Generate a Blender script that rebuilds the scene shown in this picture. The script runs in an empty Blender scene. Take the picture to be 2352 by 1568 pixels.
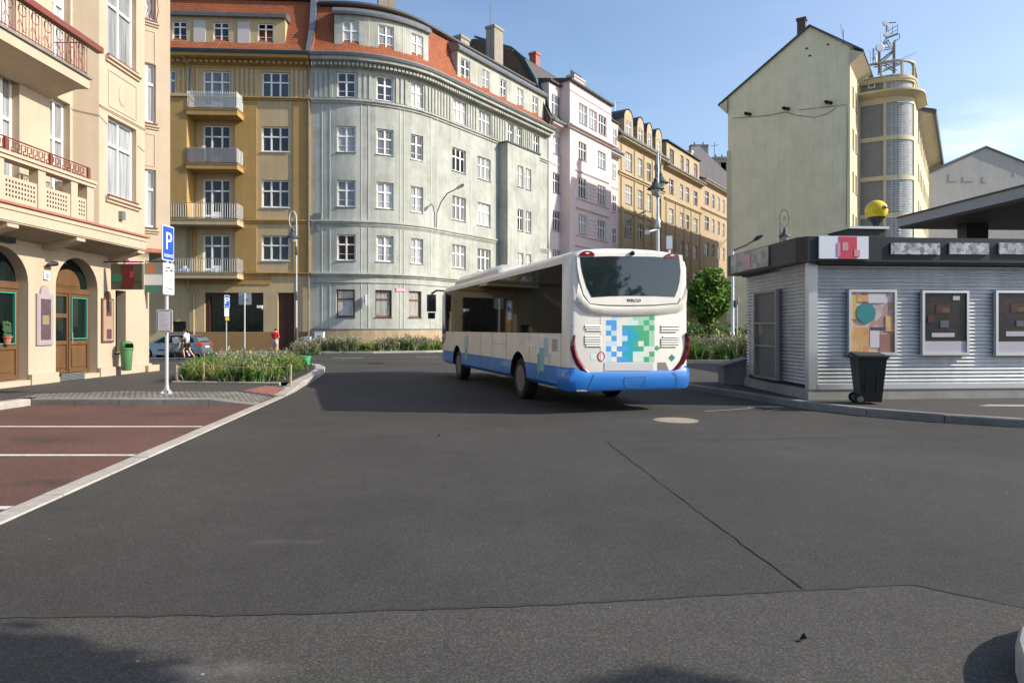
import bpy, bmesh, math, random
from mathutils import Vector, Matrix
rad = math.radians
R = random.Random(11)
sc = bpy.context.scene
COL = sc.collection

# ------------------------------------------------------------------ camera, sky, sun
EYE, FPX, CX, HZ = 1.65, 1568.0, 1176.0, 755.0      # survey of the photo: eye height, focal length, centre, horizon
cam_d = bpy.data.cameras.new("camera")
cam = bpy.data.objects.new("camera", cam_d)
COL.objects.link(cam)
cam.location = (0, 0, EYE)
cam.rotation_euler = (rad(90), 0, 0)
cam_d.sensor_width = 36
cam_d.lens = 24
cam_d.shift_y = -0.0123
cam_d.clip_start = 0.05
cam_d.clip_end = 3000
sc.camera = cam

SUN_AZ, SUN_EL = rad(-7.0), rad(31.5)              # azimuth measured from +X towards +Y
sun_dir = Vector((math.cos(SUN_EL) * math.cos(SUN_AZ), math.cos(SUN_EL) * math.sin(SUN_AZ), math.sin(SUN_EL)))
sun_d = bpy.data.lights.new("sun", 'SUN')
sun_d.energy = 4.7
sun_d.angle = rad(0.55)
sun_d.color = (1.0, 0.93, 0.80)
sun = bpy.data.objects.new("sun", sun_d)
COL.objects.link(sun)
sun.location = (40, -5, 40)
sun.rotation_euler = sun_dir.to_track_quat('Z', 'Y').to_euler()

world = bpy.data.worlds.new("World")
sc.world = world
world.use_nodes = True
wn, wl = world.node_tree.nodes, world.node_tree.links
wn.clear()
w_out = wn.new('ShaderNodeOutputWorld')
w_bg = wn.new('ShaderNodeBackground')
w_sky = wn.new('ShaderNodeTexSky')
w_sky.sky_type = 'NISHITA'
w_sky.sun_disc = False
w_sky.sun_elevation = SUN_EL
w_sky.sun_rotation = rad(90) - SUN_AZ
w_sky.air_density = 1.0
w_sky.dust_density = 1.3
w_sky.ozone_density = 2.6
w_bg.inputs['Strength'].default_value = 0.15
w_tc = wn.new('ShaderNodeTexCoord')
w_map = wn.new('ShaderNodeMapping')
w_map.inputs['Scale'].default_value = (1.6, 1.6, 7.0)
w_no = wn.new('ShaderNodeTexNoise')
w_no.inputs['Scale'].default_value = 2.2
w_no.inputs['Detail'].default_value = 9
w_no.inputs['Roughness'].default_value = 0.58
w_ramp = wn.new('ShaderNodeValToRGB')
w_ramp.color_ramp.elements[0].position = 0.46
w_ramp.color_ramp.elements[1].position = 0.70
w_ramp.color_ramp.elements[1].color = (0.55, 0.55, 0.55, 1)
w_mix = wn.new('ShaderNodeMixRGB')
w_mix.inputs['Color2'].default_value = (6.2, 6.4, 6.8, 1)
wl.new(w_tc.outputs['Generated'], w_map.inputs['Vector'])
wl.new(w_map.outputs['Vector'], w_no.inputs['Vector'])
wl.new(w_no.outputs['Fac'], w_ramp.inputs['Fac'])
w_dir = wn.new('ShaderNodeVectorMath')
w_dir.operation = 'DISTANCE'
w_nrm = wn.new('ShaderNodeVectorMath')
w_nrm.operation = 'NORMALIZE'
w_sc = wn.new('ShaderNodeVectorMath')
w_sc.operation = 'MULTIPLY'
w_sc.inputs[1].default_value = (1, 1, 2.6)
wl.new(w_tc.outputs['Generated'], w_nrm.inputs[0])
wl.new(w_nrm.outputs[0], w_sc.inputs[0])
wl.new(w_sc.outputs[0], w_dir.inputs[0])
w_dir.inputs[1].default_value = (.546, .805, .228 * 2.6)
w_fall = wn.new('ShaderNodeMapRange')
w_fall.inputs['From Min'].default_value = .03
w_fall.inputs['From Max'].default_value = .11
w_fall.inputs['To Min'].default_value = .95
w_fall.inputs['To Max'].default_value = .06
wl.new(w_dir.outputs['Value'], w_fall.inputs['Value'])
w_mul = wn.new('ShaderNodeMath')
w_mul.operation = 'MULTIPLY'
w_mul.use_clamp = True
wl.new(w_ramp.outputs['Color'], w_mul.inputs[0])
wl.new(w_fall.outputs['Result'], w_mul.inputs[1])
w_dot = wn.new('ShaderNodeVectorMath')                 # thin high haze that whitens the sky towards the sun
w_dot.operation = 'DOT_PRODUCT'
w_dot.inputs[1].default_value = (math.cos(SUN_AZ), math.sin(SUN_AZ), 0)
wl.new(w_nrm.outputs[0], w_dot.inputs[0])
w_veil = wn.new('ShaderNodeMapRange')
w_veil.inputs['From Min'].default_value = -.1
w_veil.inputs['From Max'].default_value = .65
w_veil.inputs['To Min'].default_value = 0
w_veil.inputs['To Max'].default_value = .13
wl.new(w_dot.outputs['Value'], w_veil.inputs['Value'])
w_add = wn.new('ShaderNodeMath')
w_add.operation = 'ADD'
w_add.use_clamp = True
wl.new(w_mul.outputs[0], w_add.inputs[0])
wl.new(w_veil.outputs['Result'], w_add.inputs[1])
wl.new(w_add.outputs[0], w_mix.inputs['Fac'])
wl.new(w_sky.outputs['Color'], w_mix.inputs['Color1'])
wl.new(w_mix.outputs['Color'], w_bg.inputs['Color'])
wl.new(w_bg.outputs['Background'], w_out.inputs['Surface'])
sc.view_settings.view_transform = 'Standard'
sc.view_settings.look = 'None'
sc.view_settings.gamma = 1
sc.view_settings.exposure = 0.55

# ------------------------------------------------------------------ helpers
def U(x): return (x - CX) / FPX                      # survey column -> lateral slope
def at(x, y, Y): return Vector((U(x) * Y, Y, EYE + (HZ - y) / FPX * Y))
def on_ground(x, y, z=0.0):
    Y = (EYE - z) * FPX / (y - HZ)
    return Vector((U(x) * Y, Y, z))

class MB:
    def __init__(s, M=None): s.v, s.f, s.m, s.M = [], [], [], M
    def add(s, vs, fs, m=0):
        o = len(s.v)
        s.v += [tuple(s.M @ Vector(p)) if s.M else tuple(p) for p in vs]
        s.f += [tuple(i + o for i in f) for f in fs]
        s.m += [m] * len(fs)
        return s
    def quad(s, a, b, c, d, m=0): return s.add([a, b, c, d], [(0, 1, 2, 3)], m)
    BOXF = [(0, 3, 2, 1), (4, 5, 6, 7), (0, 1, 5, 4), (1, 2, 6, 5), (2, 3, 7, 6), (3, 0, 4, 7)]
    def box(s, x0, x1, y0, y1, z0, z1, m=0):
        return s.add([(x0, y0, z0), (x1, y0, z0), (x1, y1, z0), (x0, y1, z0), (x0, y0, z1), (x1, y0, z1), (x1, y1, z1), (x0, y1, z1)], MB.BOXF, m)
    def fbox(s, F, a, b, d0, d1, z0, z1, m=0, step=None):     # box along a facade path
        n = max(1, int(math.ceil((b - a) / step))) if step else 1
        for i in range(n):
            p, q = a + (b - a) * i / n, a + (b - a) * (i + 1) / n
            fs = list(MB.BOXF)
            if n > 1:
                if i > 0: fs.remove((3, 0, 4, 7))
                if i < n - 1: fs.remove((1, 2, 6, 5))
            s.add([F.at(p, z0, d1), F.at(q, z0, d1), F.at(q, z0, d0), F.at(p, z0, d0), F.at(p, z1, d1), F.at(q, z1, d1), F.at(q, z1, d0), F.at(p, z1, d0)], fs, m)
        return s
    def sweep(s, F, a, b, prof, m=0, step=None, caps=True):   # open profile [(d, z)] along a facade path
        n = max(1, int(math.ceil((b - a) / step))) if step else 1
        k = len(prof)
        vs = [F.at(a + (b - a) * i / n, z, d) for i in range(n + 1) for d, z in prof]
        fs = [(i * k + j, (i + 1) * k + j, (i + 1) * k + j + 1, i * k + j + 1) for i in range(n) for j in range(k - 1)]
        if caps: fs += [tuple(range(k)), tuple(n * k + j for j in reversed(range(k)))]
        return s.add(vs, fs, m)
    def tube(s, pts, r, n=6, m=0, closed=False):
        pts = [Vector(p) for p in pts]
        k = len(pts)
        rs = r if isinstance(r, (list, tuple)) else [r] * k
        vs, fs = [], []
        prev = None
        for i, p in enumerate(pts):
            a = pts[(i - 1) % k] if (closed or i > 0) else p
            b = pts[(i + 1) % k] if (closed or i < k - 1) else p
            t = (b - a).normalized()
            if prev is None:
                ref = Vector((0, 0, 1)) if abs(t.z) < .9 else Vector((1, 0, 0))
                x = t.cross(ref).normalized()
            else:
                x = prev - t * prev.dot(t)
                if x.length < .05: x = t.cross(Vector((0, 0, 1)) if abs(t.z) < .9 else Vector((1, 0, 0)))
                x.normalize()
            prev = x
            y = t.cross(x)
            vs += [p + (x * math.cos(2 * math.pi * j / n) + y * math.sin(2 * math.pi * j / n)) * rs[i] for j in range(n)]
        for i in range(k if closed else k - 1):
            i2 = (i + 1) % k
            fs += [(i * n + j, i * n + (j + 1) % n, i2 * n + (j + 1) % n, i2 * n + j) for j in range(n)]
        if not closed: fs += [tuple(range(n))[::-1], tuple((k - 1) * n + j for j in range(n))]
        return s.add(vs, fs, m)
    def lathe(s, prof, c=(0, 0, 0), n=14, m=0, axis='z'):
        vs, fs = [], []
        for r, z in prof:
            for j in range(n):
                a = 2 * math.pi * j / n
                p = (r * math.cos(a), r * math.sin(a), z)
                if axis == 'y': p = (p[0], p[2], p[1])
                if axis == 'x': p = (p[2], p[0], p[1])
                vs.append((p[0] + c[0], p[1] + c[1], p[2] + c[2]))
        k = len(prof)
        for i in range(k - 1):
            fs += [(i * n + j, i * n + (j + 1) % n, (i + 1) * n + (j + 1) % n, (i + 1) * n + j) for j in range(n)]
        fs += [tuple(range(n))[::-1], tuple((k - 1) * n + j for j in range(n))]
        return s.add(vs, fs, m)
    def ball(s, c, r, n=12, m=0):
        rx, ry, rz = r if isinstance(r, (tuple, list)) else (r, r, r)
        vs, fs = [], []
        h = n // 2
        for i in range(h + 1):
            t = math.pi * i / h
            for j in range(n):
                a = 2 * math.pi * j / n
                vs.append((c[0] + rx * math.sin(t) * math.cos(a), c[1] + ry * math.sin(t) * math.sin(a), c[2] + rz * math.cos(t)))
        for i in range(h):
            fs += [(i * n + j, (i + 1) * n + j, (i + 1) * n + (j + 1) % n, i * n + (j + 1) % n) for j in range(n)]
        return s.add(vs, fs, m)
    def prism(s, poly, fn, w0, w1, m=0, m_side=None):        # 2-D polygon through fn(u, v, w)
        k = len(poly)
        vs = [fn(u, v, w0) for u, v in poly] + [fn(u, v, w1) for u, v in poly]
        s.add(vs, [tuple(range(k)), tuple(range(2 * k - 1, k - 1, -1))], m)
        s.add(vs, [(i, (i + 1) % k, k + (i + 1) % k, k + i) for i in range(k)], m if m_side is None else m_side)
        return s
    def build(s, name, mats, parent=None, smooth=None, weld=True):
        L = root_loc(parent)
        me = bpy.data.meshes.new(name)
        me.from_pydata([(p[0] - L[0], p[1] - L[1], p[2] - L[2]) for p in s.v], [], s.f)
        if not isinstance(mats, (list, tuple)): mats = [mats]
        for m in mats: me.materials.append(m)
        me.polygons.foreach_set('material_index', s.m)
        bm = bmesh.new()
        bm.from_mesh(me)
        if weld: bmesh.ops.remove_doubles(bm, verts=bm.verts, dist=0.0004)
        bmesh.ops.recalc_face_normals(bm, faces=bm.faces)
        bm.to_mesh(me)
        bm.free()
        if smooth:
            for p in me.polygons: p.use_smooth = True
            me.set_sharp_from_angle(angle=rad(smooth))
        me.update()
        o = bpy.data.objects.new(name, me)
        COL.objects.link(o)
        if parent: o.parent = parent
        return o

def root_loc(o):
    L = Vector((0, 0, 0))
    while o:
        L = L + o.location
        o = o.parent
    return L

def tag(o, label, cat, group=None):
    o['label'] = label
    o['category'] = cat
    if group: o['group'] = group
    return o

def thing(name, label, cat, loc, group=None):
    o = bpy.data.objects.new(name, None)
    o.empty_display_size = 0.3
    COL.objects.link(o)
    o.location = loc
    return tag(o, label, cat, group)

def structure(o, kind='structure'):
    o['kind'] = kind
    return o

def dup(root, delta, label, group=None):
    def cp(o, par):
        c = o.copy()
        COL.objects.link(c)
        c.parent = par
        for ch in o.children: cp(ch, c)
        return c
    r = cp(root, None)
    r.location = root.location + Vector(delta)
    r['label'] = label
    if group: r['group'] = group
    return r

class Path:                                            # plan line of a facade, street side on its right
    def __init__(s, pts):
        s.p = [Vector(p) for p in pts]
        s.c = [0.0]
        for a, b in zip(s.p, s.p[1:]): s.c.append(s.c[-1] + (b - a).length)
        s.L = s.c[-1]
        seg = [(b - a).normalized() for a, b in zip(s.p, s.p[1:])]
        s.n = []
        for i in range(len(s.p)):
            t = seg[max(0, i - 1)] + seg[min(len(seg) - 1, i)]
            t.normalize()
            s.n.append(Vector((t.y, -t.x)))
        s.seg = seg
    def frame(s, q):
        i = 0
        while i < len(s.seg) - 1 and q > s.c[i + 1]: i += 1
        p = s.p[i] + s.seg[i] * (q - s.c[i])
        w = min(1, max(0, (q - s.c[i]) / (s.c[i + 1] - s.c[i])))
        n = (s.n[i] * (1 - w) + s.n[i + 1] * w).normalized()
        return p, n
    def at(s, q, z, d=0.0):
        p, n = s.frame(q)
        return Vector((p.x + n.x * d, p.y + n.y * d, z))
    def s(s_, x, d=0.0):                               # where survey column x meets this facade
        lo, hi = -4.0, s_.L + 40.0
        t = U(x)
        for _ in range(50):
            mid = (lo + hi) / 2
            P = s_.at(mid, 0, d)
            near = P.y <= .5
            if (near and s_.seg[-1].y >= 0) or (not near and P.x / P.y < t): lo = mid
            else: hi = mid
        return (lo + hi) / 2
    def z(s_, x, y, d=0.0):
        return EYE + (HZ - y) / FPX * s_.at(s_.s(x, d), 0, d).y

def wall(mb, F, s0, s1, z0, z1, ops=(), d=0.0, rev=0.2, m=0, mr=None, step=None):
    """wall surface with rectangular / arched openings (a, b, c, e[, spring]) and their reveals"""
    mr = m if mr is None else mr
    ss, zs = {s0, s1}, {z0, z1}
    for o in ops:
        ss |= {o[0], o[1]}
        zs |= {o[2], o[3]}
    if step:
        n = int((s1 - s0) / step)
        ss |= {s0 + (s1 - s0) * i / (n + 1) for i in range(1, n + 1)}
    ss = sorted(q for q in ss if s0 - 1e-6 <= q <= s1 + 1e-6)
    zs = sorted(q for q in zs if z0 - 1e-6 <= q <= z1 + 1e-6)
    for a, b in zip(ss, ss[1:]):
        if b - a < 1e-5: continue
        for c, e in zip(zs, zs[1:]):
            if e - c < 1e-5: continue
            sm, zm = (a + b) / 2, (c + e) / 2
            if any(o[0] < sm < o[1] and o[2] < zm < o[3] for o in ops): continue
            mb.quad(F.at(a, c, d), F.at(b, c, d), F.at(b, e, d), F.at(a, e, d), m)
    for o in ops:
        a, b, c, e = o[:4]
        top = e if len(o) == 4 else o[4]
        i = d - rev
        mb.quad(F.at(a, c, d), F.at(a, c, i), F.at(a, top, i), F.at(a, top, d), mr)
        mb.quad(F.at(b, c, d), F.at(b, c, i), F.at(b, top, i), F.at(b, top, d), mr)
        mb.quad(F.at(a, c, d), F.at(b, c, d), F.at(b, c, i), F.at(a, c, i), mr)
        if len(o) == 4:
            mb.quad(F.at(a, e, d), F.at(b, e, d), F.at(b, e, i), F.at(a, e, i), mr)
        else:
            pts = arch(a, b, top, e)
            for (p, q), (p2, q2) in zip(pts, pts[1:]):
                mb.quad(F.at(p, q, d), F.at(p2, q2, d), F.at(p2, e, d), F.at(p, e, d), m)
                mb.quad(F.at(p, q, d), F.at(p2, q2, d), F.at(p2, q2, i), F.at(p, q, i), mr)
    return mb

def arch(a, b, spring, top, n=14):
    return [((a + b) / 2 - (b - a) / 2 * math.cos(math.pi * i / n), spring + (top - spring) * math.sin(math.pi * i / n)) for i in range(n + 1)]

# ------------------------------------------------------------------ materials
def nt(name):
    m = bpy.data.materials.new(name)
    m.use_nodes = True
    n, l = m.node_tree.nodes, m.node_tree.links
    return m, n, l, n['Principled BSDF']

def pm(name, col, rough=.8, metal=0.0, var=.12, vs=2.0, bump=0.0, bs=60.0, spec=.4, streak=0.0, coat=0.0, blot=0.0):
    m, n, l, b = nt(name)
    b.inputs['Roughness'].default_value = rough
    b.inputs['Metallic'].default_value = metal
    b.inputs['Specular IOR Level'].default_value = spec
    b.inputs['Coat Weight'].default_value = coat
    tc = n.new('ShaderNodeTexCoord')
    no = n.new('ShaderNodeTexNoise')
    no.inputs['Scale'].default_value = vs
    no.inputs['Detail'].default_value = 8
    no.inputs['Roughness'].default_value = .65
    l.new(tc.outputs['Object'], no.inputs['Vector'])
    mx = n.new('ShaderNodeMixRGB')
    mx.inputs['Color1'].default_value = (*[c * (1 - var * 1.6) for c in col], 1)
    mx.inputs['Color2'].default_value = (*[min(1, c * (1 + var * 1.4)) for c in col], 1)
    l.new(no.outputs['Fac'], mx.inputs['Fac'])
    out = mx.outputs['Color']
    for amt, sca in ((streak, (2.2, 2.2, .12)), (blot, (.35, .35, .35))):
        if amt:
            mp = n.new('ShaderNodeMapping')
            mp.inputs['Scale'].default_value = sca
            n2 = n.new('ShaderNodeTexNoise')
            n2.inputs['Scale'].default_value = 1.6
            n2.inputs['Detail'].default_value = 6
            n2.inputs['Roughness'].default_value = .7
            l.new(tc.outputs['Object'], mp.inputs['Vector'])
            l.new(mp.outputs['Vector'], n2.inputs['Vector'])
            rp = n.new('ShaderNodeValToRGB')
            rp.color_ramp.elements[0].position = .38
            rp.color_ramp.elements[0].color = (1 - amt, 1 - amt, 1 - amt * 1.05, 1)
            rp.color_ramp.elements[1].position = .6
            l.new(n2.outputs['Fac'], rp.inputs['Fac'])
            mu = n.new('ShaderNodeMixRGB')
            mu.blend_type = 'MULTIPLY'
            mu.inputs['Fac'].default_value = 1
            l.new(out, mu.inputs['Color1'])
            l.new(rp.outputs['Color'], mu.inputs['Color2'])
            out = mu.outputs['Color']
    l.new(out, b.inputs['Base Color'])
    if bump:
        nb = n.new('ShaderNodeTexNoise')
        nb.inputs['Scale'].default_value = bs
        nb.inputs['Detail'].default_value = 4
        l.new(tc.outputs['Object'], nb.inputs['Vector'])
        bp = n.new('ShaderNodeBump')
        bp.inputs['Strength'].default_value = bump
        bp.inputs['Distance'].default_value = .02
        l.new(nb.outputs['Fac'], bp.inputs['Height'])
        l.new(bp.outputs['Normal'], b.inputs['Normal'])
    return m

def asphalt(name, col, bright=1.0, patch=.25, spots=()):
    m, n, l, b = nt(name)
    b.inputs['Roughness'].default_value = .82
    b.inputs['Specular IOR Level'].default_value = .32
    tc = n.new('ShaderNodeTexCoord')
    def noise(s, det, ro):
        q = n.new('ShaderNodeTexNoise')
        q.inputs['Scale'].default_value = s
        q.inputs['Detail'].default_value = det
        q.inputs['Roughness'].default_value = ro
        l.new(tc.outputs['Object'], q.inputs['Vector'])
        return q
    big, mid, fine = noise(.35, 5, .6), noise(2.6, 6, .7), noise(85, 4, .85)
    vo = n.new('ShaderNodeTexVoronoi')
    vo.inputs['Scale'].default_value = 55
    l.new(tc.outputs['Object'], vo.inputs['Vector'])
    def ramp(src, p0, c0, p1, c1):
        r = n.new('ShaderNodeValToRGB')
        r.color_ramp.elements[0].position, r.color_ramp.elements[1].position = p0, p1
        r.color_ramp.elements[0].color, r.color_ramp.elements[1].color = (c0, c0, c0, 1), (c1, c1, c1, 1)
        l.new(src, r.inputs['Fac'])
        return r.outputs['Color']
    def mul(a, c):
        q = n.new('ShaderNodeMixRGB')
        q.blend_type = 'MULTIPLY'
        q.inputs['Fac'].default_value = 1
        if isinstance(a, tuple): q.inputs['Color1'].default_value = a
        else: l.new(a, q.inputs['Color1'])
        l.new(c, q.inputs['Color2'])
        return q.outputs['Color']
    c = mul((*[x * bright for x in col], 1), ramp(big.outputs['Fac'], .3, 1 - patch, .7, 1.0))
    c = mul(c, ramp(mid.outputs['Fac'], .3, .82, .7, 1.0))
    c = mul(c, ramp(fine.outputs['Fac'], .36, .34, .66, 1.05))
    c = mul(c, ramp(vo.outputs['Distance'], .0, 1.05, .55, .5))
    v2 = n.new('ShaderNodeTexVoronoi')                   # stray light chippings
    v2.inputs['Scale'].default_value = 2.3
    l.new(tc.outputs['Object'], v2.inputs['Vector'])
    sp = n.new('ShaderNodeMixRGB')
    sp.inputs['Color2'].default_value = (.42, .40, .37, 1)
    l.new(ramp(v2.outputs['Distance'], .012, 1.0, .022, 0.0), sp.inputs['Fac']); l.new(c, sp.inputs['Color1'])
    c = sp.outputs['Color']
    for (x, y, rx, ry, amt) in spots:                    # oil, dust and wear stains, each with its own place on the ground
        sb, sc_, ln = n.new('ShaderNodeVectorMath'), n.new('ShaderNodeVectorMath'), n.new('ShaderNodeVectorMath')
        sb.operation, sc_.operation, ln.operation = 'SUBTRACT', 'MULTIPLY', 'LENGTH'
        sb.inputs[1].default_value = (x, y, 0)
        sc_.inputs[1].default_value = (1 / rx, 1 / ry, 0)
        l.new(tc.outputs['Object'], sb.inputs[0]); l.new(sb.outputs[0], sc_.inputs[0]); l.new(sc_.outputs[0], ln.inputs[0])
        mr = n.new('ShaderNodeMapRange')
        mr.inputs['From Min'].default_value, mr.inputs['From Max'].default_value = 1.0, .1
        l.new(ln.outputs['Value'], mr.inputs['Value'])
        mm = n.new('ShaderNodeMath'); mm.operation = 'MULTIPLY'; mm.use_clamp = True
        l.new(mr.outputs['Result'], mm.inputs[0])
        l.new(ramp(mid.outputs['Fac'], .36, .0, .58, 1.0), mm.inputs[1])
        m3 = n.new('ShaderNodeMath'); m3.operation = 'MULTIPLY'; m3.inputs[1].default_value = abs(amt)
        l.new(mm.outputs[0], m3.inputs[0])
        mx = n.new('ShaderNodeMixRGB')
        k_ = .22 if amt > 0 else 1.9
        mx.inputs['Color2'].default_value = (col[0] * k_, col[1] * k_, col[2] * k_, 1) if amt < 0 else (.02, .02, .02, 1)
        l.new(m3.outputs[0], mx.inputs['Fac']); l.new(c, mx.inputs['Color1'])
        c = mx.outputs['Color']
    l.new(c, b.inputs['Base Color'])
    bp = n.new('ShaderNodeBump')
    bp.inputs['Strength'].default_value = .6
    bp.inputs['Distance'].default_value = .008
    l.new(fine.outputs['Fac'], bp.inputs['Height'])
    l.new(bp.outputs['Normal'], b.inputs['Normal'])
    return m

def brickish(name, c1, c2, mortar, w, h, along=(.555, .832), bump=.4, rough=.8, ground=False, msize=.06, noise=.25, off=.5):
    m, n, l, b = nt(name)
    b.inputs['Roughness'].default_value = rough
    b.inputs['Specular IOR Level'].default_value = .3
    tc = n.new('ShaderNodeTexCoord')
    sx = n.new('ShaderNodeSeparateXYZ')
    l.new(tc.outputs['Object'], sx.inputs['Vector'])
    cb = n.new('ShaderNodeCombineXYZ')
    if ground:
        l.new(sx.outputs['X'], cb.inputs['X'])
        l.new(sx.outputs['Y'], cb.inputs['Y'])
    else:
        a1, a2, ad = n.new('ShaderNodeMath'), n.new('ShaderNodeMath'), n.new('ShaderNodeMath')
        a1.operation = a2.operation = 'MULTIPLY'
        a1.inputs[1].default_value, a2.inputs[1].default_value = along
        l.new(sx.outputs['X'], a1.inputs[0])
        l.new(sx.outputs['Y'], a2.inputs[0])
        l.new(a1.outputs[0], ad.inputs[0])
        l.new(a2.outputs[0], ad.inputs[1])
        l.new(ad.outputs[0], cb.inputs['X'])
        l.new(sx.outputs['Z'], cb.inputs['Y'])
    br = n.new('ShaderNodeTexBrick')
    br.inputs['Scale'].default_value = 1
    br.offset = off
    br.inputs['Brick Width'].default_value = w
    br.inputs['Row Height'].default_value = h
    br.inputs['Mortar Size'].default_value = msize * min(w, h)
    br.inputs['Mortar Smooth'].default_value = .3
    br.inputs['Color1'].default_value = (*c1, 1)
    br.inputs['Color2'].default_value = (*c2, 1)
    br.inputs['Mortar'].default_value = (*mortar, 1)
    l.new(cb.outputs[0], br.inputs['Vector'])
    no = n.new('ShaderNodeTexNoise')
    no.inputs['Scale'].default_value = 1.3
    no.inputs['Detail'].default_value = 8
    no.inputs['Roughness'].default_value = .7
    l.new(tc.outputs['Object'], no.inputs['Vector'])
    rp = n.new('ShaderNodeValToRGB')
    rp.color_ramp.elements[0].position, rp.color_ramp.elements[1].position = .3, .7
    rp.color_ramp.elements[0].color = (1 - noise * 1.5, 1 - noise * 1.5, 1 - noise * 1.5, 1)
    l.new(no.outputs['Fac'], rp.inputs['Fac'])
    mu = n.new('ShaderNodeMixRGB')
    mu.blend_type = 'MULTIPLY'
    mu.inputs['Fac'].default_value = 1
    l.new(br.outputs['Color'], mu.inputs['Color1'])
    l.new(rp.outputs['Color'], mu.inputs['Color2'])
    l.new(mu.outputs['Color'], b.inputs['Base Color'])
    bp = n.new('ShaderNodeBump')
    bp.inputs['Strength'].default_value = bump
    bp.inputs['Distance'].default_value = .03
    iv = n.new('ShaderNodeMath')
    iv.operation = 'SUBTRACT'
    iv.inputs[0].default_value = 1
    l.new(br.outputs['Fac'], iv.inputs[1])
    l.new(iv.outputs[0], bp.inputs['Height'])
    l.new(bp.outputs['Normal'], b.inputs['Normal'])
    return m

def glass_pane(name, curtains=True, tint=(.02, .022, .025), rough=.03, spec=.95):
    """window pane seen from outdoors: mirror-like skin over a dark room, with curtains that vary from pane to pane"""
    m, n, l, b = nt(name)
    b.inputs['Roughness'].default_value = rough
    b.inputs['Specular IOR Level'].default_value = spec
    tc = n.new('ShaderNodeTexCoord')
    oi = n.new('ShaderNodeObjectInfo')
    mp = n.new('ShaderNodeMapping')
    mp.inputs['Scale'].default_value = (9, 9, .5)
    no = n.new('ShaderNodeTexNoise')
    no.inputs['Scale'].default_value = 1.5
    no.inputs['Detail'].default_value = 3
    l.new(tc.outputs['Object'], mp.inputs['Vector'])
    l.new(mp.outputs['Vector'], no.inputs['Vector'])
    r = n.new('ShaderNodeValToRGB')
    e = r.color_ramp.elements
    e[0].position, e[0].color = 0.0, (*tint, 1)
    e[1].position, e[1].color = .30, (*[c * 1.8 for c in tint], 1)
    if curtains:
        for p, c in ((.30, .16), (.55, .34), (1.0, .60)):
            q = e.new(p)
            q.color = (c, c * 1.02, c * 1.04, 1)
    l.new(oi.outputs['Random'], r.inputs['Fac'])
    mu = n.new('ShaderNodeMixRGB')
    mu.blend_type = 'MULTIPLY'
    mu.inputs['Fac'].default_value = .85
    rp = n.new('ShaderNodeValToRGB')
    rp.color_ramp.elements[0].position, rp.color_ramp.elements[1].position = .3, .65
    rp.color_ramp.elements[0].color = (.35, .35, .35, 1)
    l.new(no.outputs['Fac'], rp.inputs['Fac'])
    l.new(r.outputs['Color'], mu.inputs['Color1'])
    l.new(rp.outputs['Color'], mu.inputs['Color2'])
    l.new(mu.outputs['Color'], b.inputs['Base Color'])
    nb = n.new('ShaderNodeTexNoise')
    nb.inputs['Scale'].default_value = 1.1
    l.new(tc.outputs['Object'], nb.inputs['Vector'])
    bp = n.new('ShaderNodeBump')
    bp.inputs['Strength'].default_value = .12
    bp.inputs['Distance'].default_value = .05
    l.new(nb.outputs['Fac'], bp.inputs['Height'])
    l.new(bp.outputs['Normal'], b.inputs['Normal'])
    return m

def print_mat(name, palette, scale, rough=.45):
    """printed paper: an irregular patchwork of the given colours"""
    m, n, l, b = nt(name)
    b.inputs['Roughness'].default_value = rough
    tc = n.new('ShaderNodeTexCoord')
    no = n.new('ShaderNodeTexNoise')
    no.inputs['Scale'].default_value = scale * 1.6
    no.inputs['Detail'].default_value = 5
    ad = n.new('ShaderNodeMixRGB')
    ad.blend_type = 'ADD'
    ad.inputs['Fac'].default_value = .12
    l.new(tc.outputs['Object'], no.inputs['Vector'])
    l.new(tc.outputs['Object'], ad.inputs['Color1'])
    l.new(no.outputs['Color'], ad.inputs['Color2'])
    vo = n.new('ShaderNodeTexVoronoi')
    vo.inputs['Scale'].default_value = scale
    l.new(ad.outputs['Color'], vo.inputs['Vector'])
    sp = n.new('ShaderNodeSeparateColor')
    l.new(vo.outputs['Color'], sp.inputs['Color'])
    r = n.new('ShaderNodeValToRGB')
    r.color_ramp.interpolation = 'CONSTANT'
    e = r.color_ramp.elements
    while len(e) > 1: e.remove(e[0])
    e[0].position = 0
    e[0].color = (*palette[0], 1)
    for i, c in enumerate(palette[1:]):
        q = e.new((i + 1) / len(palette))
        q.color = (*c, 1)
    l.new(sp.outputs[0], r.inputs['Fac'])
    l.new(r.outputs['Color'], b.inputs['Base Color'])
    return m

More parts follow.
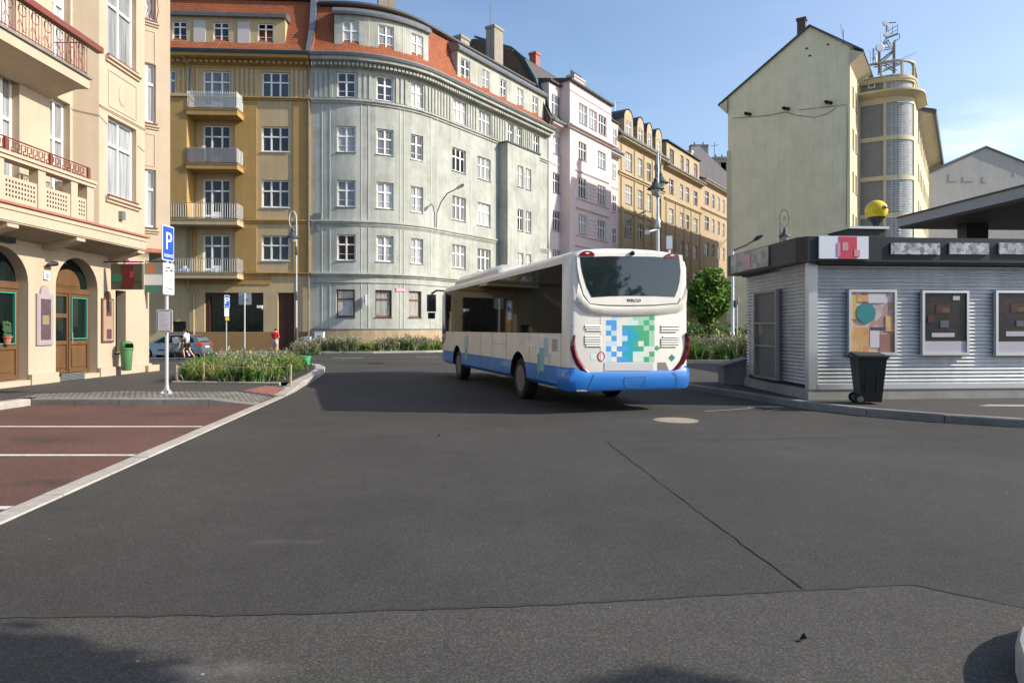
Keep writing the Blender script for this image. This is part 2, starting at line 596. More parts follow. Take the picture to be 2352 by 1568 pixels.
M = dict(
    road=asphalt('road asphalt', (.152, .144, .134), patch=.38, spots=((-1.75, 5.3, .40, .09, -.14), (-1.9, 10.4, .5, .22, .55), (3.5, 6.5, 2.6, 1.5, .25), (.6, 7.4, .5, 2.4, .14), (-1.2, 6.0, .35, 2.6, .12))),
    road_front=asphalt('older asphalt', (.190, .178, .163), patch=.28, spots=((.25, 3.45, .30, .10, .35), (-1.4, 3.3, .4, .14, -.2), (-.3, 3.3, .10, .4, .28))),
    pavement=asphalt('pavement asphalt', (.165, .155, .150), patch=.12),
    bay=asphalt('red asphalt', (.36, .182, .145), patch=.4, spots=((-7.0, 10.1, .95, .55, .75), (-5.0, 7.3, .55, .30, .8), (-6.4, 13.2, 1.3, .45, .45), (-9.2, 12.8, 1.2, .5, .3), (-8.5, 9.9, 1.5, .35, -.25))),
    tar=pm('tar seam', (.035, .033, .031), .6, var=.3, vs=20, bump=.4),
    granite=pm('granite kerb', (.40, .37, .335), .85, var=.22, vs=9, bump=.25, bs=90, blot=.2),
    granite_dark=pm('dark granite kerb', (.24, .23, .22), .85, var=.25, vs=8, bump=.25, bs=90, blot=.3),
    cobble=brickish('granite setts', (.34, .31, .27), (.24, .22, .20), (.07, .065, .06), .13, .12, ground=True, bump=.9, msize=.14, noise=.3),
    paint=pm('road paint', (.64, .62, .58), .75, var=.25, vs=18, blot=.3),
    concrete=pm('concrete', (.36, .345, .32), .9, var=.18, vs=5, bump=.2, blot=.2),
    tactile=brickish('red paving', (.33, .14, .11), (.28, .12, .10), (.16, .08, .07), .2, .2, ground=True, bump=.5),
    soil=pm('soil', (.035, .028, .02), .95, var=.4, vs=12, bump=.8, bs=30),
    plaster_peach=pm('peach plaster', (.475, .382, .285), .9, var=.035, vs=1.4, bump=.06, bs=120, streak=.07, blot=.08),
    plaster_ochre=pm('ochre plaster', (.42, .265, .095), .9, var=.07, vs=1.2, bump=.05, bs=90, streak=.10, blot=.12),
    plaster_beige=pm('beige plaster', (.50, .385, .225), .9, var=.06, vs=1.2, bump=.05, bs=90, streak=.10, blot=.1),
    plaster_green=pm('grey green plaster', (.445, .455, .415), .9, var=.07, vs=1.0, bump=.05, bs=90, streak=.18, blot=.24),
    plaster_pink=pm('pink plaster', (.66, .54, .53), .9, var=.04, vs=1.0, streak=.06, blot=.06),
    plaster_yellow=pm('yellow plaster', (.46, .365, .235), .9, var=.06, vs=1.0, streak=.12, blot=.12),
    plaster_gold=pm('golden plaster', (.44, .34, .22), .9, var=.06, vs=1.0, streak=.12, blot=.12),
    plaster_cream=pm('cream plaster', (.62, .54, .36), .9, var=.05, vs=.8, streak=.10, blot=.08),
    plaster_gable=pm('weathered beige plaster', (.86, .745, .49), .9, var=.05, vs=.7, streak=.08, blot=.10),
    plaster_grey=pm('light grey plaster', (.47, .45, .43), .9, var=.05, vs=.6, streak=.1, blot=.08),
    plaster_brown=pm('brown rendered firewall', (.15, .10, .075), .92, var=.15, vs=1, streak=.2, blot=.2),
    stone=brickish('sandstone plinth', (.46, .35, .22), (.42, .33, .22), (.33, .25, .17), .95, .8, along=(.8, .6), bump=.15, msize=.02, noise=.2),
    tiles=brickish('clay roof tiles', (.43, .135, .055), (.35, .105, .045), (.20, .06, .03), .20, .15, along=(.75, .66), bump=.7, msize=.16, noise=.22),
    zinc=pm('zinc sheet', (.27, .29, .30), .45, .7, var=.15, vs=1.5, streak=.15),
    zinc_dark=pm('dark zinc sheet', (.08, .10, .11), .5, .5, var=.2, vs=2),
    slate=pm('dark roofing', (.07, .062, .058), .7, var=.2, vs=3, bump=.2),
    white=pm('white window paint', (.80, .80, .78), .45, var=.03),
    brown_paint=pm('brown window paint', (.13, .055, .028), .5, var=.15),
    wood=pm('stained wood', (.135, .068, .028), .5, var=.18, vs=3, streak=.2),
    wood_dark=pm('dark stained wood', (.06, .022, .014), .5, var=.25, vs=4),
    pane=glass_pane('window pane'),
    pane_shop=glass_pane('shop glass', False, (.005, .009, .008), .02, .28),
    pane_dark=glass_pane('shaded window pane', False, (.022, .022, .02), .03, .5),  # darker copy of the pane: the dim look of these windows is put in
    teal=pm('teal frame', (.04, .27, .20), .4, var=.05),
    terracotta=pm('terracotta edging', (.36, .13, .09), .8, var=.25, vs=4),
    rail_red=pm('red brown ironwork', (.19, .05, .04), .5, var=.2, vs=8),
    iron=pm('black iron', (.02, .022, .022), .5, .3, var=.2),
    steel=pm('galvanised steel', (.50, .52, .54), .42, .75, var=.12, vs=6),
    steel_pale=pm('pale grey steel', (.60, .61, .62), .45, .35, var=.08, vs=6),
    alu=pm('corrugated aluminium', (.62, .63, .65), .42, .62, var=.08, vs=2.5, blot=.2, streak=.12),
    alu_trim=pm('aluminium trim', (.62, .63, .65), .38, .8, var=.06),
    anthracite=pm('anthracite cladding', (.018, .022, .028), .45, .2, var=.12, vs=1.5),
    charcoal=pm('charcoal plastic', (.020, .023, .025), .5, var=.2, vs=6),
    grey_panel=pm('grey fascia panel', (.38, .365, .36), .6, var=.06, vs=.8),
    sign_white=pm('white sign face', (.72, .74, .80), .4, var=.03),
    sign_red=pm('red print', (.55, .05, .09), .45, var=.05),
    sign_blue=pm('traffic sign blue', (.015, .075, .42), .4, var=.04),
    yellow=pm('glossy yellow', (.78, .56, .012), .3, var=.04, coat=.3),
    chimney=pm('grey brown chimney render', (.33, .295, .245), .9, var=.12, vs=1.5, streak=.25),
    bin_green=pm('green plastic bin', (.085, .22, .09), .45, var=.07, vs=5),
    rubber=pm('tyre rubber', (.013, .013, .013), .8, var=.2, vs=20),
    rope=pm('weathered wood stake', (.40, .31, .21), .9, var=.2, vs=14),
)
# ------------------------------------------------------------------ the ground
def sheet(name, poly, z, mat, parent=None):
    mb = MB()
    mb.add([(p[0], p[1], p[2] if len(p) > 2 else z) for p in poly], [tuple(range(len(poly)))])
    return structure(mb.build(name, mat, parent))

mb = MB()
mb.box(-900, 900, -600, 1500, -1.0, 0.0)
structure(mb.build('road', M['road']))
# older asphalt nearest the viewer, below the cross seam
sheet('road_surface', [(-30, -12), (8, -12), (6, 2.6), (3.3, 3.86), (2.99, 4.06), (2.59, 4.40), (1.85, 4.30), (.297, 4.09), (-1.2, 3.96), (-2.93, 3.90), (-30, 3.6)], .004, M['road_front'])

def seam(pts, w, jitter=.008, z=.008):
    mb = MB()
    fine = []
    for a, b in zip(pts, pts[1:]):
        n = max(2, int((Vector(b) - Vector(a)).length / .12))
        fine += [Vector(a).lerp(Vector(b), i / n) for i in range(n)]
    fine.append(Vector(pts[-1]))
    L, Rr = [], []
    for i, p in enumerate(fine):
        t = (fine[min(i + 1, len(fine) - 1)] - fine[max(i - 1, 0)]).normalized()
        nn = Vector((-t.y, t.x))
        j = R.uniform(-jitter, jitter)
        ww = w * R.uniform(.55, 1.25) / 2
        L.append(p + nn * (ww + j))
        Rr.append(p - nn * (ww - j))
    for i in range(len(fine) - 1):
        mb.quad((*L[i], z), (*L[i + 1], z), (*Rr[i + 1], z), (*Rr[i], z))
    return mb
structure(seam([(-9, 3.62), (-2.93, 3.90), (-1.2, 3.96), (.1, 4.07)], .042, .010).build('road_seam', M['tar']))
structure(seam([(.1, 4.07), (.297, 4.09), (1.85, 4.30), (2.59, 4.40), (2.99, 4.06), (3.3, 3.86)], .020, .010).build('road_seam', M['tar']))
structure(seam([(1.39, 9.95), (1.62, 7.0), (1.74, 5.6), (1.85, 4.34)], .017, .014).build('road_seam', M['tar']))
structure(seam([(1.39, 9.98), (3.8, 10.2), (6.2, 10.6)], .014).build('road_seam', M['tar']))

# red parking bay with its white lines
sheet('parking_bay', [(-10.6, 4.2), (-4.28, 4.2), (-4.49, 5.75), (-5.59, 14.82), (-10.38, 14.82)], .004, M['bay'])
mb = MB()
for y, x1 in ((6.28, -4.62), (8.9, -4.92), (11.5, -5.22), (3.7, -4.4)):
    mb.quad((-10.4, y - .055, .008), (x1, y - .055, .008), (x1, y + .055, .008), (-10.4, y + .055, .008))
structure(mb.build('parking_line', M['paint']))

def kerb(name, line, w, h, mat, side=1, seg=1.0, top=None):
    """kerb stones laid end to end along a line; side=1: the stone lies to the left of the line"""
    mb = MB()
    fine = []
    for a, b in zip(line, line[1:]):
        a, b = Vector(a), Vector(b)
        n = max(1, round((b - a).length / seg))
        fine += [a.lerp(b, i / n) for i in range(n)]
    fine.append(Vector(line[-1]))
    N = []
    for i, p in enumerate(fine):
        t = (fine[min(i + 1, len(fine) - 1)] - fine[max(i - 1, 0)]).to_2d().normalized()
        N.append(Vector((-t.y, t.x)) * side)
    for i in range(len(fine) - 1):
        a, b = fine[i], fine[i + 1]
        d = (b - a) * (.006 / max(.01, (b - a).length))
        a2, b2 = a + d, b - d
        ha, hb = (h if len(a) < 3 else a[2]), (h if len(b) < 3 else b[2])
        jz = R.uniform(-.003, .003)
        q = []
        for p, hh, nn in ((a2, ha, N[i]), (b2, hb, N[i + 1])):
            for u, z in ((0, -.05), (0, hh - .02), (.02, hh), (w, hh), (w, -.05)):
                q.append((p[0] + nn.x * u, p[1] + nn.y * u, z + (jz if z > 0 else 0)))
        mb.add(q, [(j, j + 1, 6 + j, 5 + j) for j in range(4)] + [(0, 1, 2, 3, 4), (9, 8, 7, 6, 5)])
    return structure(mb.build(name, mat))

kerb('kerb', [(-4.15, 4.2), (-4.31, 5.75), (-5.53, 16.7)], .22, .016, M['granite'], 1, 1.0)        # flush strip between road and bay
kerb('kerb', [Vector((-10.38, 14.72, .145)), Vector((-6.55, 14.74, .145)), Vector((-5.9, 14.76, .062)), Vector((-5.5, 14.78, .022))], .26, .145, M['granite_dark'], 1, 1.0)
kerb('kerb', [(-10.9, 8.0), (-10.36, 14.7)], .26, .145, M['granite'], 1, 1.0)
kerb('kerb', [Vector((-5.53, 16.7, .03)), Vector((-5.70, 18.0, .10)), Vector((-5.98, 19.6, .15)), Vector((-6.25, 21.4, .15)), Vector((-6.55, 23.2, .15)), Vector((-6.95, 25.2, .15)),
              Vector((-7.45, 27.2, .15)), Vector((-8.15, 29.0, .15)), Vector((-9.2, 30.3, .15)), Vector((-11, 31.2, .15)), Vector((-15, 31.8, .15))], .34, .15, M['granite'], 1, .8)

# raised pavement on the left, its ramp to the road, sett strip and red tactile strip
PZ = .14
sheet('pavement', [(-17, 8), (-11.12, 8), (-10.6, 14.98), (-6.6, 14.98), (-6.6, 18.3), (-6.3, 19.7), (-6.6, 21.5), (-6.9, 23.2), (-7.3, 25.3), (-7.8, 27.3),
                    (-8.5, 29.1), (-9.4, 30.2), (-11.1, 30.9), (-15.1, 31.5), (-30, 32.5), (-30, 24.3), (-17, 24.3)], PZ, M['pavement'])
sheet('pavement', [(-6.6, 14.98, PZ), (-5.9, 14.98, .056), (-5.54, 14.98, .016), (-5.70, 16.6, .016), (-5.80, 17.8, .06), (-6.0, 18.5, .12), (-6.6, 18.3, PZ)], 0, M['pavement'])
sheet('cobbled_strip', [(-10.6, 14.99), (-6.62, 14.99), (-6.62, 16.35), (-9.4, 16.5), (-11.0, 15.9), (-10.85, 14.99)], PZ + .004, M['cobble'])
sheet('cobbled_strip', [(-6.61, 14.99, PZ + .008), (-5.91, 14.99, .066), (-5.58, 14.99, .028), (-5.66, 16.1, .026), (-5.95, 16.3, .062), (-6.61, 16.35, PZ + .008)], 0, M['cobble'])
sheet('tactile_paving', [(-6.55, 16.6, PZ + .008), (-5.80, 16.6, .040), (-5.92, 17.9, .105), (-6.5, 18.1, PZ + .012)], 0, M['tactile'])

# white stop bar in the side street, dashes on the main road
def dash(c, hx, hy, z=.006):
    return [(c[0] - hx, c[1] - hy, z), (c[0] + hx, c[1] - hy, z), (c[0] + hx, c[1] + hy, z), (c[0] - hx, c[1] + hy, z)]
mb = MB()
for x, y, hx in ((-15.6, 35.0, 1.6),):
    mb.quad(*dash((x - 2, y), hx, .12, .15))
for a, b, y in ((765, 836, 822), (957, 1006, 819.5)):
    p, q = on_ground(a, y), on_ground(b, y)
    mb.quad((p.x, p.y - .07, .006), (q.x, q.y - .07, .006), (q.x, q.y + .09, .006), (p.x, p.y + .09, .006))
p, q = on_ground(1575, 858), on_ground(1675, 858)
mb.quad((p.x - 4, p.y - .06, .006), (q.x + 8, p.y - .06, .006), (q.x + 8, p.y + .06, .006), (p.x - 4, p.y + .06, .006))
structure(mb.build('road_marking', M['paint']))
mb = MB()
a, b, c = on_ground(1500, 894), on_ground(1690, 905), on_ground(1770, 938)
d, e = on_ground(1620, 945), on_ground(1775, 935)
mb.quad((d.x, d.y, .006), (e.x, e.y, .006), (e.x, e.y + .06, .006), (d.x, d.y + .05, .006))
structure(mb.build('road_marking', M['concrete']))

# far pavement in front of the house row
sheet('pavement', [(-40, 46.2), (-14, 46.2), (-9.5, 46.4), (-6.2, 47.8), (-3.2, 50.6), (1.4, 57.3), (40, 115), (36, 119), (-3, 60), (-14, 55), (-40, 52)], .12, M['pavement'])
kerb('kerb', [(-40, 45.9), (-14, 45.9), (-9.4, 46.1), (-6.0, 47.5), (-3.0, 50.3), (1.6, 57.1), (40, 114.5)], .28, .13, M['granite'], 1, 3)
# bed across the road on the right
sheet('pavement', [(5.0, 33.9), (30, 33.9), (60, 60), (60, 110), (35, 62), (20, 50), (5.0, 45)], .12, M['pavement'])
kerb('kerb', [(4.4, 46), (4.4, 35.2), (5.4, 33.6), (36, 33.6)], .28, .13, M['granite_dark'], -1, 2)

# kiosk pavement with its curving kerb
KL = [(4.3, 30), (4.45, 22), (4.80, 18.35), (5.10, 17.3), (5.48, 16.2), (5.76, 15.05), (6.05, 14.06), (6.7, 12.9), (7.6, 12.0), (8.56, 11.4), (11, 10.5), (16, 9.4), (30, 8)]
kerb('kerb', KL, .20, .145, M['granite_dark'], 1, .9)
KI = [(4.5, 30), (4.65, 22), (4.98, 18.4), (5.28, 17.36), (5.66, 16.27), (5.94, 15.12), (6.23, 14.14), (6.86, 13.03), (7.73, 12.17), (8.66, 11.58), (11.1, 10.69), (16.1, 9.6), (30, 8.2), (40, 8.2), (40, 30)]
sheet('pavement', KI, PZ, M['pavement'])
sheet('concrete_cover', [(9.1, 13.35), (12.4, 13.05), (12.4, 13.5), (9.5, 13.62)], PZ + .004, M['concrete'])

# rounded traffic island at the right edge, right by the viewer
mb = MB()
n = 40
ring = [(3.37 + 1.17 * math.cos(2 * math.pi * i / n), 2.6 + 1.17 * math.sin(2 * math.pi * i / n)) for i in range(n)]
prof = [(1.0, -.02), (1.0, .13), (.985, .16), (.95, .17), (.80, .17)]
vs = [(3.37 + (x - 3.37) * k, 2.6 + (y - 2.6) * k, z) for k, z in prof for x, y in ring]
mb.add(vs, [(i * n + j, i * n + (j + 1) % n, (i + 1) * n + (j + 1) % n, (i + 1) * n + j) for i in range(4) for j in range(n)])
structure(mb.build('kerb', M['granite'], smooth=40))
mb = MB()
mb.add([(3.37 + (x - 3.37) * .80, 2.6 + (y - 2.6) * .80, .165) for x, y in ring], [tuple(range(n))])
structure(mb.build('traffic_island', M['cobble']))

# manhole cover
t = thing('manhole_cover', 'round pale sandy manhole cover set in the asphalt behind the bus', 'manhole cover', on_ground(1552, 965))
mb = MB()
c = t.location
mb.lathe([(.40, -.02), (.40, .006), (.345, .007), (.345, -.02)], c, 28)
mb.build('rim', M['granite_dark'], t)
mb = MB()
mb.lathe([(.34, -.02), (.34, .009), (.30, .012), (.0, .012)], c, 28)
mb.build('lid', pm('sandy cast lid', (.30, .24, .17), .85, var=.2, vs=14, bump=.5, bs=40), t)

# road drain by the kiosk kerb
p = on_ground(1752, 938.5)
t = thing('drain_grate', 'dark iron drain grate let into the asphalt beside the kiosk kerb', 'drain', p)
DM = Matrix.Translation((p.x, p.y, 0)) @ Matrix.Rotation(rad(-62), 4, 'Z')
mb = MB(DM)
for a_ in ((-.28, .28, -.18, -.15), (-.28, .28, .15, .18), (-.28, -.25, -.15, .15), (.25, .28, -.15, .15)): mb.box(*a_, -.02, .010)
mb.build('frame', M['granite_dark'], t)
mb = MB(DM); mb.box(-.25, .25, -.15, .15, -.03, .004)
for i in range(9): mb.box(-.23 + i * .053, -.205 + i * .053, -.15, .15, .004, .009)
mb.build('grate', M['iron'], t)
# a few fallen leaves on the asphalt in front
for i, (x, y, s, lab) in enumerate(((1840, 1472, .032, 'curled dark dry leaf standing on the front asphalt'), (1005, 1003, .04, 'flat dark stain-like leaf lying on the middle of the road'))):
    p = on_ground(x, y, .004)
    mb = MB()
    mb.add([(p.x - s, p.y, .01), (p.x - s * .2, p.y - s * .5, .014), (p.x + s, p.y - s * .1, .022), (p.x + s * .5, p.y + s * .2, .05), (p.x - s * .1, p.y + s * .4, .012)], [(0, 1, 2, 4), (4, 2, 3)])
    tag(mb.build('fallen_leaf', M['charcoal']), lab, 'leaf')
# ------------------------------------------------------------------ building kit
def window(F, par, a, b, c, e, dep, kind='cross', fm=None, pane=None, sill=True, split=.64, d=0.0, t=.075, sm=None, name='window'):
    """frame with mullions (d: wall face, dep: recess); its pane and sill are sub-parts"""
    fm, pane = fm or M['white'], pane or M['pane']
    q = d - dep
    mb = MB()
    bx = lambda s0, s1, z0, z1, x=.0: mb.fbox(F, s0, s1, q - .03, q + .035 + x, z0, z1)
    bx(a, a + t, c, e); bx(b - t, b, c, e); bx(a + t, b - t, e - t, e); bx(a + t, b - t, c, c + t * 1.1)
    zt = c + (e - c) * split
    w = b - a
    cols = {'cross': [.5], 'three': [.335, .665], 'door': [.31, .69], 'two': [.5], 'one': [], 'slit': []}[kind]
    if kind != 'slit': bx(a + t, b - t, zt - t * .55, zt + t * .55, .02)
    for k in cols: bx(a + w * k - t * .62, a + w * k + t * .62, c + t, e - t, .012)
    if kind == 'cross':
        for k0, k1 in ((0, .5), (.5, 1)):
            zm = c + (zt - c) * .42
            bx(a + w * k0 + t, a + w * k1 - t, zm - .015, zm + .015, -.015)
    if kind == 'door':
        bx(a + w * .33, a + w * .67, c, c + (zt - c) * .30)
        bx(a + t, a + w * .31, c + (zt - c) * .12, c + (zt - c) * .2)
    fr = mb.build(name, fm, par)
    MB().quad(F.at(a + t * .3, c + .03, q - .008), F.at(b - t * .3, c + .03, q - .008), F.at(b - t * .3, e - .03, q - .008), F.at(a + t * .3, e - .03, q - .008)).build('pane', pane, fr)
    if sill:
        MB().fbox(F, a - .05, b + .05, q + .03, d + .07, c - .05, c - .003).build('sill', sm or M['zinc'], fr)
    return fr

def band(F, par, a, b, prof, mat, name='string_course', step=None, smooth=None):
    return MB().sweep(F, a, b, prof, step=step).build(name, mat, par, smooth)

def moulding(d, z0, z1, out):
    h = z1 - z0
    return [(d - .01, z0), (d + out * .45, z0 + h * .05), (d + out * .5, z0 + h * .4), (d + out, z0 + h * .55), (d + out, z1 - h * .12), (d - .01, z1)]

def pipe(F, par, s, z0, z1, d=.12, r=.055, mat=None, top=None):
    pts = ([F.at(top[0], top[1], top[2])] if top else []) + [F.at(s, z1, d), F.at(s, z0, d)]
    return MB().tube(pts, r, 6).build('drainpipe', mat or M['zinc'], par)

def railing(F, par, a, b, d, z0, z1, step, mat, r=.012, ends=True, d0=0.1, name='railing'):
    mb = MB()
    rails = [F.at(a, z1, d0)] if ends else []
    rails += [F.at(a, z1, d), F.at(b, z1, d)] + ([F.at(b, z1, d0)] if ends else [])
    mb.tube(rails, r * 1.8, 5)
    mb.tube([Vector((p.x, p.y, z0 + .08)) for p in rails], r * 1.3, 5)
    n = int((b - a) / step)
    for i in range(n + 1):
        s = a + (b - a) * i / n
        mb.tube([F.at(s, z0, d), F.at(s, z1, d)], r, 4)
    if ends:
        k = max(1, int((d - d0) / step))
        for s in (a, b):
            for i in range(k):
                dd = d0 + (d - d0) * i / k
                mb.tube([F.at(s, z0, dd), F.at(s, z1, dd)], r, 4)
    return mb.build(name, mat, par)

# ------------------------------------------------------------------ peach corner house on the left
P1 = Path([(-13, 0), (-13, 24.45)])
peach = thing('corner_house', 'peach plastered corner house with arched shop doors and ornate balconies', 'building', (-13, 18, 0))
ops_g = [(16.35, 18.35, .28, 3.77, 2.85), (19.45, 21.42, .28, 3.77, 2.86), (22.38, 22.98, .86, 2.92)]
mb = MB()
wall(mb, P1, 8, 24.45, .14, 4.4, ops_g, 0, .38)
mb.quad((-13, 24.45, .14), (-17, 24.45, .14), (-17, 24.45, 4.4), (-13, 24.45, 4.4))
mb.build('ground_floor_wall', M['plaster_peach'], peach, smooth=30)
mb = MB()
for a, b in ((8, 16.35), (18.35, 19.45), (21.42, 24.45)):
    mb.fbox(P1, a, b, -.02, .10, .14, .42)
mb.fbox(P1, 16.35, 18.35, -.02, .06, .14, .275)
mb.fbox(P1, 19.45, 21.42, -.02, .06, .14, .275)
mb.fbox(P1, 24.0, 24.75, -.4, .22, .14, .36)
mb.build('plinth', M['plaster_peach'], peach)
a = MB()
for i in range(5): a.fbox(P1, 19.55, 20.65, .05, .108, .165 + i * .042, .185 + i * .042)
a.fbox(P1, 19.55, 20.65, .03, .065, .155, .38, 1)
a.build('vent_grille', [M['steel'], M['iron']], peach)

def glazed_leaf(mb, a, b, z0, z1, zs, d, fr=.09):
    """door leaf: panelled wood below zs, an opening for glass above"""
    mb.fbox(P1, a, a + fr, d - .04, d + .04, z0, z1); mb.fbox(P1, b - fr, b, d - .04, d + .04, z0, z1)
    mb.fbox(P1, a + fr, b - fr, d - .04, d + .04, z1 - fr, z1); mb.fbox(P1, a + fr, b - fr, d - .04, d + .04, z0, z0 + .12)
    mb.fbox(P1, a + fr, b - fr, d - .04, d + .04, zs - .12, zs)
    mb.fbox(P1, a + fr, b - fr, d - .03, d + .005, z0 + .12, zs - .12)
    mb.fbox(P1, a + fr + .08, b - fr - .08, d, d + .028, z0 + .20, zs - .20)
D = -.30
def teal_frame(par, a, b, z0, z1):
    mb = MB()
    w = .032
    mb.fbox(P1, a, a + w, D - .01, D + .055, z0, z1); mb.fbox(P1, b - w, b, D - .01, D + .055, z0, z1)
    mb.fbox(P1, a + w, b - w, D - .01, D + .055, z0, z0 + w); mb.fbox(P1, a + w, b - w, D - .01, D + .055, z1 - w, z1)
    return mb.build('neon_frame', M['teal'], par)
def pane_at(par, a, b, z0, z1, d=D - .01, name='pane', mat=None):
    return MB().quad(P1.at(a, z0, d), P1.at(b, z0, d), P1.at(b, z1, d), P1.at(a, z1, d)).build(name, mat or M['pane_shop'], par)
# arched shop window (half out of the frame)
a, b = 16.37, 18.33
mb = MB()
glazed_leaf(mb, a, (a + b) / 2, .30, 2.72, 1.22, D); glazed_leaf(mb, (a + b) / 2, b, .30, 2.72, 1.22, D)
mb.fbox(P1, a, b, D - .05, D + .07, 2.72, 2.90)
dr = mb.build('shop_window', M['wood'], peach)
pane_at(dr, a + .05, b - .05, 1.2, 2.7)
teal_frame(dr, a + .98, b - .10, 1.24, 2.62)
mb = MB(); mb.prism([(s, z) for s, z in arch(a, b, 2.9, 3.74)], lambda u, v, w: P1.at(u, v, w), D - .04, D - .02)
mb.build('fanlight', M['pane_shop'], dr)
# arched double door
a, b = 19.47, 21.40
m_ = 20.42
mb = MB()
glazed_leaf(mb, a, m_, .30, 2.70, 1.30, D); glazed_leaf(mb, m_, b, .30, 2.70, 1.30, D)
mb.fbox(P1, a + .09, m_ - .09, D - .04, D + .04, 1.98, 2.1)
mb.fbox(P1, m_ - .035, m_ + .035, D, D + .07, .30, 2.70)
mb.fbox(P1, a, b, D - .05, D + .07, 2.70, 2.86)
dr = mb.build('shop_door', M['wood'], peach)
pane_at(dr, a + .05, m_ - .05, 1.28, 2.65); pane_at(dr, m_ + .05, b - .05, 1.28, 2.65)
teal_frame(dr, m_ + .12, b - .10, 1.34, 2.60)
mb = MB(); mb.prism(arch(a, b, 2.87, 3.74), lambda u, v, w: P1.at(u, v, w), D - .04, D - .02)
mb.build('fanlight', M['pane_shop'], dr)
mb = MB(); mb.prism(arch(a + .28, b - .45, 2.87, 3.42), lambda u, v, w: P1.at(u, v, w), D - .01, D + .05)
mb.prism(arch(a + .38, b - .55, 2.93, 3.34), lambda u, v, w: P1.at(u, v, w), D + .05, D + .07)
mb.build('arched_panel', M['wood'], dr)
mb = MB(); mb.tube([P1.at(m_ + .06, 1.55, D + .07), P1.at(m_ + .06, 1.55, D + .12), P1.at(m_ + .06, 1.2, D + .12), P1.at(m_ + .06, 1.2, D + .07)], .012, 5)
mb.build('handle', M['steel'], dr)
# narrow display window by the corner
pane_at(peach, 22.36, 23.0, .86, 2.92, -.30, 'display_window', M['pane_shop'])
# plant stands before the opaque shop glass; dimness behind glass put into darker leaves
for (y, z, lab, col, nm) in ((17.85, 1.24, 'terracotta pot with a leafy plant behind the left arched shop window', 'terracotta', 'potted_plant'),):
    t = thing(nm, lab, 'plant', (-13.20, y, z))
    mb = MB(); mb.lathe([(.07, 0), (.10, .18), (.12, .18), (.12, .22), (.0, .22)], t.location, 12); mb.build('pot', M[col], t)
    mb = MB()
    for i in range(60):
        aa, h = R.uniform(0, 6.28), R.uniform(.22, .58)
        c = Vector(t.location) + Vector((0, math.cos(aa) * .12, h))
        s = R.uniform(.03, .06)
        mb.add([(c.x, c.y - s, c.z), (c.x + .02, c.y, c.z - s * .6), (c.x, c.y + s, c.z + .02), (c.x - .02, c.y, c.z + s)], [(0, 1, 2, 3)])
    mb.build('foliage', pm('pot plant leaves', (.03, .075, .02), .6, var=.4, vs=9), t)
# boards and plates on the ground floor wall
def board(s0, s1, z0, z1, name, label, cat, base, bits, top_arch=False, F=P1, d=.0, frame=None, th=.05):
    t = thing(name, label, cat, F.at((s0 + s1) / 2, z0, d))
    mb = MB()
    w = .05
    mb.fbox(F, s0, s1, d + .004, d + th, z0, z1)
    if top_arch: mb.prism(arch(s0 + .15, s1 - .15, z1, z1 + .24), lambda u, v, q: F.at(u, v, q), d + .004, d + th)
    mb.build('backing', frame or base, t)
    mb = MB()
    mb.fbox(F, s0 + w, s1 - w, d + th, d + th + .008, z0 + w, z1 - w)
    mb.build('print', base, t)
    for i, (u0, u1, v0, v1, mt) in enumerate(bits):
        MB().fbox(F, s0 + (s1 - s0) * u0, s0 + (s1 - s0) * u1, d + th + .008, d + th + .012 + .0012 * i, z0 + (z1 - z0) * v0, z0 + (z1 - z0) * v1).build('printed_panel', mt, t)
    return t
mauve = pm('mauve board', (.33, .27, .28), .7, var=.08)
plum = pm('plum print', (.10, .035, .07), .6, var=.15)
tan = pm('tan print', (.34, .22, .16), .7, var=.12)
olive = pm('ochre print', (.25, .19, .09), .7, var=.12)
board(18.62, 19.28, 1.20, 2.62, 'notice_board', 'mauve framed menu board with arched white top between the two shop arches', 'sign', mauve, [(.20, .82, .10, .90, pm('dark menu print', (.085, .06, .068), .6, var=.5, vs=7)), (.30, .70, .40, .58, olive)], True)
board(21.58, 22.22, 1.22, 2.62, 'notice_board', 'tan and plum poster board between the arched door and narrow corner window', 'sign', tan, [(.30, .75, .60, .95, pm('dark poster print', (.10, .05, .05), .6, var=.5, vs=7)), (.35, .75, .08, .30, plum)], True, frame=M['wood'])
board(22.85, 23.5, 3.62, 3.98, 'street_sign', 'pink enamel street name plate high on the peach corner wall', 'sign', pm('pink enamel', (.62, .26, .36), .4), [(.1, .9, .38, .62, M['sign_white'])])
board(18.92, 19.12, 3.02, 3.24, 'house_number', 'small pale house number plate above the mauve menu board', 'sign', M['sign_white'], [(.3, .45, .2, .8, M['sign_blue']), (.55, .7, .2, .8, M['sign_blue'])])
# lamp on the wall
t = thing('wall_lamp', 'small dark spotlight on the peach wall above the menu board', 'lamp', (-13, 19.05, 3.4))
mb = MB(); mb.tube([P1.at(19.05, 3.42, 0), P1.at(19.05, 3.46, .14)], .018, 5); mb.build('bracket', M['iron'], t)
mb = MB(); mb.tube([P1.at(18.95, 3.42, .12), P1.at(19.22, 3.49, .18)], [.05, .07], 8); mb.build('head', M['iron'], t)
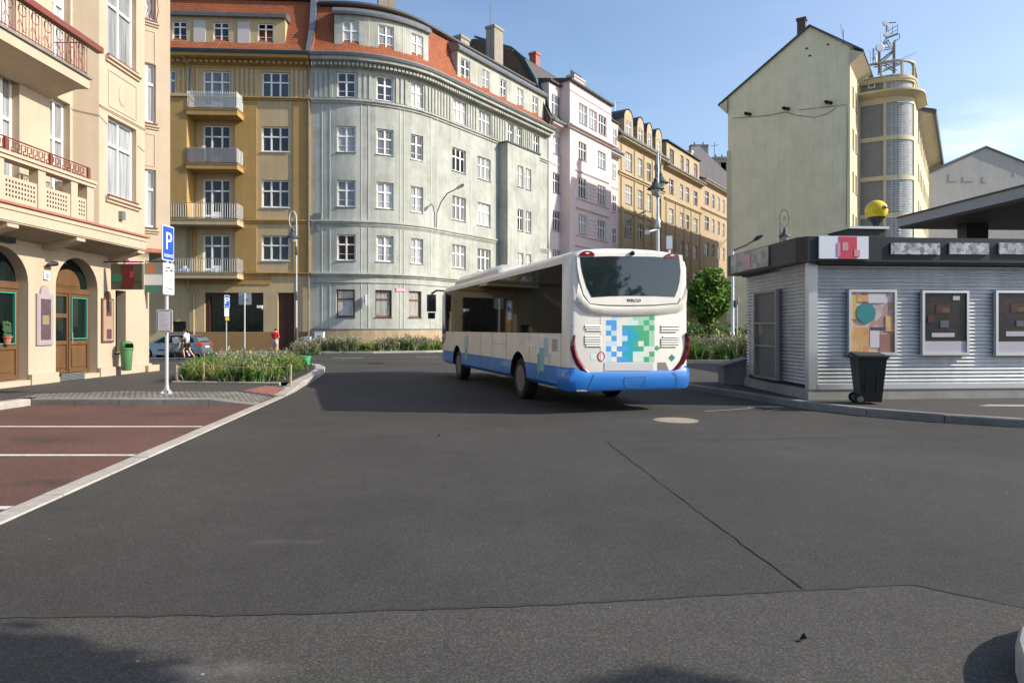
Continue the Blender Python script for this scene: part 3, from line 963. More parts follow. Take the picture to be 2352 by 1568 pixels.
# hanging signs facing the viewer
def hanging_sign(y, x0, x1, z0, z1, label, base, bits):
    t = thing('hanging_sign', label, 'sign', (-13, y, (z0 + z1) / 2))
    mb = MB(); mb.box(x0, x1, y - .05, y + .05, z0, z1); mb.build('panel', base, t)
    for i, (u0, u1, v0, v1, mt) in enumerate(bits):
        MB().box(x0 + (x1 - x0) * u0, x0 + (x1 - x0) * u1, y - .056 - .0012 * i, y - .05, z0 + (z1 - z0) * v0, z0 + (z1 - z0) * v1).build('printed_panel', mt, t)
    mb = MB(); mb.tube([(-13, y, z1 + .06), (x1, y, z1 + .06)], .022, 5); mb.tube([(x0 + .1, y, z1 + .06), (x0 + .1, y, z1)], .012, 4); mb.tube([(x1 - .1, y, z1 + .06), (x1 - .1, y, z1)], .012, 4)
    mb.build('bracket', M['iron'], t)
dk_red = pm('dark red sign', (.17, .03, .028), .5, var=.15)
dk_olive = pm('dark olive sign', (.11, .10, .06), .6, var=.2)
grn = pm('sign green', (.05, .20, .14), .5)
org = pm('sign orange', (.55, .17, .07), .5)
hanging_sign(21.75, -12.75, -11.75, 2.90, 3.72, 'dark red and olive pub sign projecting from the peach corner house', dk_olive, [(.36, .72, .05, .95, dk_red), (.05, .34, .3, .6, grn), (.74, .97, .3, .62, dk_olive), (.60, .70, .45, .7, M['sign_red'])])
hanging_sign(24.2, -13.0, -12.05, 2.95, 3.98, 'white sign with green bands at the far corner of the peach house', M['sign_white'], [(.0, 1, .0, .24, grn), (.0, 1, .62, 1.0, pm('sign grey green', (.22, .26, .22), .6)), (.12, .36, .66, .95, org)])
# dark board hung under the balcony at the edge of the picture
board(15.2, 17.75, 3.86, 4.26, 'shop_sign', 'long dark shop sign board under the balcony at the left edge', 'sign', M['charcoal'], [(.1, .9, .3, .7, dk_olive)], d=.05)

# upper wall, oriel, corner bay
UD = 0.0
mb = MB()
wall(mb, P1, 8, 20.2, 4.4, 17, [(17.25, 18.02, 4.95, 8.25), (19.21, 20.08, 4.95, 8.25), (19.3, 20.1, 9.05, 12.1), (17.0, 17.9, 9.05, 12.1)], UD, .28)
mb.build('upper_wall', M['plaster_peach'], peach)
for a, b, c, e, k in ((17.25, 18.02, 4.95, 8.25, 'two'), (19.21, 20.08, 4.95, 8.25, 'two'), (19.3, 20.1, 9.05, 12.1, 'two'), (17.0, 17.9, 9.05, 12.1, 'two')):
    window(P1, peach, a, b, c, e, .24, k, d=UD, sill=False, split=.66)
OX = -12.4                                                # the canted oriel
OF = Path([(OX, 0), (OX, 23.05)])
mb = MB()
ez = lambda z: EYE + (z - EYE) * 1.0333
wops = [(20.95, 22.53, ez(5.66), ez(8.0)), (20.95, 22.53, ez(9.82), ez(12.25)), (20.95, 22.53, 14.3, 16.7)]
wall(mb, OF, 20.5, 23.05, 4.68, 17, wops, 0, .26)
mb.quad((-13, 20.2, 4.68), (OX, 20.5, 4.68), (OX, 20.5, 17), (-13, 20.2, 17))
mb.quad((-13.3, 23.2, 4.3), (OX, 23.05, 4.3), (OX, 23.05, 17), (-13.3, 23.2, 17))
mb.quad((-13, 20.2, 4.68), (OX, 20.5, 4.68), (OX, 23.05, 4.68), (-13, 23.05, 4.68))
mb.fbox(P1, 22.3, 23.05, -.3, .55, 4.2, 4.66)
orl = mb.build('oriel', M['plaster_peach'], peach)
for w in wops:
    window(OF, peach, *w, .20, 'two', split=.66, sill=True, sm=M['rail_red'])
for w in wops:
    mb = MB()
    mb.sweep(OF, w[0] - .14, w[1] + .14, moulding(0, w[2] - .26, w[2] - .07, .13))
    z0, z1 = w[2] - 1.6, w[2] - .5
    if z0 > 5.5:
        for (p, q, r, s_) in ((20.95, 22.53, z0, z0 + .03), (20.95, 22.53, z1, z1 + .03)): mb.fbox(OF, p, q, -.01, .02, r, s_)
        for p in (20.95, 22.50): mb.fbox(OF, p, p + .03, -.01, .02, z0 + .03, z1)
        mb.ball(OF.at(21.72, (z0 + z1) / 2, .01), (.03, .22, .34), 10)
    mb.build('oriel_moulding', M['plaster_peach'], peach)
mb = MB()
mb.sweep(OF, 20.5, 23.05, moulding(0, 8.32, 8.40, .05))
mb.build('oriel_moulding', M['plaster_peach'], peach)
mb = MB(); mb.fbox(OF, 21.5, 21.7, -.01, .12, 5.1, 5.36); mb.build('vent_cap', M['zinc'], peach)
# corner bay that overhangs the pavement
CB = Path([(-13.96, 24.07), (-12.7, 25.36)])
mb = MB()
s0, s1 = CB.s(318), CB.s(358)
cops = [(s0, s1, 5.35, 7.45), (s0, s1, 9.15, 11.3), (s0, s1, 12.9, 15.0)]
wall(mb, CB, 0, CB.L, 4.42, 17, cops, 0, .2)
e0 = CB.at(CB.L, 0)
mb.quad((e0.x, e0.y, 4.42), (-14.9, 28, 4.42), (-14.9, 28, 17), (e0.x, e0.y, 17))
mb.quad((-13.96, 24.07, 4.42), (e0.x, e0.y, 4.42), (-14.9, 28, 4.42), (-17, 28, 4.42))
mb.build('corner_bay', M['plaster_peach'], peach)
for w in cops: window(CB, peach, *w, .14, 'two', split=.66, sm=M['rail_red'])
for w in cops:
    mb = MB()
    mb.sweep(CB, w[0] - .1, w[1] + .1, moulding(0, w[2] - .24, w[2] - .07, .09))
    z0, z1 = w[2] - 1.55, w[2] - .4
    if z0 > 5:
        for p in (w[0] + .02, w[1] - .05): mb.fbox(CB, p, p + .03, -.01, .018, z0, z1)
        for z in (z0, z1): mb.fbox(CB, w[0] + .05, w[1] - .05, -.01, .018, z - .03, z)
    mb.build('bay_moulding', M['plaster_peach'], peach)
MB().fbox(CB, 0, CB.L + .02, -.02, .04, 4.44, 4.58).build('bay_edging', M['terracotta'], peach)
MB().add([(-17, 8, 17), (-12.9, 8, 17), (-12.3, 23.0, 17), (-12.6, 25.3, 17), (-14.9, 28, 17), (-17, 28, 17)], [(0, 1, 2, 3, 4, 5)]).build('roof', M['slate'], peach)
# first floor balcony: slab, brackets, pierced parapet, meander railing
b1 = MB()
b1.fbox(P1, 10, 22.4, 0, 1.0, 4.24, 4.62)
b1.fbox(P1, 10, 22.42, .98, 1.03, 4.50, 4.60)
for s in (13.2, 16.3, 18.9, 22.0):
    b1.add([P1.at(s, 4.22, 0), P1.at(s, 3.84, 0), P1.at(s, 4.10, .95), P1.at(s, 4.22, .95), P1.at(s + .38, 4.22, 0), P1.at(s + .38, 3.84, 0), P1.at(s + .38, 4.10, .95), P1.at(s + .38, 4.22, .95)],
           [(0, 1, 2, 3), (4, 7, 6, 5), (1, 5, 6, 2), (2, 6, 7, 3)])
bal = b1.build('balcony', M['plaster_peach'], peach)
MB().fbox(P1, 10, 22.5, .9, 1.08, 4.622, 4.68).build('slab_edging', M['terracotta'], bal)
MB().add([P1.at(10, 4.236, .04), P1.at(22.36, 4.236, .04), P1.at(22.36, 3.98, .003), P1.at(10, 3.98, .003), P1.at(10, 4.236, .98), P1.at(22.36, 4.236, .98), P1.at(22.36, 4.20, .98), P1.at(10, 4.20, .98)], MB.BOXF).build('soffit', pm('shade toned soffit plaster', (.36, .29, .22), .9, var=.12, vs=1.5, blot=.25), bal)  # deep shade under the balcony is put into a darker plaster colour
mb = MB()
for s in (11.4, 12.9, 14.4, 15.9, 17.35, 18.65): mb.fbox(P1, s, s + .28, .72, .96, 4.68, 5.70)
mb.fbox(P1, 19.35, 19.65, .72, .96, 4.68, 5.70)
for s in (11.68, 13.18, 14.68, 16.18, 17.63, 18.93):
    e = {18.93: 19.35, 17.63: 18.65}.get(s, s + 1.22)
    mb.fbox(P1, s, e, .78, .93, 4.72, 5.32)
mb.fbox(P1, 10, 19.7, .66, 1.0, 5.70, 5.86)
mb.fbox(P1, 10, 19.7, .63, 1.04, 5.80, 5.88)
mb.fbox(P1, 19.4, 19.6, 0.0, .72, 4.68, 5.84)
par = mb.build('parapet', M['plaster_peach'], bal)
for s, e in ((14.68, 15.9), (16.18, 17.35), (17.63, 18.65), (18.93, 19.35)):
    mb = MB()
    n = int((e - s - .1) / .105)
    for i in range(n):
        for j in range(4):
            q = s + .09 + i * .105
            mb.fbox(P1, q, q + .05, .925, .933, 4.83 + j * .115, 4.885 + j * .115)  # dark raised squares stand in for the shade inside the holes
    mb.build('hole_shade_pattern', M['iron'], bal)
mb = MB()
mb.tube([P1.at(10, 6.26, .84), P1.at(19.6, 6.26, .84)], .022, 5)
mb.tube([P1.at(10, 5.95, .84), P1.at(19.6, 5.95, .84)], .014, 5)
pts = []
s = 10.2
while s < 19.3:
    for q, z in ((0, 5.98), (0, 6.2), (.14, 6.2), (.14, 6.06), (.07, 6.06), (.07, 5.98), (.21, 5.98)): pts.append(P1.at(s + q, z, .84))
    s += .21
mb.tube(pts, .017, 4)
for s in (12, 14, 16.4, 18.0, 19.6):
    mb.fbox(P1, s - .05, s + .05, .81, .87, 5.88, 6.27)
mb.build('meander_railing', M['rail_red'], bal)
# second floor balcony with the ironwork railing
mb = MB()
mb.fbox(P1, 10, 19.4, UD, 1.0, 8.45, 8.72)
mb.add([P1.at(10, 8.45, UD), P1.at(10, 8.45, .95), P1.at(10, 8.10, UD), P1.at(19.2, 8.45, UD), P1.at(19.2, 8.45, .95), P1.at(19.2, 8.10, UD)], [(0, 2, 5, 3), (1, 4, 5, 2), (3, 5, 4), (0, 1, 2)])
bal2 = mb.build('balcony', M['plaster_peach'], peach)
MB().fbox(P1, 10, 19.45, .0, 1.06, 8.722, 8.79).build('slab_edging', M['granite_dark'], bal2)
railing(P1, bal2, 11, 19.3, .98, 8.79, 9.74, .115, M['rail_red'], .011, True, .05)
mb = MB()
for s in [11 + i * .46 for i in range(18)]:
    c = P1.at(s + .23, 9.45, .98)
    mb.tube([c + Vector((0, math.cos(k * math.pi / 6) * .14, math.sin(k * math.pi / 6) * .14)) for k in range(12)], .011, 4, closed=True)
    mb.tube([c + Vector((0, -.16 + .32 * k / 6, -.38 + .14 * math.sin(k * 1.05))) for k in range(7)], .011, 4)
mb.build('scrollwork', M['rail_red'], bal2)
mb = MB()
mb.fbox(P1, 13, 19.7, 1.02, 1.22, 9.58, 9.74)
mb.build('flower_box', M['rail_red'], bal2)
mb = MB()
mb.tube([P1.at(15.2 + i * .11, 9.8 - .0 * i, 1.0) for i in range(3)], .01, 4)
# iron window guard on the corner bay
mb = MB()
for i in range(6):
    q = s0 + (s1 - s0) * i / 5
    mb.tube([CB.at(q, 12.9, .04), CB.at(q, 13.2, .26), CB.at(q, 13.75, .12)], .014, 4)
mb.tube([CB.at(s0, 13.75, .12), CB.at(s1, 13.75, .12)], .018, 4)
mb.build('window_guard', M['rail_red'], peach)
# telephone cable along the wall
mb = MB()
mb.tube([(-12.97, 20.1, 8.15), (-12.98, 20.19, 8.12), (OX + .02, 20.48, 8.05), OF.at(20.9, 7.9, .02)], .008, 4)
mb.tube([OF.at(22.6, 7.7, .02), OF.at(23.0, 7.6, .02)], .008, 4)
mb.build('cable', M['iron'], peach)
# ------------------------------------------------------------------ ochre house
FY = Path([(-30.1, 47.04), (-14.1, 48.0)])
yel = thing('apartment_house', 'ochre and beige apartment house with stacked balconies and a red tiled mansard', 'building', (-20, 47.6, 0))
sx = FY.s
rows = [(165, 223), (290, 348), (413, 476), (540, 598)]
c1, c2 = (sx(466), sx(528)), (sx(601), sx(664))
ops, wins = [], []
for i, (yt, yb) in enumerate(rows):
    zt, zb = FY.z(600, yt), FY.z(600, yb)
    for (a, b), k in ((c1, 'door'), (c2, 'three')):
        c = zb - .95 if k == 'door' else zb
        ops.append((a, b, c, zt)); wins.append((a, b, c, zt, k))
    if i == 0:
        a, b = sx(362), sx(403)
        ops.append((a, b, zb, zt)); wins.append((a, b, zb, zt, 'three'))
gops = [(sx(470), sx(605), FY.z(540, 790), FY.z(540, 672)), (sx(638), sx(676), .14, FY.z(650, 672)), (sx(396), sx(427), .14, FY.z(410, 738))]
z_eave = 20.35
mb = MB()
wall(mb, FY, 0, FY.L, 0, z_eave, ops + gops, 0, .3)
mb.build('wall', M['plaster_beige'], yel)
for a, b, c, e, k in wins: window(FY, yel, a, b, c, e, .18, k, split=.72 if k == 'door' else .60, sill=k != 'door', sm=M['white'], pane=M['pane'] if c > 16 else M['pane_dark'], t=.09)
MB().quad(*[FY.at(q, z, -.32) for q, z in ((gops[0][0], gops[0][2]), (gops[0][1], gops[0][2]), (gops[0][1], gops[0][3]), (gops[0][0], gops[0][3]))]).build('shop_window', M['pane_shop'], yel)
mb = MB()
a, b, c, e = gops[0]
mb.fbox(FY, a, b, -.30, -.2, e - .28, e); mb.fbox(FY, a, a + .3, -.3, -.15, c, e - .28); mb.fbox(FY, b - .08, b, -.3, -.2, c, e - .28)
mb.build('shop_window_frame', M['wood_dark'], yel)
MB().fbox(FY, a + .5, b - .08, -.29, -.24, c + .02, c + .55).build('shop_counter', pm('pale blue counter', (.20, .30, .32), .5), yel)
mb = MB()
a, b, c, e = gops[1]
mb.fbox(FY, a, b, -.3, -.24, c, e)
for q in (a + .06, (a + b) / 2 + .03):
    mb.fbox(FY, q, q + (b - a) / 2 - .12, -.24, -.215, c + .2, c + 1.2); mb.fbox(FY, q, q + (b - a) / 2 - .12, -.24, -.215, c + 1.35, c + 2.5)
    mb.fbox(FY, q, q + (b - a) / 2 - .12, -.24, -.215, c + 2.7, e - .1)
mb.build('entrance_door', M['wood_dark'], yel)
mb = MB()
mb.fbox(FY, gops[2][0], gops[2][1], -.3, -.25, .14, gops[2][3])
for i in range(9): mb.fbox(FY, gops[2][0], gops[2][1], -.25, -.235, .3 + i * .28, .36 + i * .28)
mb.build('side_door', M['anthracite'], yel)
zb, zt = 5.66, FY.z(600, 232)
ex = sx(714)
for a, b in ((sx(430), sx(452)), (sx(540), sx(590)), (sx(674), ex - .02)):
    MB().fbox(FY, a, b, -.01, .07, zb, 8.95).build('pilaster', M['plaster_ochre'], yel)
    MB().fbox(FY, a, b, -.01, .07, 9.38, zt).build('pilaster', M['plaster_ochre'], yel)
MB().fbox(FY, sx(390), sx(622), -.01, .05, 4.75, 5.36).build('sign_band', M['plaster_ochre'], yel)
mb = MB()
mb.fbox(FY, 0, ex, -.01, .035, FY.z(600, 160), z_eave - .35)
mb.build('frieze', M['plaster_ochre'], yel)
ztt, ztb = FY.z(600, 160), FY.z(600, 224)
for a, b in ((sx(404), c1[0]), (c1[1], c2[0]), (c2[1], ex)):
    n = int((b - a - .15) / .30)
    mb = MB()
    for i in range(n):
        q = a + .12 + (b - a - .24) * i / max(1, n)
        mb.fbox(FY, q, q + .16, -.01, .085, ztb, ztt)
    mb.build('fluting', M['plaster_beige'], yel)
for z0, z1, o in ((17.62, 17.86, .22), (9.0, 9.36, .16), (5.38, 5.64, .2)): MB().sweep(FY, 0, ex, moulding(0, z0, z1, o)).build('string_course', M['plaster_ochre'], yel)
MB().fbox(FY, sx(390), gops[1][0], -.01, .05, .1, 1.45).fbox(FY, gops[1][1], ex, -.01, .05, .1, 1.45).build('plinth', pm('brown plinth', (.28, .17, .07), .9, var=.15), yel)
mb = MB()
mb.sweep(FY, 0, ex, [(-.01, 20.0), (.15, 20.05), (.2, 20.3), (.75, 20.4), (.78, 20.75), (-.2, 20.78)])
n = 42
for i in range(n):
    q = ex * (i + .3) / n
    mb.fbox(FY, q, q + .2, .1, .42, 20.08, 20.26)
mb.build('cornice', M['plaster_ochre'], yel)
MB().sweep(FY, 0, ex, [(.66, 20.76), (.70, 20.62), (.86, 20.62), (.92, 20.80), (.88, 20.86), (.6, 20.82)]).build('gutter', M['zinc_dark'], yel)
RY = [(.62, 20.84), (-.15, 21.7), (-.8, 23.2), (-1.35, 25.2), (-1.5, 25.4)]
MB().sweep(FY, 0, ex - .05, RY).build('mansard_roof', M['tiles'], yel)
MB().sweep(FY, 0, ex - .05, [(-1.3, 25.3), (-1.1, 25.42), (-1.1, 25.6), (-1.5, 25.62), (-7, 29)]).build('upper_roof', M['slate'], yel)
# dormer strip
dd = -.15
da, db = 0, FY.s(655, dd)
zt, zb = FY.z(600, 52, dd), FY.z(600, 101, dd)
dw = [(FY.s(x0, dd), FY.s(x1, dd), zb + .1, zt - .05) for x0, x1 in ((396, 429), (490, 526), (592, 628))]
mb = MB()
wall(mb, FY, da, db, zb - .25, zt + .3, dw, dd, .25)
mb.quad(FY.at(db, zb - .25, dd), FY.at(db, zb - .25, -2.2), FY.at(db, zt + .3, -2.2), FY.at(db, zt + .3, dd))
dor = mb.build('dormer', M['plaster_beige'], yel)
for i, w in enumerate(dw):
    fr = window(FY, dor, *w, .12, 'cross', d=dd, split=.70, sill=False, pane=M['pane_dark'])
    if i == 2:                                           # this sash stands open: a dark panel stands in for the unlit room
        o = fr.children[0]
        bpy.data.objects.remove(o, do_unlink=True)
        MB().fbox(FY, w[0] - .3, w[1] + .3, dd - 1.5, dd - 1.4, w[2] - .3, w[3] + .2).build('dark_room_panel', M['anthracite'], fr)
lil = pm('pale lilac panel', (.50, .47, .47), .8, var=.05)
for x0, x1 in ((445, 472), (546, 574)): MB().fbox(FY, FY.s(x0, dd), FY.s(x1, dd), dd - .01, dd + .05, zb, zt).build('dormer_panel', lil, dor)
MB().sweep(FY, da, db + .15, [(-2.2, zt + .28), (dd + .28, zt + .28), (dd + .34, zt + .5), (-.5, zt + .72), (-2.2, zt + .78)]).build('dormer_roof', M['zinc'], dor)
mb = MB()
p0, p1 = FY.s(575, -2.0), FY.s(655, -2.0)
mb.fbox(FY, p0, p1, -5, -2.4, 25.6, 28.2)
mb.build('attic_dormer', M['plaster_beige'], yel)
# metal sheathed fire wall between the two roofs
mb = MB()
mb.sweep(FY, ex - .22, ex + .16, [(.70, 20.9), (.05, 22.0), (-.55, 23.5), (-1.0, 25.6), (-7, 29.6), (-7, 28), (-1.6, 24), (.2, 20.7)])
mb.build('fire_wall', M['zinc'], yel)
pipe(FY, yel, ex - .12, .3, 20.1, .14, .06, M['granite_dark'], (ex - .1, 20.7, .75))
pipe(FY, yel, sx(441), 5.6, 19.6, .16, .055, M['zinc'], (sx(424), 20.65, .75))
mb = MB(); mb.tube([FY.at(sx(432), 5.3, .1), FY.at(sx(434), 4.6, .12), FY.at(sx(446), 4.1, .12), FY.at(sx(447), .3, .12)], .06, 6); mb.build('drainpipe', M['plaster_beige'], yel)
# projecting fin on the left
fd = 1.25
fa, fb = FY.s(392, fd), FY.s(429, fd)
MB().fbox(FY, fa - 3, fb, -.01, fd, 8.95, FY.z(420, 222, fd)).build('stair_bay', M['plaster_ochre'], yel)
MB().fbox(FY, fa - 3, fb + .1, -.01, fd + .12, FY.z(420, 222, fd), FY.z(420, 215, fd)).build('bay_cornice', M['plaster_beige'], yel)
glassy = pm('clear balcony panel', (.30, .34, .37), .12, var=.05)
glassy.node_tree.nodes['Principled BSDF'].inputs['Alpha'].default_value = .42
slat = pm('grey slatted balcony screen', (.19, .175, .185), .6, var=.1)
for k, (xl, yt, y0, y1) in enumerate(((428, 209, 249, 264), (427, 339, 374, 388), (380, 466, 502, 516), (380, 593, 626, 639))):
    d = 1.35
    a, b = FY.s(xl, d), FY.s(545, d)
    z0, z1, zr = FY.z(500, y1, d), FY.z(500, y0, d), FY.z(500, yt, d)
    bal = MB().fbox(FY, a, b, -.01, d, z0, z1).fbox(FY, a, b + .04, 0.0, d + .04, z1 - .08, z1 - .02).build('balcony', M['plaster_ochre'] if k < 2 else M['plaster_beige'], yel)
    MB().fbox(FY, a, b + .05, .0, d + .05, z1, z1 + .03).build('slab_edging', M['zinc_dark'], bal)
    railing(FY, bal, a + .05, b - .05, d - .06, z1 + .03, zr, .15, M['steel'], .010)
    if k == 0:
        MB().fbox(FY, a + .08, b - .1, d - .045, d - .035, z1 + .08, zr - .12).build('railing_panel', glassy, bal)
    if k == 1:
        mb = MB()
        n = 30
        for i in range(n):
            q = a + .06 + (b - a - .12) * i / n
            mb.fbox(FY, q, q + (b - a) / n - .015, d - .05, d - .035, z1 + .06, zr - .05)
        for i in range(9):
            mb.fbox(FY, b - .055, b - .045, .15 + i * .13, .265 + i * .13, z1 + .06, zr - .05)
        mb.build('railing_panel', slat, bal)
    if k == 3:
        for i, (x, h) in enumerate(((415, .25), (423, .42), (430, .25), (494, .28))):
            p = FY.at(FY.s(x, d - .3), z1 + .035, d - .3)
            t = MB().lathe([(.12, 0), (.15, h), (.16, h), (.14, h - .02), (.0, h - .03)], p, 10).build('bucket', M['sign_white'])
            tag(t, ['white bucket leftmost on the lowest ochre balcony', 'tall white bucket in the middle of three on the lowest ochre balcony', 'white bucket right of the tall one on the lowest ochre balcony', 'lone white bucket below the balcony door of the ochre house'][i], 'bucket', 'white buckets on the balcony')
        p = FY.at(FY.s(393, d - .4), z1 + .035, d - .4)
        t = thing('potted_plant', 'dark green potted shrub at the left end of the lowest ochre balcony', 'plant', p)
        MB().lathe([(.14, 0), (.18, .3), (.0, .3)], p, 10).build('pot', M['charcoal'], t)
        mb = MB()
        for i in range(120):
            c = p + Vector((R.gauss(0, .2), R.gauss(0, .12), R.uniform(.35, 1.2)))
            s = R.uniform(.05, .1); u = Vector((R.uniform(-1, 1), R.uniform(-1, 1), R.uniform(-1, 1))).normalized() * s; w = Vector((-u.y, u.x, R.uniform(-.5, .5) * s))
            mb.add([c - u, c + w, c + u, c - w], [(0, 1, 2, 3)])
        mb.build('foliage', pm('shrub leaves', (.03, .07, .025), .6, var=.3), t)
t = thing('security_camera', 'white surveillance camera on the ochre house wall beside the shop window', 'camera', FY.at(sx(600), 3.15))
MB().tube([FY.at(sx(602), 3.0, 0), FY.at(sx(602), 3.12, .25)], .03, 6).build('bracket', M['white'], t)
MB().fbox(FY, sx(594), sx(606), .2, .4, 3.1, 3.28).build('housing', M['white'], t)

# person leaning in the open dormer window is built later with the other people

# ------------------------------------------------------------------ grey green corner house
arc = [(-12.6 + 8 * math.sin(t), 56 - 8 * math.cos(t)) for t in [rad(56.3) * i / 16 for i in range(17)]]
FG = Path([(-14.1, 48.0)] + arc + [(3.43, 65.6)])
gr = thing('apartment_house', 'grey green rounded corner apartment house with a red tiled mansard and white windows', 'building', (-8, 52, 0))
s = FG.s
EG = FG.s(1259)
zr5, zr4, zr3, zr2, zr1 = (17.94, 19.72), (14.08, 15.92), (10.24, 12.12), (6.45, 8.30), (2.48, 4.42)
cols = [(774, 817), (865, 904), (944, 972)]
st = [(1039, 1070), (1097, 1127)]
ops, wins = [], []
for zr, cc in ((zr5, cols + [(1042, 1071), (1100, 1127), (1167, 1180), (1188, 1199), (1226, 1239)]), (zr4, cols + st), (zr3, cols + st), (zr2, cols + st)):
    for x0, x1 in cc:
        k = 'cross' if x0 < 1000 else ('three' if x0 < 1160 else 'two')
        w = (s(x0), s(x1), *zr)
        ops.append(w); wins.append((*w, k))
for zr in (zr4, zr3, zr2):
    w = (s(1233), s(1240), zr[0] - 1.2, zr[1] - 1.0)
    ops.append(w); wins.append((*w, 'slit'))
gw = [(s(x0), s(x1), *zr1) for x0, x1 in ((772, 815), (862, 900), (939, 968), (1036, 1066), (1096, 1126), (1165, 1190), (1215, 1240))]
mb = MB()
wall(mb, FG, 0, EG, 0, 20.2, ops + gw, 0, .32, step=.9)
mb.build('wall', M['plaster_green'], gr, smooth=20)
for a, b, c, e, k in wins: window(FG, gr, a, b, c, e, .18, k, split=.62, t=.095)
for w in gw: window(FG, gr, *w, .2, 'one', fm=M['brown_paint'], split=.66, sm=M['brown_paint'], t=.1)
mb = MB()
mb.fbox(FG, .02, EG - .02, -.01, .07, 0, 1.58, step=.9)
mb.build('plinth', M['stone'], gr)
MB().fbox(FG, .01, EG, -.01, .10, 1.585, 1.68, step=.9).build('plinth_cap', M['granite_dark'], gr)
for z0, z1, o in ((17.5, 17.84, .20), (9.0, 9.32, .16), (8.86, 8.98, .06), (5.34, 5.62, .22), (4.86, 4.96, .07)):
    MB().sweep(FG, 0, EG, moulding(0, z0, z1, o), step=.9).build('string_course', M['plaster_green'], gr, smooth=35)
fl = [(.05, s(774))] + [(s(817), s(865)), (s(904), s(944)), (s(972), s(1042)), (s(1071), s(1100)), (s(1127), s(1167)), (s(1199), s(1226))]
for a, b in fl:
    n = max(2, int((b - a - .2) / .36))
    mb = MB()
    for i in range(n):
        q = a + .16 + (b - a - .32) * i / n
        mb.fbox(FG, q, q + .2, -.01, .075, 17.9, 19.72)
    mb.build('fluting', M['plaster_green'], gr)
pj = pm('pale joint', (.53, .56, .49), .9, var=.05)
for x in (739, 757, 829, 846, 918, 928, 990, 1004, 1082, 1137):
    q = s(x)
    for z0, z1 in ((9.34, 17.48), (5.64, 8.84), (1.7, 4.84)): MB().fbox(FG, q, q + .055, -.01, .02, z0, z1).build('panel_joint', pj, gr)
mb = MB()
mb.sweep(FG, .1, EG, [(-.01, 20.0), (.12, 20.02), (.18, 20.25), (.72, 20.36), (.76, 20.7), (-.25, 20.74)], step=.7)
n = 92
for i in range(n):
    q = .3 + (EG - .4) * i / n
    mb.fbox(FG, q, q + .19, .05, .50, 20.03, 20.24)
mb.build('cornice', M['plaster_green'], gr, smooth=35)
MB().sweep(FG, 0.1, EG + .2, [(.62, 20.72), (.66, 20.58), (.84, 20.58), (.92, 20.76), (.88, 20.84), (.58, 20.80)], step=.7).build('gutter', M['zinc'], gr, smooth=40)
RG = [(.60, 20.82), (-.15, 21.6), (-.75, 23.0), (-1.2, 24.6), (-1.4, 25.0)]
MB().sweep(FG, .15, EG, RG, step=.7).build('mansard_roof', M['tiles'], gr, smooth=35)
MB().sweep(FG, .15, EG, [(-1.2, 24.95), (-1.0, 25.05), (-1.0, 25.2), (-1.5, 25.3), (-6.5, 27.6), (-7.5, 27.4)], step=.7).build('upper_roof', M['slate'], gr, smooth=35)
dd = -.22
for (x0, x1, ww) in ((768, 984, ((787, 825), (869, 905), (945, 972))), (1051, 1252, ((1059, 1080), (1108, 1124), (1150, 1163), (1188, 1202), (1223, 1236)))):
    a, b = FG.s(x0, dd), FG.s(x1, dd)
    dw = [(FG.s(p, dd), FG.s(q, dd), 21.65, 23.42) for p, q in ww]
    mb = MB()
    wall(mb, FG, a, b, 21.3, 23.85, dw, dd, .25, step=.8)
    for q in (a, b): mb.quad(FG.at(q, 21.3, dd), FG.at(q, 21.3, -2), FG.at(q, 23.85, -2), FG.at(q, 23.85, dd))
    dor = mb.build('dormer', M['plaster_green'], gr)
    for w in dw: window(FG, dor, *w, .12, 'cross', d=dd, split=.62, sill=False)
    mb = MB()
    for p, q in zip(ww, ww[1:]):
        m_ = (FG.s(p[1], dd) + FG.s(q[0], dd)) / 2
        mb.fbox(FG, m_ - .02, m_ + .02, dd - .01, dd + .015, 21.35, 23.8)
    mb.build('dormer_joint', M['plaster_gable'], dor)
    MB().sweep(FG, a - .1, b + .1, [(-2, 23.83), (dd + .24, 23.84), (dd + .3, 24.0), (dd + .1, 24.3), (-.9, 24.62), (-2, 24.66)], step=.7).build('dormer_roof', M['zinc'], dor, smooth=35)
# oriel on the street side
od = .95
oa, ob = FG.s(1166, od), FG.s(1240, od)
OG = Path([tuple(FG.at(oa, 0, od))[:2], tuple(FG.at(ob, 0, od))[:2]])
ow = [(OG.s(1189), OG.s(1202), *z) for z in (zr4, zr3, zr2)] + [(OG.s(1208), OG.s(1220), *z) for z in (zr4, zr3, zr2)]
mb = MB()
wall(mb, OG, 0, OG.L, 8.3 - 2.2, 17.55, ow, 0, .2)
for q in (0, OG.L): mb.quad(OG.at(q, 6.1, 0), OG.at(q, 6.1, -od), OG.at(q, 17.55, -od), OG.at(q, 17.55, 0))
mb.quad(OG.at(0, 6.1, 0), OG.at(OG.L, 6.1, 0), OG.at(OG.L, 5.6, -od), OG.at(0, 5.6, -od))
mb.build('oriel', M['plaster_green'], gr)
for w in ow: window(OG, gr, *w, .14, 'two', split=.62)
MB().fbox(OG, -.08, OG.L + .08, -od, .10, 17.55, 17.68).build('oriel_cap', M['zinc_dark'], gr)
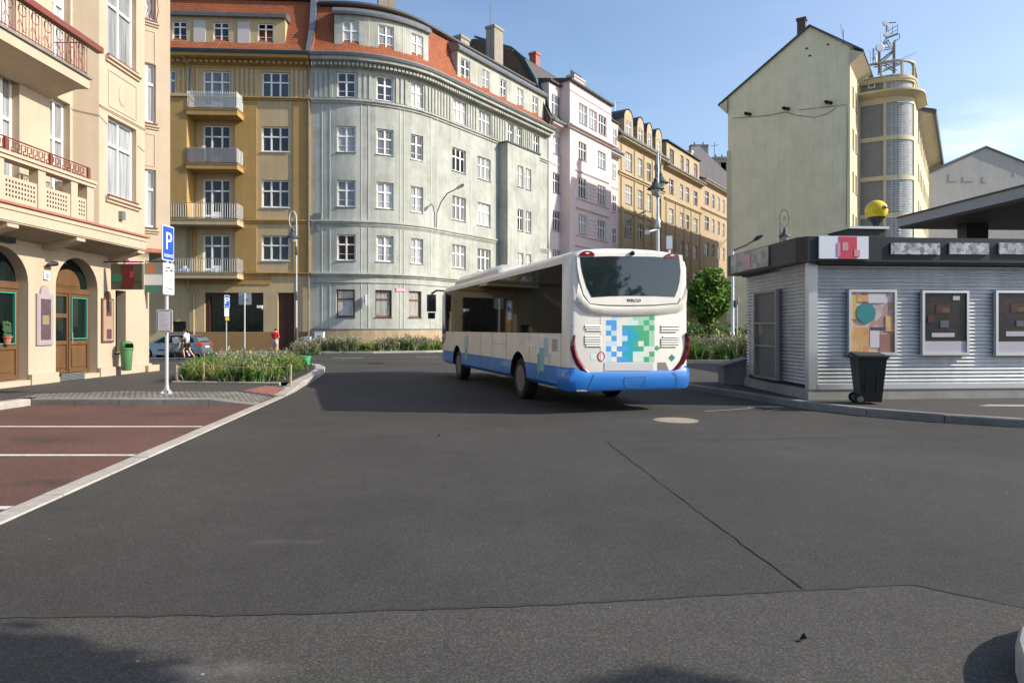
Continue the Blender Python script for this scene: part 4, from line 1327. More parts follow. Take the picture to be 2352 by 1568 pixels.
# chimneys
def chimney(par, c, w, dpt, z0, z1, mat, ang=0.0, pots=0):
    M4 = Matrix.Translation((c[0], c[1], 0)) @ Matrix.Rotation(ang, 4, 'Z')
    mb = MB(M4)
    mb.box(-w / 2, w / 2, -dpt / 2, dpt / 2, z0, z1 - .25)
    mb.box(-w / 2 - .08, w / 2 + .08, -dpt / 2 - .08, dpt / 2 + .08, z1 - .25, z1)
    o = mb.build('chimney', mat, par)
    if pots:
        mb = MB(M4)
        for i in range(pots): mb.lathe([(.13, z1), (.11, z1 + .55), (.0, z1 + .55)], (-w / 2 + w * (i + .5) / pots, 0, 0), 8)
        mb.build('chimney_pot', M['slate'], o)
    return o
p = at(888, 20, 53.5); chimney(gr, p, 1.35, .9, 24.5, EYE + 775 / FPX * 53.5, M['chimney'], .3)
p = at(1060, 90, 64); chimney(gr, p, 1.3, .9, 25, EYE + 668 / FPX * 64, M['chimney'], .98)
p = at(1136, 70, 66); chimney(gr, p, 1.45, 1.0, 25, EYE + 690 / FPX * 66, M['chimney'], .98)
mb = MB(); mb.tube([p + Vector((-.4, 0, 0)), p + Vector((-.4, 0, 2.6))], .03, 4); mb.build('aerial', M['iron'], gr)
mb = MB(); mb.tube([FG.at(EG - .05, 20.5, .5), FG.at(EG - .05, 19.9, .12), FG.at(EG - .05, .3, .12)], .06, 6); mb.build('drainpipe', M['white'], gr)
# wall sign, street plate, wall ornament, street light on the facade
q = s(839)
t = thing('hanging_sign', 'small white and pink sign projecting from the grey green facade between two windows', 'sign', FG.at(q, 3.7))
MB().fbox(FG, q - .06, q + .06, .12, .95, 3.28, 4.02).build('panel', M['sign_white'], t)
MB().fbox(FG, q - .068, q - .06, .2, .87, 3.36, 3.94).build('printed_panel', pm('pink print', (.48, .16, .18), .5, var=.3, vs=6), t)
MB().tube([FG.at(q, 3.7, 0), FG.at(q, 3.7, .14)], .03, 5).build('bracket', M['iron'], t)
q = s(909)
board(q, s(932), 4.33, 4.60, 'street_sign', 'pink enamel street name plate on the grey green house', 'sign', pm('pink street enamel', (.66, .27, .36), .4), [(.08, .92, .36, .60, M['sign_white'])], F=FG, d=.02, th=.02)
q = s(731)
mb = MB(); mb.prism([(q - .28, 9.75), (q + .28, 9.75), (q + .22, 9.2), (q + .05, 8.55), (q - .05, 8.55), (q - .22, 9.2)], lambda u, v, w: FG.at(u, v, w), 0, .12)
tag(mb.build('wall_ornament', M['granite_dark']), 'dark fan shaped ornament on the grey green facade above the first belt', 'ornament')
# scribble on the plinth
q = s(929)
mb = MB()
mb.tube([FG.at(q + .0, 1.35, .075), FG.at(q + .05, 1.1, .075), FG.at(q + .12, 1.3, .075), FG.at(q + .18, 1.12, .075), FG.at(q + .28, 1.25, .075), FG.at(q + .34, 1.08, .075), FG.at(q + .46, 1.2, .075), FG.at(q + .5, 1.0, .075), FG.at(q + .25, .95, .075)], .012, 4)
mb.build('graffiti', M['iron'], gr)
def wall_light(F, x, xh, y0, yt, label):
    q = F.s(x)
    z0, z1 = F.z(x, y0), F.z(x, yt)
    t = thing('street_lamp', label, 'street lamp', F.at(q, z0))
    mb = MB()
    L = 1.9
    mb.tube([F.at(q, z0, .12), F.at(q, z1 - 1.6, .16), F.at(q + .05, z1 - .8, .55), F.at(q + .1, z1 - .25, 1.1), F.at(q + .15, z1, L)], .05, 6)
    mb.tube([F.at(q, z0 + .1, 0), F.at(q, z0 + .1, .14)], .05, 5)
    mb.build('arm', M['granite_dark'], t)
    c, e = F.at(q + .15, z1, L - .05), F.at(q + .2, z1 + .28, L + .75)
    MB().tube([c, c.lerp(e, .2), c.lerp(e, .7), e], [.06, .11, .14, .05], 8).build('lamp_head', M['steel'], t)
    return t
wall_light(FG, 1000, 1050, 528, 440, 'curved arm street light fixed to the grey green facade')

# ------------------------------------------------------------------ the street row beyond
DV, DN = Vector((.555, .832)), Vector((.832, -.555))
def row_path(t0, t1):
    return Path([(3.43 + .555 * t0, 65.6 + .832 * t0), (3.43 + .555 * t1, 65.6 + .832 * t1)])
def row_house(t0, t1, label, wallm, eave, rowsz, xs, roof, dorm=None, roofm='slate', bandz=(), wk='three', base=None):
    F = row_path(t0, t1)
    h = thing('apartment_house', label, 'building', F.at(F.L / 2, 0))
    ops, ww = [], []
    for z0, z1 in rowsz:
        for k, (x0, x1) in enumerate(xs):
            w = (F.s(x0), F.s(x1), z0, z1)
            ops.append(w); ww.append((*w, 'three' if (wk == 'three' and x1 - x0 > 12) else 'two'))
    mb = MB()
    wall(mb, F, 0, F.L, 0, eave - .4, ops, 0, .28)
    mb.quad(F.at(F.L, 0, 0), F.at(F.L, 0, -10), F.at(F.L, eave - .4, -10), F.at(F.L, eave - .4, 0))
    mb.quad(F.at(0, 0, 0), F.at(0, 0, -10), F.at(0, eave - .4, -10), F.at(0, eave - .4, 0))
    mb.build('wall', wallm, h)
    for w in ww: window(F, h, *w[:4], .16, w[4], split=.62)
    mb = MB()
    mb.sweep(F, 0, F.L, [(-.01, eave - .75), (.1, eave - .7), (.2, eave - .45), (.65, eave - .35), (.7, eave - .05), (-.2, eave - .03)])
    mb.build('cornice', wallm, h)
    MB().sweep(F, 0, F.L, [(.55, eave - .04), (.6, eave - .16), (.8, eave - .16), (.86, eave), (.82, eave + .08), (.5, eave + .02)]).build('gutter', M['zinc'], h)
    MB().sweep(F, 0, F.L, roof).build('roof', M[roofm], h)
    if bandz: 
        for z0, z1, o in bandz: MB().sweep(F, 0, F.L, moulding(0, z0, z1, o)).build('string_course', wallm, h)
    return h, F

# pink house
prof = [(.55, 21.6), (-.4, 23.2), (-1.1, 25.7), (-2.4, 27.9), (-3.9, 29.2), (-8.5, 31.4), (-12, 30)]
zrow = [(18.75, 20.5), (14.95, 16.9), (11.25, 13.2), (7.5, 9.4), (3.6, 5.4)]
pk, FP = row_house(0, 15.9, 'pale pink apartment house with a broad projecting bay in the street row', M['plaster_pink'], 21.7, zrow, [(1270, 1288)], prof, bandz=((17.6, 17.8, .1),))
mb = MB()                                                        # brown firewall above the neighbour's roof
mb.prism([(d, z) for d, z in prof[:-1]] + [(-14, 31.4), (-14, 20), (0, 20)], lambda u, v, w: FP.at(w, v, u), -.35, -.02)
mb.build('fire_wall', M['plaster_brown'], pk)
MB().sweep(FP, -.45, .1, [(d + .05, z + .06) for d, z in prof[:-1]] + [(-8.5, 31.7), (-3.9, 29.5), (-2.5, 28.2)]).build('verge', M['zinc_dark'], pk)
# dormer of the first section
dw = [(FP.s(1267), FP.s(1288), 22.5, 24.5)]
a, b = FP.s(1261), FP.s(1299)
mb = MB()
wall(mb, FP, a, b, 21.75, 25.5, dw, 0, .2)
for q in (a, b): mb.quad(FP.at(q, 21.75, 0), FP.at(q, 21.75, -3), FP.at(q, 25.5, -3), FP.at(q, 25.5, 0))
dor = mb.build('dormer', M['plaster_pink'], pk)
window(FP, dor, *dw[0], .12, 'three', split=.6, sill=False)
MB().sweep(FP, a - .15, b + .1, [(.25, 25.5), (.3, 25.7), (-1.5, 26.1), (-3, 26.1), (-3, 25.45)]).build('dormer_roof', M['slate'], dor)
# bay
bd = 1.1
ba, bb = FP.s(1309, bd), FP.s(1404, bd)
PB = Path([tuple(FP.at(ba, 0, bd))[:2], tuple(FP.at(bb, 0, bd))[:2]])
pw = []
for z in [(z0, z1) for z0, z1 in zrow]: pw += [(PB.s(1329), PB.s(1347), *z), (PB.s(1373), PB.s(1391), *z)]
pw += [(PB.s(x0), PB.s(x1), 22.4, 24.4) for x0, x1 in ((1330, 1349), (1353, 1371), (1375, 1393))]
mb = MB()
wall(mb, PB, 0, PB.L, 0, 26.0, pw, 0, .22)
for q in (0, PB.L): mb.quad(PB.at(q, 0, 0), PB.at(q, 0, -bd - 3), PB.at(q, 26, -bd - 3), PB.at(q, 26, 0))
mb.build('bay', M['plaster_pink'], pk)
for w in pw: window(PB, pk, *w, .14, 'three', split=.6)
MB().sweep(PB, -.35, PB.L + .35, moulding(0, 21.35, 21.75, .45)).build('bay_cornice', M['plaster_pink'], pk)
MB().sweep(PB, 0, PB.L, moulding(0, 25.0, 25.12, .08)).build('bay_moulding', M['plaster_pink'], pk)
for z0, z1 in zrow[1:4]:
    mb = MB()
    mb.sweep(PB, PB.s(1322), PB.s(1398), moulding(0, z1 + .45, z1 + .62, .14)); mb.sweep(PB, PB.s(1322), PB.s(1398), moulding(0, z0 - .32, z0 - .2, .1))
    for i in range(5): mb.fbox(PB, PB.s(1349), PB.s(1371), -.01, .035, z0 + .1 + i * .38, z0 + .3 + i * .38)
    mb.build('bay_moulding', M['plaster_pink'], pk)
MB().sweep(PB, -.2, PB.L + .2, [(-4, 26.0), (.3, 26.0), (.32, 26.16), (-1, 26.4), (-4, 26.8)]).build('bay_roof', M['slate'], pk)
# last section right of the bay
a, b = FP.s(1405), FP.L
dw = [(FP.s(1408), FP.s(1416), 22.5, 24.4)]
mb = MB(); wall(mb, FP, FP.s(1402), b, 21.75, 25.2, dw, .02, .2); mb.quad(FP.at(b, 21.75, .02), FP.at(b, 21.75, -3), FP.at(b, 25.2, -3), FP.at(b, 25.2, .02))
dor = mb.build('dormer', M['plaster_pink'], pk)
window(FP, dor, *dw[0], .12, 'two', d=.02, split=.6, sill=False)
MB().sweep(FP, FP.s(1402), b, [(.2, 25.2), (.22, 25.35), (-3, 25.7), (-3, 25.1)]).build('dormer_roof', M['slate'], dor)
for i, z in enumerate(zrow[:4]): 
    w = (FP.s(1406), FP.s(1414), *z)
    MB().fbox(FP, w[0] - .02, w[1] + .02, .0, .012, z[0], z[1]).build('blind_recess', M['plaster_pink'], pk)
    window(FP, pk, *w, -.04, 'two', split=.6)
p = at(1323, 190, 78); chimney(pk, p, 2.6, .9, 26, EYE + 575 / FPX * 78, M['plaster_grey'], .98, 6)
p = at(1228, 145, 72); chimney(pk, p, .8, .8, 26, EYE + 632 / FPX * 72, M['terracotta'], .98)

# yellow house with rounded dormers
y2, F2 = row_house(15.9, 30.2, 'yellow apartment house with four round headed dormers in the street row', M['plaster_yellow'], 24.05,
                   [(20.4, 22.6), (16.5, 18.7), (12.6, 14.6), (8.6, 10.6), (4.4, 6.4)], [(1437, 1452), (1466, 1476), (1486, 1495), (1507, 1517)],
                   [(.5, 24.1), (-.6, 25.6), (-1.8, 27.2), (-5, 28.6), (-10, 28)], bandz=((19.5, 20.0, .3), (15.3, 15.5, .1)))
for x in (1428, 1458, 1480, 1499, 1519):
    q = F2.s(x)
    MB().fbox(F2, q - .3, q + .3, -.01, .12, 0, 19.4).build('pilaster', M['plaster_yellow'], y2)
    MB().fbox(F2, q - .25, q + .25, -.01, .1, 20.05, 23.2).build('pilaster', M['plaster_yellow'], y2)
for x0, x1 in ((1433, 1453), (1463, 1478), (1485, 1497), (1505, 1519)):
    a, b = F2.s(x0), F2.s(x1)
    ww = b - a
    dw = (a + ww * .2, b - ww * .2, 24.6, 26.3)
    mb = MB()
    wall(mb, F2, a, b, 24.1, 26.4, [dw], .05, .15)
    mb.prism(arch(a, b, 26.4, 27.6, 10), lambda u, v, w: F2.at(u, v, w), -.3, .05)
    for q in (a, b): mb.quad(F2.at(q, 24.1, .05), F2.at(q, 24.1, -2.5), F2.at(q, 26.4, -2.5), F2.at(q, 26.4, .05))
    dor = mb.build('dormer', M['plaster_yellow'], y2)
    window(F2, dor, *dw, .1, 'two', d=.05, split=.62, sill=False)
    mb = MB()
    pts = arch(a - .1, b + .1, 26.4, 27.75, 10)
    for (p, z), (p2, z2) in zip(pts, pts[1:]): mb.quad(F2.at(p, z, .1), F2.at(p2, z2, .1), F2.at(p2, z2, -3), F2.at(p, z, -3))
    mb.build('dormer_roof', M['zinc_dark'], dor)
mb = MB(); p = at(1413, 245, 84); mb.tube([p + Vector((0, 0, -1)), p + Vector((0, 0, .7))], .03, 4); mb.tube([p + Vector((-.6, 0, .4)), p + Vector((.6, 0, .5))], .02, 4); mb.build('aerial', M['steel'], y2)
# golden house with a box dormer
y3, F3 = row_house(30.2, 45.4, 'golden apartment house with a flat strip of dormer windows in the street row', M['plaster_gold'], 23.5,
                   [(20.0, 22.0), (16.0, 18.0), (12.0, 14.0), (8.0, 10.0), (4.2, 6.0)], [(1537, 1547), (1562, 1569), (1575, 1583), (1593, 1602)],
                   [(.5, 23.6), (-.6, 24.8), (-2.0, 27.2), (-5, 28.2), (-10, 27)], bandz=((18.9, 19.2, .25),), wk='two')
a, b = F3.s(1537 - 6), F3.s(1606)
dw = [(F3.s(x0), F3.s(x1), 24.1, 26.1) for x0, x1 in ((1538, 1548), (1563, 1570), (1576, 1583), (1594, 1602))]
mb = MB()
wall(mb, F3, a, b, 23.6, 26.8, dw, 0, .2)
for q in (a, b): mb.quad(F3.at(q, 23.6, 0), F3.at(q, 23.6, -4), F3.at(q, 26.8, -4), F3.at(q, 26.8, 0))
dor = mb.build('dormer', M['plaster_gold'], y3)
for w in dw: window(F3, dor, *w, .12, 'two', split=.62, sill=False, fm=M['brown_paint'])
MB().sweep(F3, a - .2, b + .2, [(.3, 26.8), (.32, 26.95), (-2, 27.3), (-4, 27.3), (-4, 26.7)]).build('dormer_roof', M['zinc_dark'], dor)
for x in (1531, 1552, 1572, 1588, 1608):
    q = F3.s(x)
    MB().fbox(F3, q - .3, q + .3, -.01, .1, 0, 18.8).build('pilaster', M['plaster_gold'], y3)
p = at(1584, 350, 104); chimney(y3, p, .8, .8, 26, EYE + 408 / FPX * 104, M['plaster_cream'], .98, 1)
y4, F4 = row_house(45.4, 76, 'last golden apartment house of the street row beside the tall gable', M['plaster_gold'], 24.4,
                   [(20.9, 22.9), (17.0, 19.0), (13.0, 15.0), (9.0, 11.0), (4.8, 6.8)], [(1619, 1628), (1635, 1641), (1648, 1653), (1659, 1664), (1670, 1674)],
                   [(.5, 24.45), (-5, 27.2), (-10, 27)], roofm='tiles', bandz=((19.8, 20.1, .25),), wk='two')
# grey gable end rising behind the golden houses
gh = thing('grey_house', 'plain grey gable end with chimneys rising behind the golden street houses', 'building', (38, 122, 0))
def Pq(x, y, Y): return at(x, y, Y)
mb = MB()
Y0 = 118
pts = [(1588, 480), (1588, 338), (1606, 335), (1640, 368), (1690, 415), (1690, 480)]
fr = [at(x, y, Y0) for x, y in pts]
bk = [p + Vector((6, 12, 0)) for p in fr]
k = len(fr)
mb.add(fr + bk, [tuple(range(k)), tuple(range(2 * k - 1, k - 1, -1))] + [(i, (i + 1) % k, k + (i + 1) % k, k + i) for i in range(k)])
mb.build('gable_wall', M['plaster_grey'], gh)
for x, y, w in ((1605, 334, 3.0), (1651, 362, 2.2), (1664, 372, 1.6)): chimney(gh, at(x, y, Y0 + 2), w, 1.2, 24, EYE + (HZ - y) / FPX * (Y0 + 2), M['granite_dark'], 0, 2)
mb = MB(); p = at(1641, 362, 119); mb.tube([p, p + Vector((0, 0, 2.6))], .05, 4); mb.tube([p + Vector((-.7, 0, 2)), p + Vector((.7, 0, 2.2))], .035, 4); mb.build('aerial', M['iron'], gh)
# ------------------------------------------------------------------ tall gabled house with the glass stair tower
tall = thing('apartment_house', 'tall beige house with a windowless gable and a rounded glass block stair tower', 'building', (27, 66, 0))
GL, GR = Vector((21.83, 69.0)), Vector((31.1, 62.8))
GA = Path([tuple(GL), tuple(GR)])
zl, zp, zr_ = 25.0, 30.3, 27.5
pk_s = GA.s(1860)
mb = MB()
gout = [(0, 0), (GA.L, 0), (GA.L, zr_), (pk_s, zp), (0, zl)]
mb.add([GA.at(q, z) for q, z in gout], [(0, 1, 2, 3, 4)])
D3 = Vector((.555, .832, 0))
mb.quad(GA.at(0, 0), GA.at(0, zl), GA.at(0, zl) + D3 * 48, GA.at(0, 0) + D3 * 48)
mb.build('gable_wall', M['plaster_gable'], tall)
mb = MB()
mb.fbox(GA, -.1, .28, -.02, .07, 0, 19.6)
mb.build('corner_pilaster', M['plaster_cream'], tall)
# street facade right of the gable
SR = Path([tuple(GR), tuple(GR + Vector((.555, .832)) * 48)])
sops = []
for z in (22.6, 18.6, 14.6, 10.6, 6.6): sops += [(1.6, 2.5, z, z + 1.9), (3.6, 4.5, z, z + 1.9)]
mb = MB()
wall(mb, SR, 0, 6.2, 0, zr_, sops, 0, .2)
mb.build('side_wall', M['plaster_cream'], tall)
for w in sops: window(SR, tall, *w, .14, 'two', fm=M['brown_paint'])
# roof with overhanging eaves and verge
mb = MB()
ov = .95
def roofpt(q, z, t): 
    p = GA.at(q, z)
    return p + D3 * t
for t0, t1 in ((-.25, 48),):
    e1 = (-.95, zl - .55); pkp = (pk_s, zp + .12); e2 = (GA.L + 1.15, zr_ - .55 + .05)
    sect = [e1, pkp, e2, (e2[0], e2[1] - .16), (pk_s, zp - .05), (e1[0], e1[1] - .16)]
    n = len(sect)
    mb.add([roofpt(q, z, t0) for q, z in sect] + [roofpt(q, z, 9.0) for q, z in sect], [tuple(range(n)), tuple(range(2 * n - 1, n - 1, -1))] + [(i, (i + 1) % n, n + (i + 1) % n, n + i) for i in range(n)])
    sect2 = [e1, pkp, (pk_s, zp - .05), (e1[0], e1[1] - .16)]
mb.build('roof', M['zinc_dark'], tall)
mb = MB()
q = GA.L
mb.add([roofpt(q, zr_ - .25, -.2), roofpt(q + 1.1, zr_ - .72, -.2), roofpt(q + 1.1, zr_ - .72, 6.2), roofpt(q, zr_ - 1.6, 6.2), roofpt(q, zr_ - 1.6, -.2), roofpt(q + .2, zr_ - 1.5, 6.2)], [(0, 1, 4), (1, 2, 3, 4)])
mb.add([roofpt(0, zl - .2, -.2), roofpt(-.9, zl - .75, -.2), roofpt(-.9, zl - .75, 40), roofpt(0, zl - 1.5, 40), roofpt(0, zl - 1.5, -.2)], [(0, 1, 4), (1, 2, 3, 4)])
mb.build('eaves', M['plaster_cream'], tall)
p = GA.at(GA.s(1847) , 0); chimney(tall, (p.x + .2, p.y + 1.0), .75, .6, 28, 31.6, M['plaster_brown'], -.59)
mb = MB(); p = GA.at(GA.s(1937), 28.0); mb.tube([p, p + Vector((0, 0, 1.3))], .03, 4); p = GA.at(GA.s(1938), 28.2); mb.tube([p, p + Vector((-.3, 0, 1.6))], .02, 4); mb.build('aerial', M['iron'], tall)
# spotlights and cables on the gable
for x, y in ((1716, 262), (1803, 250), (1900, 236)):
    q, z = GA.s(x), GA.z(x, y)
    mb = MB()
    for dq in (-.14, .2):
        c = GA.at(q + dq, z - dq * .4, .25)
        mb.tube([c, c + Vector((.05, -.3, -.16))], [.13, .18], 8)
        mb.tube([GA.at(q + dq, z - dq * .4, 0), c], .04, 4)
    mb.build('floodlight', M['iron'], tall)
mb = MB()
def gp(x, y): return GA.at(GA.s(x), GA.z(x, y), .03)
mb.tube([gp(1684, 272), gp(1760, 266), gp(1805, 258), gp(1830, 265), gp(1870, 270), gp(1900, 262), gp(1922, 247)], .03, 4)
mb.tube([gp(1835, 253), gp(1945, 241), gp(1946, 300), gp(1944, 520)], .025, 4)
mb.build('cable', M['granite_dark'], tall)
for x, y in ((1853, 111), (1860, 128), (1902, 102)): MB().fbox(GA, GA.s(x) - .12, GA.s(x) + .12, -.05, .02, GA.z(x, y) - .1, GA.z(x, y) + .05).build('vent', M['iron'], tall)
# stair tower with rounded corner
T0 = GR + Vector((.555, .832)) * 6.2
dn = Vector((.832, -.555)); dv = Vector((.555, .832))
rc = 2.3
flat = 2.35
pts = [T0 - dn * .3, T0 + dn * flat]
cc = T0 + dn * flat + dv * rc
for i in range(1, 13):
    a = rad(90) * i / 12
    pts.append(cc + dn * (rc * math.sin(a)) - dv * (rc * math.cos(a)))
end_c = pts[-1]
pts.append(end_c + dv * 4.0)
TW = Path([tuple(p) for p in pts])
tz = 26.4
gx = [(TW.s(1976), TW.s(2029)), (TW.s(2035), TW.L - 4.0 - .35)]
zrows = [(176, 208), (237, 312), (322, 403), (413, 490), (499, 575), (585, 650)]
gops = []
for yt, yb in zrows:
    zt = TW.z(2033, yt); zb = TW.z(2033, yb)
    for a, b in gx: gops.append((a, b, zb, zt))
mb = MB()
wall(mb, TW, 0, TW.L, 0, tz, gops, 0, .16, step=.35)
p_in = TW.at(TW.L, 0)
mb.build('tower_wall', M['plaster_cream'], tall, smooth=25)
gb1 = brickish('glass blocks in shade', (.21, .22, .21), (.17, .18, .175), (.26, .255, .24), .24, .24, along=(.832, -.555), bump=.5, rough=.25, msize=.14, noise=.1, off=0.0)  # darker copy of the blocks: shade on the flat side put into colour
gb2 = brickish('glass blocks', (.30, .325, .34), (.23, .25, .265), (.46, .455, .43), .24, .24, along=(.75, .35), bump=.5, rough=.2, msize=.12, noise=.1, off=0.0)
for i, (a, b, c, e) in enumerate(gops):
    mb = MB()
    n = max(1, int((b - a) / .35))
    for k in range(n):
        p, q = a + (b - a) * k / n, a + (b - a) * (k + 1) / n
        mb.quad(TW.at(p, c, -.10), TW.at(q, c, -.10), TW.at(q, e, -.10), TW.at(p, e, -.10))
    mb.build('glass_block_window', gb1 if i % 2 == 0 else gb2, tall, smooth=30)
a, b, c, e = gops[0]
mb = MB()
for (u0, u1, v0, v1) in ((.34, .38, .35, .72), (.60, .64, .35, .72), (.38, .60, .68, .72), (.38, .60, .35, .39)):
    mb.fbox(TW, a + (b - a) * u0, a + (b - a) * u1, -.09, -.05, c + (e - c) * v0, c + (e - c) * v1)
mb.build('vent_window', M['white'], tall)
led = MB()
lz = TW.z(2033, 218)
led.sweep(TW, 0, TW.L, [(-.02, lz - .25), (.7, lz), (.95, lz + .12), (.95, lz + .3), (-.02, lz + .36)], step=.35)
led.build('ledge', M['plaster_cream'], tall, smooth=35)
MB().sweep(TW, 0, TW.L, moulding(0, 25.75, 26.2, .22), step=.35).build('cornice', M['plaster_cream'], tall, smooth=35)
mb = MB()
rz = TW.z(2033, 141)
mb.sweep(TW, .1, TW.L, [(-.25, rz - .12), (.06, rz - .12), (.06, rz + .03), (-.25, rz + .03), (-.25, rz - .12)], step=.35)
n = 5
for i in range(n + 1):
    q = .3 + (TW.L - .6) * i / n
    mb.fbox(TW, q - .10, q + .10, -.20, .02, tz, rz - .12)
mb.build('roof_parapet', M['plaster_cream'], tall, smooth=35)
mb = MB()
inner = [TW.at(q, tz - .02, -.05) for q in [TW.L * i / 24 for i in range(25)]] + [TW.at(TW.L, tz - .02, -6), TW.at(0, tz - .02, -4)]
mb.add(inner, [tuple(range(len(inner)))])
mb.build('tower_roof', M['slate'], tall)
# the long wing behind the tower
W0 = end_c + dv * 4.0
WG = Path([tuple(W0), tuple(W0 + dv * 40)])
wops = []
for z in (21.2, 17.2, 13.2, 9.2, 5.2):
    for i in range(12): wops.append((1.5 + i * 3.1, 3.3 + i * 3.1, z, z + 2.0))
mb = MB()
wall(mb, WG, -.01, 40, 0, 24.4, wops, 0, .25)
mb.build('wing_wall', M['plaster_cream'], tall)
for w in wops: window(WG, tall, *w, .16, 'three', sill=False)
MB().sweep(WG, 2.0, 40.4, [(-.1, 23.4), (1.25, 24.15), (1.35, 24.2), (1.35, 24.5), (-.1, 24.9), (-6, 27.5)]).build('wing_eaves', M['plaster_cream'], tall)
MB().sweep(WG, 2.0, 40.5, [(1.36, 24.1), (1.6, 24.1), (1.66, 24.6), (1.3, 24.75), (-.1, 25.2), (-6, 27.8)]).build('wing_roof', M['zinc_dark'], tall)

# antenna mast on the tower roof
bc = (cc - dn * 1.0)
mast = thing('antenna_mast', 'steel lattice antenna mast with dishes standing on the stair tower roof', 'antenna', (bc.x, bc.y, tz))
def ap(x, y): 
    Y = bc.y
    return at(x, y, Y)
mb = MB()
for dx in (-.0, .55):
    o = Vector((dx * .3, dx, 0))
    mb.tube([ap(2021, 168) + o, ap(2021, 113) + o], .07, 5); mb.tube([ap(2055, 168) + o, ap(2055, 92) + o], .07, 5)
    mb.tube([ap(2021, 112) + o, ap(2056, 107) + o], .06, 5); mb.tube([ap(2021, 140) + o, ap(2055, 112) + o], .05, 4); mb.tube([ap(2027, 142) + o, ap(2055, 116) + o], .03, 4)
    mb.tube([ap(2021, 113) + o, ap(2036, 88) + o], .06, 4); mb.tube([ap(2028, 104) + o, ap(2040, 92) + o], .06, 4); mb.tube([ap(2046, 104) + o, ap(2040, 92) + o], .06, 4)
    mb.tube([ap(2010, 150) + o, ap(2065, 140) + o], .07, 5); mb.tube([ap(2030, 160) + o, ap(2072, 143) + o], .06, 5); mb.tube([ap(2032, 145) + o, ap(2060, 162) + o], .06, 5)
mb.tube([ap(2036, 90), ap(2037, 47)], .075, 6); mb.tube([ap(2037, 53), ap(2058, 52)], .06, 5)
mb.tube([ap(2055, 95), ap(2066, 89), ap(2066, 78)], .05, 5)
mb.build('lattice', M['granite_dark'], mast)
mb = MB()
a, b = ap(2035, 88), ap(2062, 78)
mb.tube([a, b], .12, 5)
for x in (2040, 2050, 2062): mb.tube([ap(x, 86 - (x - 2036) * .3), ap(x, 62 - (x - 2040) * .25)], .03, 4)
mb.tube([ap(2040, 72), ap(2062, 58)], .03, 4); mb.tube([ap(2040, 80), ap(2062, 68)], .03, 4)
mb.build('platform', M['granite_dark'], mast)
for x, y, r in ((2031, 56, .26), (2032, 82, .22), (2018, 112, .42)):
    p = ap(x, y)
    MB().lathe([(r * .9, -.12), (r, -.1), (r, .08), (r * .4, .14), (0, .14)], (p.x, p.y - .2, p.z), 16, axis='y').build('dish', M['sign_white'], mast)
mb = MB()
for x, y0, y1 in ((2006, 125, 140), (2012, 128, 150), (2006, 112, 150)): mb.tube([ap(x, y0), ap(x, y1)], .09, 5)
mb.box(ap(2004, 0).x, ap(2009, 0).x, bc.y - .3, bc.y, ap(0, 135).z, ap(0, 125).z)
mb.build('panel_antenna', M['steel'], mast)
mb = MB(); mb.tube([ap(2060, 140), ap(2106, 121)], .02, 4)
for i in range(6): 
    c = ap(2070 + i * 6, 136 - i * 2.5); mb.tube([c + Vector((-.1, 0, -.25)), c + Vector((.1, 0, .25))], .012, 4)
mb.build('yagi_antenna', M['steel'], mast)
mb = MB(); mb.tube([ap(2023, 118), ap(2022, 72)], .025, 4); mb.tube([ap(1999, 140), ap(1999, 118), ap(1994, 118)], .03, 4); mb.build('whip_antenna', M['steel'], mast)

# pale grey gabled building at the right edge
wh = thing('grey_building', 'plain pale grey gabled building with faded wall lettering beyond the canopy', 'building', (62, 92, 0))
Yg = 92
fr = [at(x, y, Yg) for x, y in ((2090, 750), (2090, 416), (2265, 339), (2480, 424), (2480, 750))]
bk = [p + Vector((16, 30, 0)) for p in fr]
mb = MB(); mb.add(fr + bk, [(0, 1, 2, 3, 4), (9, 8, 7, 6, 5)] + [(i, (i + 1) % 5, 5 + (i + 1) % 5, 5 + i) for i in range(5)])
mb.build('wall', M['plaster_grey'], wh)
mb = MB()
for i, j in ((1, 2), (2, 3)):
    a, b = fr[i], fr[j]
    mb.tube([a + Vector((0, -.1, .1)), b + Vector((0, -.1, .1))], .16, 4)
mb.build('verge', M['zinc'], wh)
fwp = pm('faded wall paint', (.42, .40, .385), .9, var=.1)
for x, y, w, h in ((2190, 408, 22, 18), (2225, 412, 26, 10), (2262, 412, 10, 14), (2330, 400, 4, 10)):
    p = at(x, y, Yg); s_ = Yg / FPX
    MB().box(p.x - w * s_ / 2, p.x + w * s_ / 2, Yg - .05, Yg + .05, p.z - h * s_ / 2, p.z + h * s_ / 2).build('faded_lettering', fwp, wh)

# ------------------------------------------------------------------ flat canopy on the right
can = thing('canopy', 'big flat grey roof canopy jutting in above and behind the kiosk', 'canopy', (19, 27, 0))
cz = 6.02
mb = MB()
sec = [(16.95, 30.0), (17.45, 23.0), (18.0, 15.6), (34, 15.6), (34, 31.2)]
k = len(sec)
lo = [(x, y, cz + .10) for x, y in sec]; hi = [(x, y, cz + .48) for x, y in sec]
mb.add(lo + hi, [tuple(range(k, 2 * k))] + [(i, (i + 1) % k, k + (i + 1) % k, k + i) for i in range(k)], 0)
mb.build('roof', M['grey_panel'], can)
mb = MB()
cx_, cy_ = 25, 22
inn = [(x + (cx_ - x) * .012, y + (cy_ - y) * .012, cz) for x, y in sec]
mb.add(inn + [(x, y, cz + .10) for x, y in sec], [tuple(range(k))] + [(i, (i + 1) % k, k + (i + 1) % k, k + i) for i in range(k)])
mb.build('soffit', pm('dark soffit', (.11, .105, .10), .7, var=.06, vs=.6), can)
